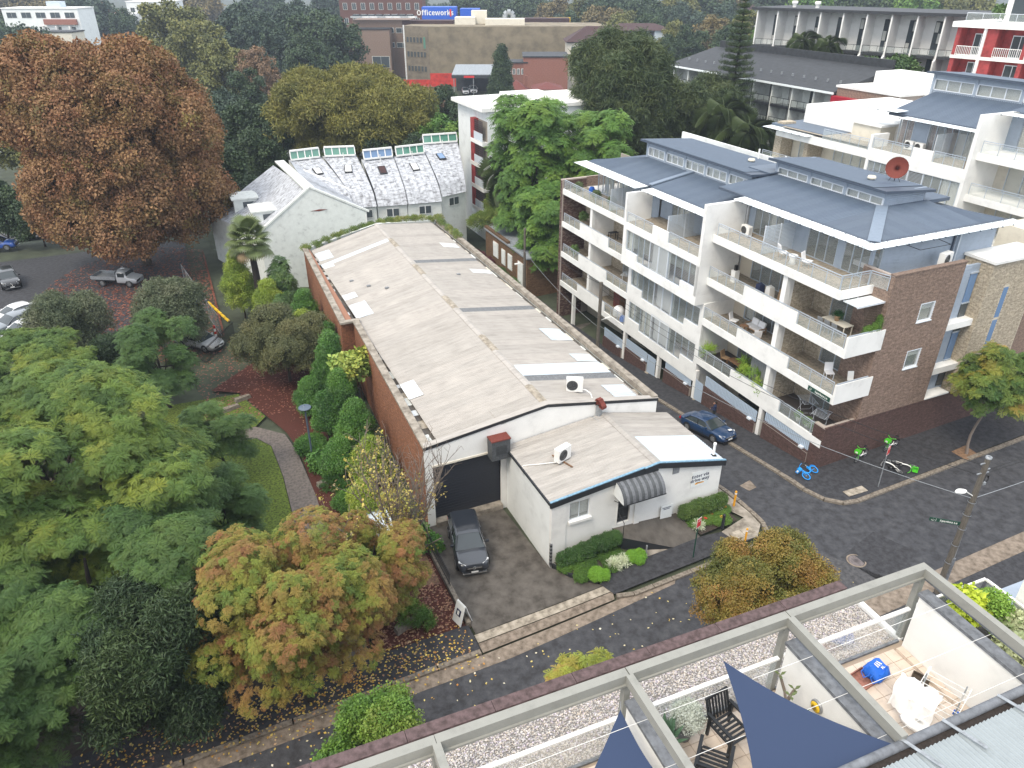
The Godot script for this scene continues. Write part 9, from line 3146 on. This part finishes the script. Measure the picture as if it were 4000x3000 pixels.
# smooth-min capsule field meshed as surface nets
func nets(bones: Array,c: float,lo: Vector3,hi: Vector3,k: float) -> MB:
	var n := Vector3i(int((hi.x - lo.x) / c) + 2,int((hi.y - lo.y) / c) + 2,int((hi.z - lo.z) / c) + 2)
	var f := PackedFloat32Array()
	f.resize(n.x * n.y * n.z)
	for z in n.z:
		for y in n.y:
			for x in n.x:
				var p := lo + V(x,y,z) * c
				var d := 10.0
				for b in bones:
					var a: Vector3 = b[0]
					var e: Vector3 = b[1] - a
					var t := clampf((p - a).dot(e) / maxf(e.length_squared(),1e-6),0.0,1.0)
					var q := p.distance_to(a + e * t) - lerpf(b[2],b[3],t)
					var h := maxf(k - absf(d - q),0.0) / k
					d = minf(d,q) - h * h * k * 0.25
				f[x + n.x * (y + n.y * z)] = d
	var vid := {}
	var m := MB.new()
	var pos := {}
	for z in n.z - 1:
		for y in n.y - 1:
			for x in n.x - 1:
				var sum := Vector3.ZERO
				var cnt := 0
				var inside := 0
				var val := []
				for i in 8:
					var v: float = f[(x + (i & 1)) + n.x * ((y + ((i >> 1) & 1)) + n.y * (z + (i >> 2)))]
					val.append(v)
					if v < 0.0: inside += 1
				if inside == 0 or inside == 8: continue
				for e in [[0,1],[2,3],[4,5],[6,7],[0,2],[1,3],[4,6],[5,7],[0,4],[1,5],[2,6],[3,7]]:
					var va: float = val[e[0]]
					var vb: float = val[e[1]]
					if (va < 0.0) == (vb < 0.0): continue
					var t := va / (va - vb)
					var pa := V(e[0] & 1,(e[0] >> 1) & 1,e[0] >> 2)
					var pb := V(e[1] & 1,(e[1] >> 1) & 1,e[1] >> 2)
					sum += pa.lerp(pb,t)
					cnt += 1
				pos[Vector3i(x,y,z)] = lo + (V(x,y,z) + sum / cnt) * c
	var nrm := {}
	for key in pos:
		var x: int = key.x
		var y: int = key.y
		var z: int = key.z
		var i0 := x + n.x * (y + n.y * z)
		var g := V(f[i0 + 1] - f[i0],f[i0 + n.x] - f[i0],f[i0 + n.x * n.y] - f[i0])
		nrm[key] = g.normalized()
	for z in range(1,n.z - 1):
		for y in range(1,n.y - 1):
			for x in range(1,n.x - 1):
				var i0 := x + n.x * (y + n.y * z)
				for ax in 3:
					var st: int = [1,n.x,n.x * n.y][ax]
					if (f[i0] < 0.0) == (f[i0 + st] < 0.0): continue
					var u := Vector3i(0,1,0) if ax == 0 else (Vector3i(0,0,1) if ax == 1 else Vector3i(1,0,0))
					var w := Vector3i(0,0,1) if ax == 0 else (Vector3i(1,0,0) if ax == 1 else Vector3i(0,1,0))
					var q := Vector3i(x,y,z)
					var A := q - u - w
					var B := q - w
					var C := q
					var D := q - u
					if not (pos.has(A) and pos.has(B) and pos.has(C) and pos.has(D)): continue
					if f[i0] < 0.0: m.sq(pos[A],pos[B],pos[C],pos[D],nrm[A],nrm[B],nrm[C],nrm[D])
					else: m.sq(pos[A],pos[D],pos[C],pos[B],nrm[A],nrm[D],nrm[C],nrm[B])
	return m
# ---------- trees ----------
func trees():
	var jac := P([[0.036,0.078,0.014],[0.062,0.115,0.018],[0.10,0.15,0.02],[0.165,0.19,0.022]])
	var jac2 := P([[0.03,0.07,0.016],[0.048,0.098,0.02],[0.075,0.125,0.022]])
	var dark := P([[0.016,0.035,0.014],[0.026,0.05,0.018],[0.045,0.075,0.022]])
	var olive := P([[0.07,0.08,0.022],[0.11,0.115,0.028],[0.15,0.145,0.035]])
	var bluish := P([[0.022,0.042,0.03],[0.035,0.06,0.036],[0.05,0.08,0.04]])
	var bright := P([[0.04,0.10,0.016],[0.07,0.15,0.02],[0.12,0.2,0.025]])
	var brownol := P([[0.085,0.07,0.03],[0.12,0.095,0.035],[0.16,0.12,0.04]])
	var pln := P([[0.11,0.085,0.026],[0.18,0.105,0.04],[0.22,0.125,0.06],[0.18,0.085,0.04],[0.16,0.12,0.034]])
	var aut := P([[0.07,0.12,0.018],[0.14,0.17,0.022],[0.19,0.155,0.028],[0.2,0.09,0.035],[0.10,0.145,0.02]])
	tree("plane_tree","huge russet brown plane tree over the car park at upper left",G(-5.4,-93.0),{"h": 24.5,"r": 12.2,"low": 1.8,"lobes": 44,"n": 9500,"kind": "fine","size": 0.78,"pal": pln,"mat": "leaf_dry","bark": "bark","tr": 0.55,"seed": 1,"lr": 0.27,"squash": 0.95,"under": 0.75,"tilt": 0.2})
	tree("jacaranda","broad dark green feathery tree filling the lower left",G(-9.4,-36.0),{"h": 13.2,"r": 8.6,"low": 4.6,"lobes": 40,"n": 6000,"kind": "frond","size": 0.45,"pal": jac,"bark": "bark_dark","tr": 0.35,"seed": 2,"lr": 0.27,"squash": 0.62,"under": 0.3,"tilt": 1.4},"feathery trees")
	tree("jacaranda","dark feathery tree below the broad one, nearer the street",G(-7.0,-29.6),{"h": 9.6,"r": 5.6,"low": 2.6,"lobes": 24,"n": 3200,"kind": "frond","size": 0.44,"pal": jac2,"bark": "bark_dark","tr": 0.28,"seed": 3,"lr": 0.28,"squash": 0.62,"under": 0.3,"tilt": 1.4},"feathery trees")
	tree("jacaranda","feathery tree at the bottom left corner of the photo",G(-11.0,-25.5),{"h": 9.2,"r": 4.6,"low": 2.6,"lobes": 18,"n": 2000,"kind": "frond","size": 0.42,"pal": jac2,"bark": "bark_dark","tr": 0.2,"seed": 4,"lr": 0.3,"squash": 0.65,"under": 0.3,"tilt": 1.4},"feathery trees")
	tree("jacaranda","feathery tree before the parked cars at left",G(-13.6,-59.0),{"h": 6.6,"r": 5.0,"low": 2.2,"lobes": 22,"n": 2200,"kind": "frond","size": 0.45,"pal": jac,"bark": "bark_dark","tr": 0.2,"seed": 5,"lr": 0.3,"squash": 0.65,"under": 0.3,"tilt": 1.4},"feathery trees")
	tree("jacaranda","small upright feathery tree beside the iron fence",G(-4.2,-56.5),{"h": 8.0,"r": 3.0,"low": 1.6,"lobes": 16,"n": 1200,"kind": "frond","size": 0.44,"pal": jac2,"bark": "bark_dark","tr": 0.14,"seed": 6,"lr": 0.34,"squash": 0.8,"under": 0.4,"tilt": 1.4},"feathery trees")
	tree("jacaranda","small feathery tree between lawn and broad tree",G(-1.0,-45.2),{"h": 5.6,"r": 2.2,"low": 1.4,"lobes": 10,"n": 480,"kind": "frond","size": 0.48,"pal": jac2,"bark": "bark_dark","tr": 0.1,"seed": 7,"lr": 0.4,"squash": 0.8,"under": 0.4,"tilt": 1.4},"feathery trees")
	tree("jacaranda","low feathery tree at the lawn edge below the small one",G(-1.6,-36.0),{"h": 6.6,"r": 2.6,"low": 1.6,"lobes": 12,"n": 620,"kind": "frond","size": 0.48,"pal": jac2,"bark": "bark_dark","tr": 0.1,"seed": 8,"lr": 0.38,"squash": 0.8,"under": 0.4,"tilt": 1.4},"feathery trees")
	tree("bottlebrush_tree","dark bushy fine leaved tree over the footpath at lower left",G(-4.9,-25.2),{"h": 8.4,"r": 3.3,"low": 1.8,"lobes": 22,"n": 1900,"kind": "lance","size": 0.42,"pal": dark,"bark": "rust","tr": 0.15,"seed": 9,"lr": 0.36,"squash": 0.85})
	tree("autumn_tree","orange and lime autumn tree leaning over the footpath, larger of two",G(0.75,-24.9,0.1),{"h": 9.4,"r": 4.2,"low": 2.7,"lobes": 26,"n": 4600,"kind": "pinn","size": 0.25,"pal": aut,"mat": "leaf_dry","bark": "bark_dark","tr": 0.19,"seed": 10,"lr": 0.32,"squash": 0.7,"tilt": 1.0},"autumn street trees")
	tree("autumn_tree","orange and lime autumn tree beside the bare tree, smaller of two",G(5.2,-28.0,0.05),{"h": 6.5,"r": 2.9,"low": 2.0,"lobes": 22,"n": 2800,"kind": "pinn","size": 0.24,"pal": aut,"mat": "leaf_dry","bark": "bark_dark","tr": 0.13,"seed": 11,"lr": 0.34,"squash": 0.7,"tilt": 1.0},"autumn street trees")
	bare_tree()
	# trees hugging the warehouse wall
	var lil := P([[0.03,0.09,0.015],[0.055,0.14,0.02],[0.09,0.19,0.025]])
	for q in [[8.0,-52.0,6.6,1.9,"tall glossy green tree in the middle of the warehouse wall",0],[7.6,-47.6,5.6,1.5,"glossy green tree next nearer along the warehouse wall",0],[7.8,-43.6,5.0,1.6,"nearest of the glossy green trees along the warehouse wall",0],[6.4,-47.0,4.2,1.2,"small glossy green tree beside the park lamp",0],[7.2,-70.0,6.8,2.5,"feathery green tree touching the warehouse parapet near the palm",2],[8.2,-64.0,5.6,1.8,"rounded glossy tree just past the wall jog",0],[7.4,-60.5,5.0,1.9,"yellow green tree just before the wall jog",1],[3.4,-72.5,7.6,2.2,"bright green shrubby tree left of the palm",1],[6.4,-66.5,4.2,1.8,"low ferny tree at the palm foot",2],[6.0,-50.6,3.4,1.5,"leafy shrub tree left of the tallest glossy tree",0],[6.2,-42.0,3.0,1.4,"leafy shrub tree on the path side of the nearest glossy tree",0],[7.9,-40.2,3.7,1.5,"leafy shrub tree between the glossy row and the bare tree",1],[8.6,-56.4,5.3,1.6,"glossy tree wedged at the wall jog",0],[5.2,-63.0,3.8,1.9,"leafy shrub tree behind the olive spreading tree",0],[5.6,-68.6,5.2,2.0,"yellow green shrub tree crowding the palm trunk",1],[6.6,-37.0,2.7,1.3,"leafy shrub tree next to the green kiosk",1]]:
		tree("wall_tree",q[4],G(q[0],q[1]),{"h": q[2],"r": q[3],"low": 0.7,"lobes": 14,"n": 900 if q[5] != 2 else 420,"kind": "small" if q[5] != 2 else "pinn","size": 0.3 if q[5] != 2 else 0.45,"pal": [lil,P([[0.10,0.16,0.02],[0.18,0.25,0.025],[0.25,0.3,0.04]]),jac2][q[5]],"mat": "leaf_gloss","bark": "bark","tr": 0.08,"seed": 20 + int(q[2] * 10 - q[1]),"lr": 0.5,"squash": 0.9,"shape": "cone","under": 0.7},"trees along the warehouse wall")
	tree("wattle_tree","dull olive spreading shrub tree between path and warehouse",G(5.2,-57.0),{"h": 6.4,"r": 3.6,"low": 1.4,"lobes": 18,"n": 1700,"kind": "small","size": 0.36,"pal": P([[0.06,0.07,0.03],[0.09,0.095,0.035],[0.12,0.11,0.04]]),"bark": "bark","tr": 0.12,"seed": 41,"lr": 0.38,"squash": 0.75})
	tree("papaya_tree","pale big leaved papaya against the orange brick wall",G(9.3,-49.0),{"h": 5.4,"r": 1.3,"low": 3.6,"lobes": 6,"n": 60,"kind": "broad","size": 0.5,"pal": P([[0.12,0.2,0.04],[0.2,0.28,0.06],[0.3,0.3,0.05]]),"bark": "bark","tr": 0.09,"seed": 42,"lr": 0.5})
	for q in [[-10.9,-68.0,6.6,3.0,"silvery green shrub tree left of the leaf strewn car park"],[-2.9,-67.0,6.8,2.9,"silvery green shrub tree beside the wire fence"],[-6.8,-60.5,4.8,2.2,"dark leafy shrub tree at the car park mouth"]]:
		tree("banksia_tree",q[4],G(q[0],q[1]),{"h": q[2],"r": q[3],"low": 0.9,"lobes": 15,"n": 850,"kind": "lance","size": 0.46,"pal": P([[0.05,0.07,0.035],[0.085,0.105,0.055],[0.14,0.15,0.09]]) if q[2] > 5 else dark,"bark": "bark_pale","tr": 0.1,"seed": 50 + int(q[2] * 10),"lr": 0.42,"squash": 0.9},"silvery shrub trees")
	palm("stout fan palm with a dark shaggy trunk beside the warehouse",G(4.9,-71.5),7.6,2.5,44,true,61,"palms",0.33)
	tree("gum_tree","great yellow green gum tree with pale limbs behind the curved houses",G(27.5,-124.0),{"h": 20.5,"r": 14.0,"low": 7.0,"lobes": 40,"n": 5200,"kind": "lance","size": 1.05,"pal": P([[0.075,0.082,0.02],[0.12,0.12,0.026],[0.17,0.16,0.032],[0.13,0.115,0.028]]),"bark": "bark_pale","tr": 0.62,"seed": 62,"lr": 0.27,"squash": 0.7,"under": 0.5,"tilt": 0.9})
	tree("tulip_tree","bright green layered tree in front of the tall white block",G(40.5,-82.0),{"h": 22.5,"r": 6.6,"low": 2.5,"lobes": 34,"n": 2900,"kind": "pinn","size": 0.75,"pal": bright,"bark": "bark","tr": 0.3,"seed": 63,"lr": 0.32,"squash": 0.6,"tilt": 1.3},"layered green trees")
	tree("tulip_tree","lower bright green tree beside the far brick end of the apartments",G(38.6,-74.5),{"h": 13.0,"r": 4.2,"low": 1.2,"lobes": 24,"n": 1700,"kind": "pinn","size": 0.7,"pal": bright,"bark": "bark","tr": 0.22,"seed": 64,"lr": 0.36,"squash": 0.65,"tilt": 1.3},"layered green trees")
	tree("tulip_tree","bright green tree rising behind the white sunshade at the apartments' far end",G(46.0,-78.0),{"h": 20.5,"r": 5.0,"low": 3.0,"lobes": 22,"n": 1500,"kind": "pinn","size": 0.72,"pal": bright,"bark": "bark","tr": 0.22,"seed": 65,"lr": 0.36,"squash": 0.65,"tilt": 1.3},"layered green trees")
	var cas := P([[0.028,0.048,0.018],[0.045,0.068,0.022],[0.075,0.092,0.026]])
	tree("she_oak","tall soft grey green she-oak behind the layered green tree, left trunk",G(59.0,-94.0),{"h": 27.5,"r": 8.2,"low": 4.5,"lobes": 34,"n": 2700,"kind": "needle","size": 1.15,"pal": cas,"bark": "bark_dark","tr": 0.35,"seed": 66,"lr": 0.29,"squash": 1.0,"under": 0.7,"tilt": 0.8},"she-oaks")
	tree("she_oak","leaning she-oak between the other she-oak and the pine",G(68.0,-92.0),{"h": 21.0,"r": 6.6,"low": 4.0,"lobes": 24,"n": 1700,"kind": "needle","size": 1.1,"pal": cas,"bark": "bark_dark","tr": 0.28,"seed": 67,"lr": 0.31,"squash": 0.9,"under": 0.7,"tilt": 0.8,"lean": V(3,0,2)},"she-oaks")
	norfolk(G(75.5,-90.0),31.0,4.8)
	palm("queen palm beside the pine base behind the slate roof",V(71.0,-3,-80.0),14.0,5.0,20,false,71)
	palm("second queen palm hidden partly by the pine",V(69.5,-3,-84.0),16.0,4.4,16,false,72)
	palm("queen palm with long arching fronds before the white block",V(38.8,-3,-86.0),10.5,4.4,18,false,73)
	palm("shorter queen palm with a twin trunk before the white block",V(40.6,-3,-86.6),9.6,4.0,16,false,74)
	tree("street_tree","young green street tree with yellowing tips on the right footpath",G(45.9,-25.4,0.12),{"h": 8.3,"r": 2.7,"low": 3.2,"lobes": 18,"n": 900,"kind": "pinn","size": 0.42,"pal": P([[0.03,0.075,0.012],[0.06,0.11,0.015],[0.14,0.17,0.02],[0.25,0.16,0.03]]),"bark": "bark_twig","tr": 0.09,"seed": 81,"lr": 0.36,"squash": 0.85,"tilt": 1.0,"lean": V(0.6,0,0.2)},"young street trees")
	tree("street_tree","bushy bronze green street tree behind the gravel roof edge",G(20.8,-17.6,0.1),{"h": 7.2,"r": 3.1,"low": 1.8,"lobes": 24,"n": 2600,"kind": "small","size": 0.3,"pal": P([[0.055,0.075,0.014],[0.10,0.105,0.018],[0.17,0.13,0.022],[0.22,0.12,0.03]]),"bark": "bark_dark","tr": 0.12,"seed": 82,"lr": 0.36,"squash": 0.8},"young street trees")
	tree("street_tree","small lime and orange tipped tree rising behind the roof edge",G(10.9,-16.9,0.1),{"h": 6.2,"r": 1.7,"low": 2.4,"lobes": 12,"n": 620,"kind": "pinn","size": 0.3,"pal": P([[0.12,0.16,0.02],[0.22,0.24,0.025],[0.34,0.22,0.05]]),"bark": "bark_dark","tr": 0.07,"seed": 83,"lr": 0.42,"squash": 0.9,"tilt": 1.0},"young street trees")
	tree("street_tree","green leafy tree top at the bottom edge above the roof edge",G(2.4,-17.2,0.1),{"h": 7.4,"r": 2.1,"low": 2.6,"lobes": 14,"n": 1100,"kind": "fine","size": 0.27,"pal": P([[0.05,0.12,0.015],[0.09,0.17,0.02],[0.15,0.2,0.03]]),"bark": "bark_dark","tr": 0.08,"seed": 84,"lr": 0.42,"squash": 0.85},"young street trees")
	tree("cypress","dense conical cypress before the red roofed house",V(82.5,-3.2,-190.0),{"h": 19.0,"r": 4.2,"low": 0.6,"lobes": 20,"n": 900,"kind": "fine","size": 0.9,"pal": dark,"bark": "bark_dark","tr": 0.2,"seed": 85,"lr": 0.5,"shape": "cone","under": 0.8})
	# bushes by the park path
	for q in [[4.9,-45.8,1.0,"dark strappy shrub round the park lamp foot","lance",220],[5.0,-43.6,0.9,"broad leaved green clump below the park lamp","broad",90],[5.3,-41.0,0.7,"grassy tufts along the park path","tuft",60],[6.6,-27.8,0.8,"bright green grevillea bush in the mulch near the folding sign","needle",70],[5.6,-38.5,0.8,"strappy shrub beside the steel grate","lance",160],[8.8,-33.2,0.9,"green weeds at the warehouse corner by the driveway fence","broad",70]]:
		shrub("path_shrub",q[3],G(q[0],q[1],0.05),[[V(0,q[2] * 0.5,0),V(q[2],q[2] * 0.6,q[2])],[V(0.5,q[2] * 0.35,0.7),V(q[2] * 0.7,q[2] * 0.5,q[2] * 0.7)]],q[5],q[4],0.32,lil if q[4] != "needle" else bright,90 + q[5],"path shrubs")
	# distant trees: x,z,height,radius,palette
	var pals := [dark,olive,bluish,bright,brownol,P([[0.12,0.075,0.045],[0.16,0.10,0.055],[0.2,0.12,0.06]])]
	var word := ["dark green","olive","blue green","bright green","brownish olive","thin brown"]
	var B := [[-35,-264,19,10.7,2],[-47,-389,18,13.6,0],[-22,-419,25,13.8,2],[-7,-372,20,7.8,0],[7,-257,27,9.5,1],[12,-227,24,7.3,1],[15,-199,20,6.5,1],[28,-271,25,9.2,2],[32,-250,24,7.1,2],[22,-188,19,5.2,5],[17,-171,17,4.2,0],[49,-300,25,9.1,2],[49,-261,23,10.4,0],[53,-246,22,7.7,0],[39,-225,19,6.3,0],[-23,-190,19,5.5,3],[-24,-156,15,5.7,1],[-24,-169,15,3.5,0],[-34,-245,19,5.3,2],[-21,-108,8,3.6,0],[-17,-106,6,3.0,0],
		[10,-146,16,4.5,2],[12,-132,16,4.5,0],[14,-122,14,3.9,0],[29,-113,13,3.1,0],[33,-108,13,2.8,0],[38,-112,15,3.9,3],[40,-128,16,4.4,3],[37,-106,13,3.3,0],[50,-142,15,3.7,0],[51,-153,13,4.2,5],[47,-124,15,3.5,0],[38,-133,12,4.1,2],[20,-113,11,2.4,0],[6,-112,13,4.0,0],[2,-118,14,4.4,2],[9,-104,10,2.6,0],
		[159,-401,25,13.2,0],[177,-406,26,12.2,2],[174,-368,24,12.5,0],[177,-341,22,10.1,4],[210,-424,19,11.0,0],[184,-326,24,11.5,1],[189,-312,25,12.3,0],[189,-286,24,12.0,0],[207,-291,25,11.9,1],[233,-304,25,12.6,0],[253,-308,26,13.0,4],[257,-294,25,11.5,2],[259,-281,26,12.3,0],[254,-259,27,12.5,3],[267,-253,27,12.5,0],[270,-239,28,12.1,0],[272,-226,28,11.7,3],[282,-221,27,9.8,1],[314,-231,26,10.5,1],[153,-212,21,6.0,1],[156,-231,22,7.3,0],[146,-197,21,5.6,0],[170,-217,21,8.4,4],[155,-187,21,7.0,0],[175,-204,23,8.0,1],[136,-157,20,5.3,0],[164,-258,20,9.4,1],[166,-282,21,10.1,4],[161,-296,20,7.3,0],[172,-327,17,7.5,2],[131,-185,20,4.2,0],[203,-278,22,9.4,2],[206,-253,23,7.8,2],[155,-175,23,4.2,3],[157,-447,17,11.0,2],[156,-502,23,12.0,0],[8,-468,23,11.9,0],[28,-484,23,13.9,4],[-43,-516,24,15.3,4],[-63,-551,25,17.6,4],[120,-420,24,13,0],[95,-440,25,13,2],[60,-460,24,14,0]]
	var az := []
	for i in B.size(): az.append([atan2(B[i][0],-B[i][1]),i])
	az.sort()
	var rank := {}
	var count := {}
	for a in az:
		var zone: String = "beyond the car park" if B[a[1]][0] < 5 else ("behind the curved houses" if B[a[1]][1] > -160 and B[a[1]][0] < 60 else ("left of the brick factory" if B[a[1]][0] < 60 else "on the far wooded hill"))
		var key := "%s|%s" % [word[B[a[1]][4]],zone]
		count[key] = count.get(key,0) + 1
		rank[a[1]] = [zone,count[key]]
	var nth := ["leftmost","second","third","fourth","fifth","sixth","seventh","eighth","ninth","tenth","eleventh","twelfth","thirteenth","fourteenth","fifteenth","sixteenth","seventeenth","eighteenth","nineteenth","twentieth"]
	for i in B.size():
		var b: Array = B[i]
		var big: bool = b[1] < -160
		var rk: Array = rank[i]
		tree("distant_tree","%s tree %s, %s of its colour from left" % [word[b[4]],rk[0],nth[mini(rk[1] - 1,19)]],V(b[0],gy(b[0],b[1]),b[1]),{"h": float(b[2]),"r": float(b[3]),"low": b[2] * (0.16 if b[4] != 5 else 0.3),"lobes": 16,"n": (460 if big else 620) if b[4] != 5 else 260,"kind": "far","size": b[3] * 0.155,"pal": pals[b[4]],"bark": "bark_dark" if b[4] != 5 else "bark_twig","tr": b[2] * 0.018,"seed": 300 + i,"lr": 0.37,"squash": 0.85,"under": 0.6,"tilt": 0.8},"distant trees")

func bare_tree():
	var T := thing("bare_tree","nearly leafless upright tree with yellow leaf remnants at the warehouse corner","tree",G(7.2,-31.0,0.05))
	var r := RandomNumberGenerator.new()
	r.seed = 77
	var tm := MB.new()
	tm.path([V(0,-0.2,0),V(0.05,1.6,0)],0.2,0.14,8)
	part(T,"trunk",tm,M.bark_twig)
	var tips := []
	for i in 17:
		var az := i * 2.399
		var el := r.randf_range(0.6,1.4)
		var d := V(cos(az) * cos(el),sin(el),sin(az) * cos(el))
		var len := r.randf_range(4.0,6.6)
		var p := V(0.05,1.3 + r.randf() * 1.2,0)
		var lm := MB.new()
		var pts := [p]
		for k in 6:
			p += d * len / 6.0
			d = (d + Vector3.UP * 0.10 + rdir(r) * 0.10).normalized()
			pts.append(p)
		lm.path(pts,0.07,0.03,5)
		part(T,"limb",lm,M.bark_twig)
		var wm := MB.new()
		for k in 15:
			var b: Vector3 = pts[1 + r.randi() % 6]
			var e := (d * 0.6 + rdir(r) * 0.75 + Vector3.UP * 0.55).normalized()
			var q := b
			var tp := [q]
			for s in 4:
				q += e * r.randf_range(0.3,0.55)
				e = (e + rdir(r) * 0.22 + Vector3.UP * 0.12).normalized()
				tp.append(q)
				if s > 0:
					tips.append(q)
					var side := (e + rdir(r) * 0.9).normalized()
					wm.tube(q,q + side * r.randf_range(0.2,0.5),0.012,0.006,3,false)
					tips.append(q + side * 0.35)
			wm.path(tp,0.022,0.01,3)
		part(T,"twigs",wm,M.bark_twig)
	var mm := MultiMesh.new()
	mm.transform_format = MultiMesh.TRANSFORM_3D
	mm.use_colors = true
	mm.mesh = CL.sparse[0]
	var use := []
	for t in tips:
		if t.y < r.randf_range(2.0,9.0) * (1.25 if t.x < 0.3 else 0.75): use.append(t)
	mm.instance_count = use.size()
	var pal := P([[0.16,0.17,0.05],[0.32,0.30,0.05],[0.42,0.34,0.09],[0.24,0.19,0.10]])
	for i in use.size():
		mm.set_instance_transform(i,Transform3D(Basis(rdir(r),r.randf() * TAU).scaled(Vector3.ONE * r.randf_range(0.13,0.21)),use[i]))
		mm.set_instance_color(i,pick(pal,r.randf(),r))
	var o := MultiMeshInstance3D.new()
	o.multimesh = mm
	o.material_override = M.leaf_dry
	o.name = "crown"
	o.set_meta("kind","stuff")
	T.add_child(o,true)

func norfolk(at: Vector3,h: float,R: float):
	var T := thing("norfolk_pine","tall tiered conical pine behind the apartment roofs","tree",at)
	var tm := MB.new()
	tm.path([V(0,-0.3,0),V(0,h,0)],0.4,0.04,8)
	part(T,"trunk",tm,M.bark_dark)
	var r := RandomNumberGenerator.new()
	r.seed = 9
	var mm := MultiMesh.new()
	mm.transform_format = MultiMesh.TRANSFORM_3D
	mm.use_colors = true
	mm.mesh = CL.tuft[0]
	var xs := []
	var cs := []
	var pal := P([[0.018,0.036,0.012],[0.03,0.052,0.015],[0.055,0.08,0.018]])
	var tiers := 30
	for k in tiers:
		var t := float(k) / tiers
		var y := h * (0.2 + 0.79 * t)
		var len := R * pow(1.0 - t,0.85) + 0.25
		var lm := MB.new()
		for i in 7:
			var a := TAU * (i + r.randf() * 0.4) / 7.0 + k * 0.5
			var d := V(cos(a),0.12,sin(a))
			lm.tube(V(0,y,0),V(0,y,0) + d * len,0.05,0.015,4,false)
			var n := int(len / 0.38) + 2
			for j in n:
				var q := V(0,y,0) + d * len * (j + 0.6) / n + V(0,0.1,0)
				xs.append(Transform3D(Basis(rdir(r),r.randf() * 1.0).scaled(Vector3.ONE * r.randf_range(0.35,0.55)),q))
				cs.append(pick(pal,r.randf(),r))
		part(T,"limb",lm,M.bark_dark)
	mm.instance_count = xs.size()
	for i in xs.size():
		mm.set_instance_transform(i,xs[i])
		mm.set_instance_color(i,cs[i])
	var o := MultiMeshInstance3D.new()
	o.multimesh = mm
	o.material_override = M.leaf
	o.name = "crown"
	o.set_meta("kind","stuff")
	T.add_child(o,true)
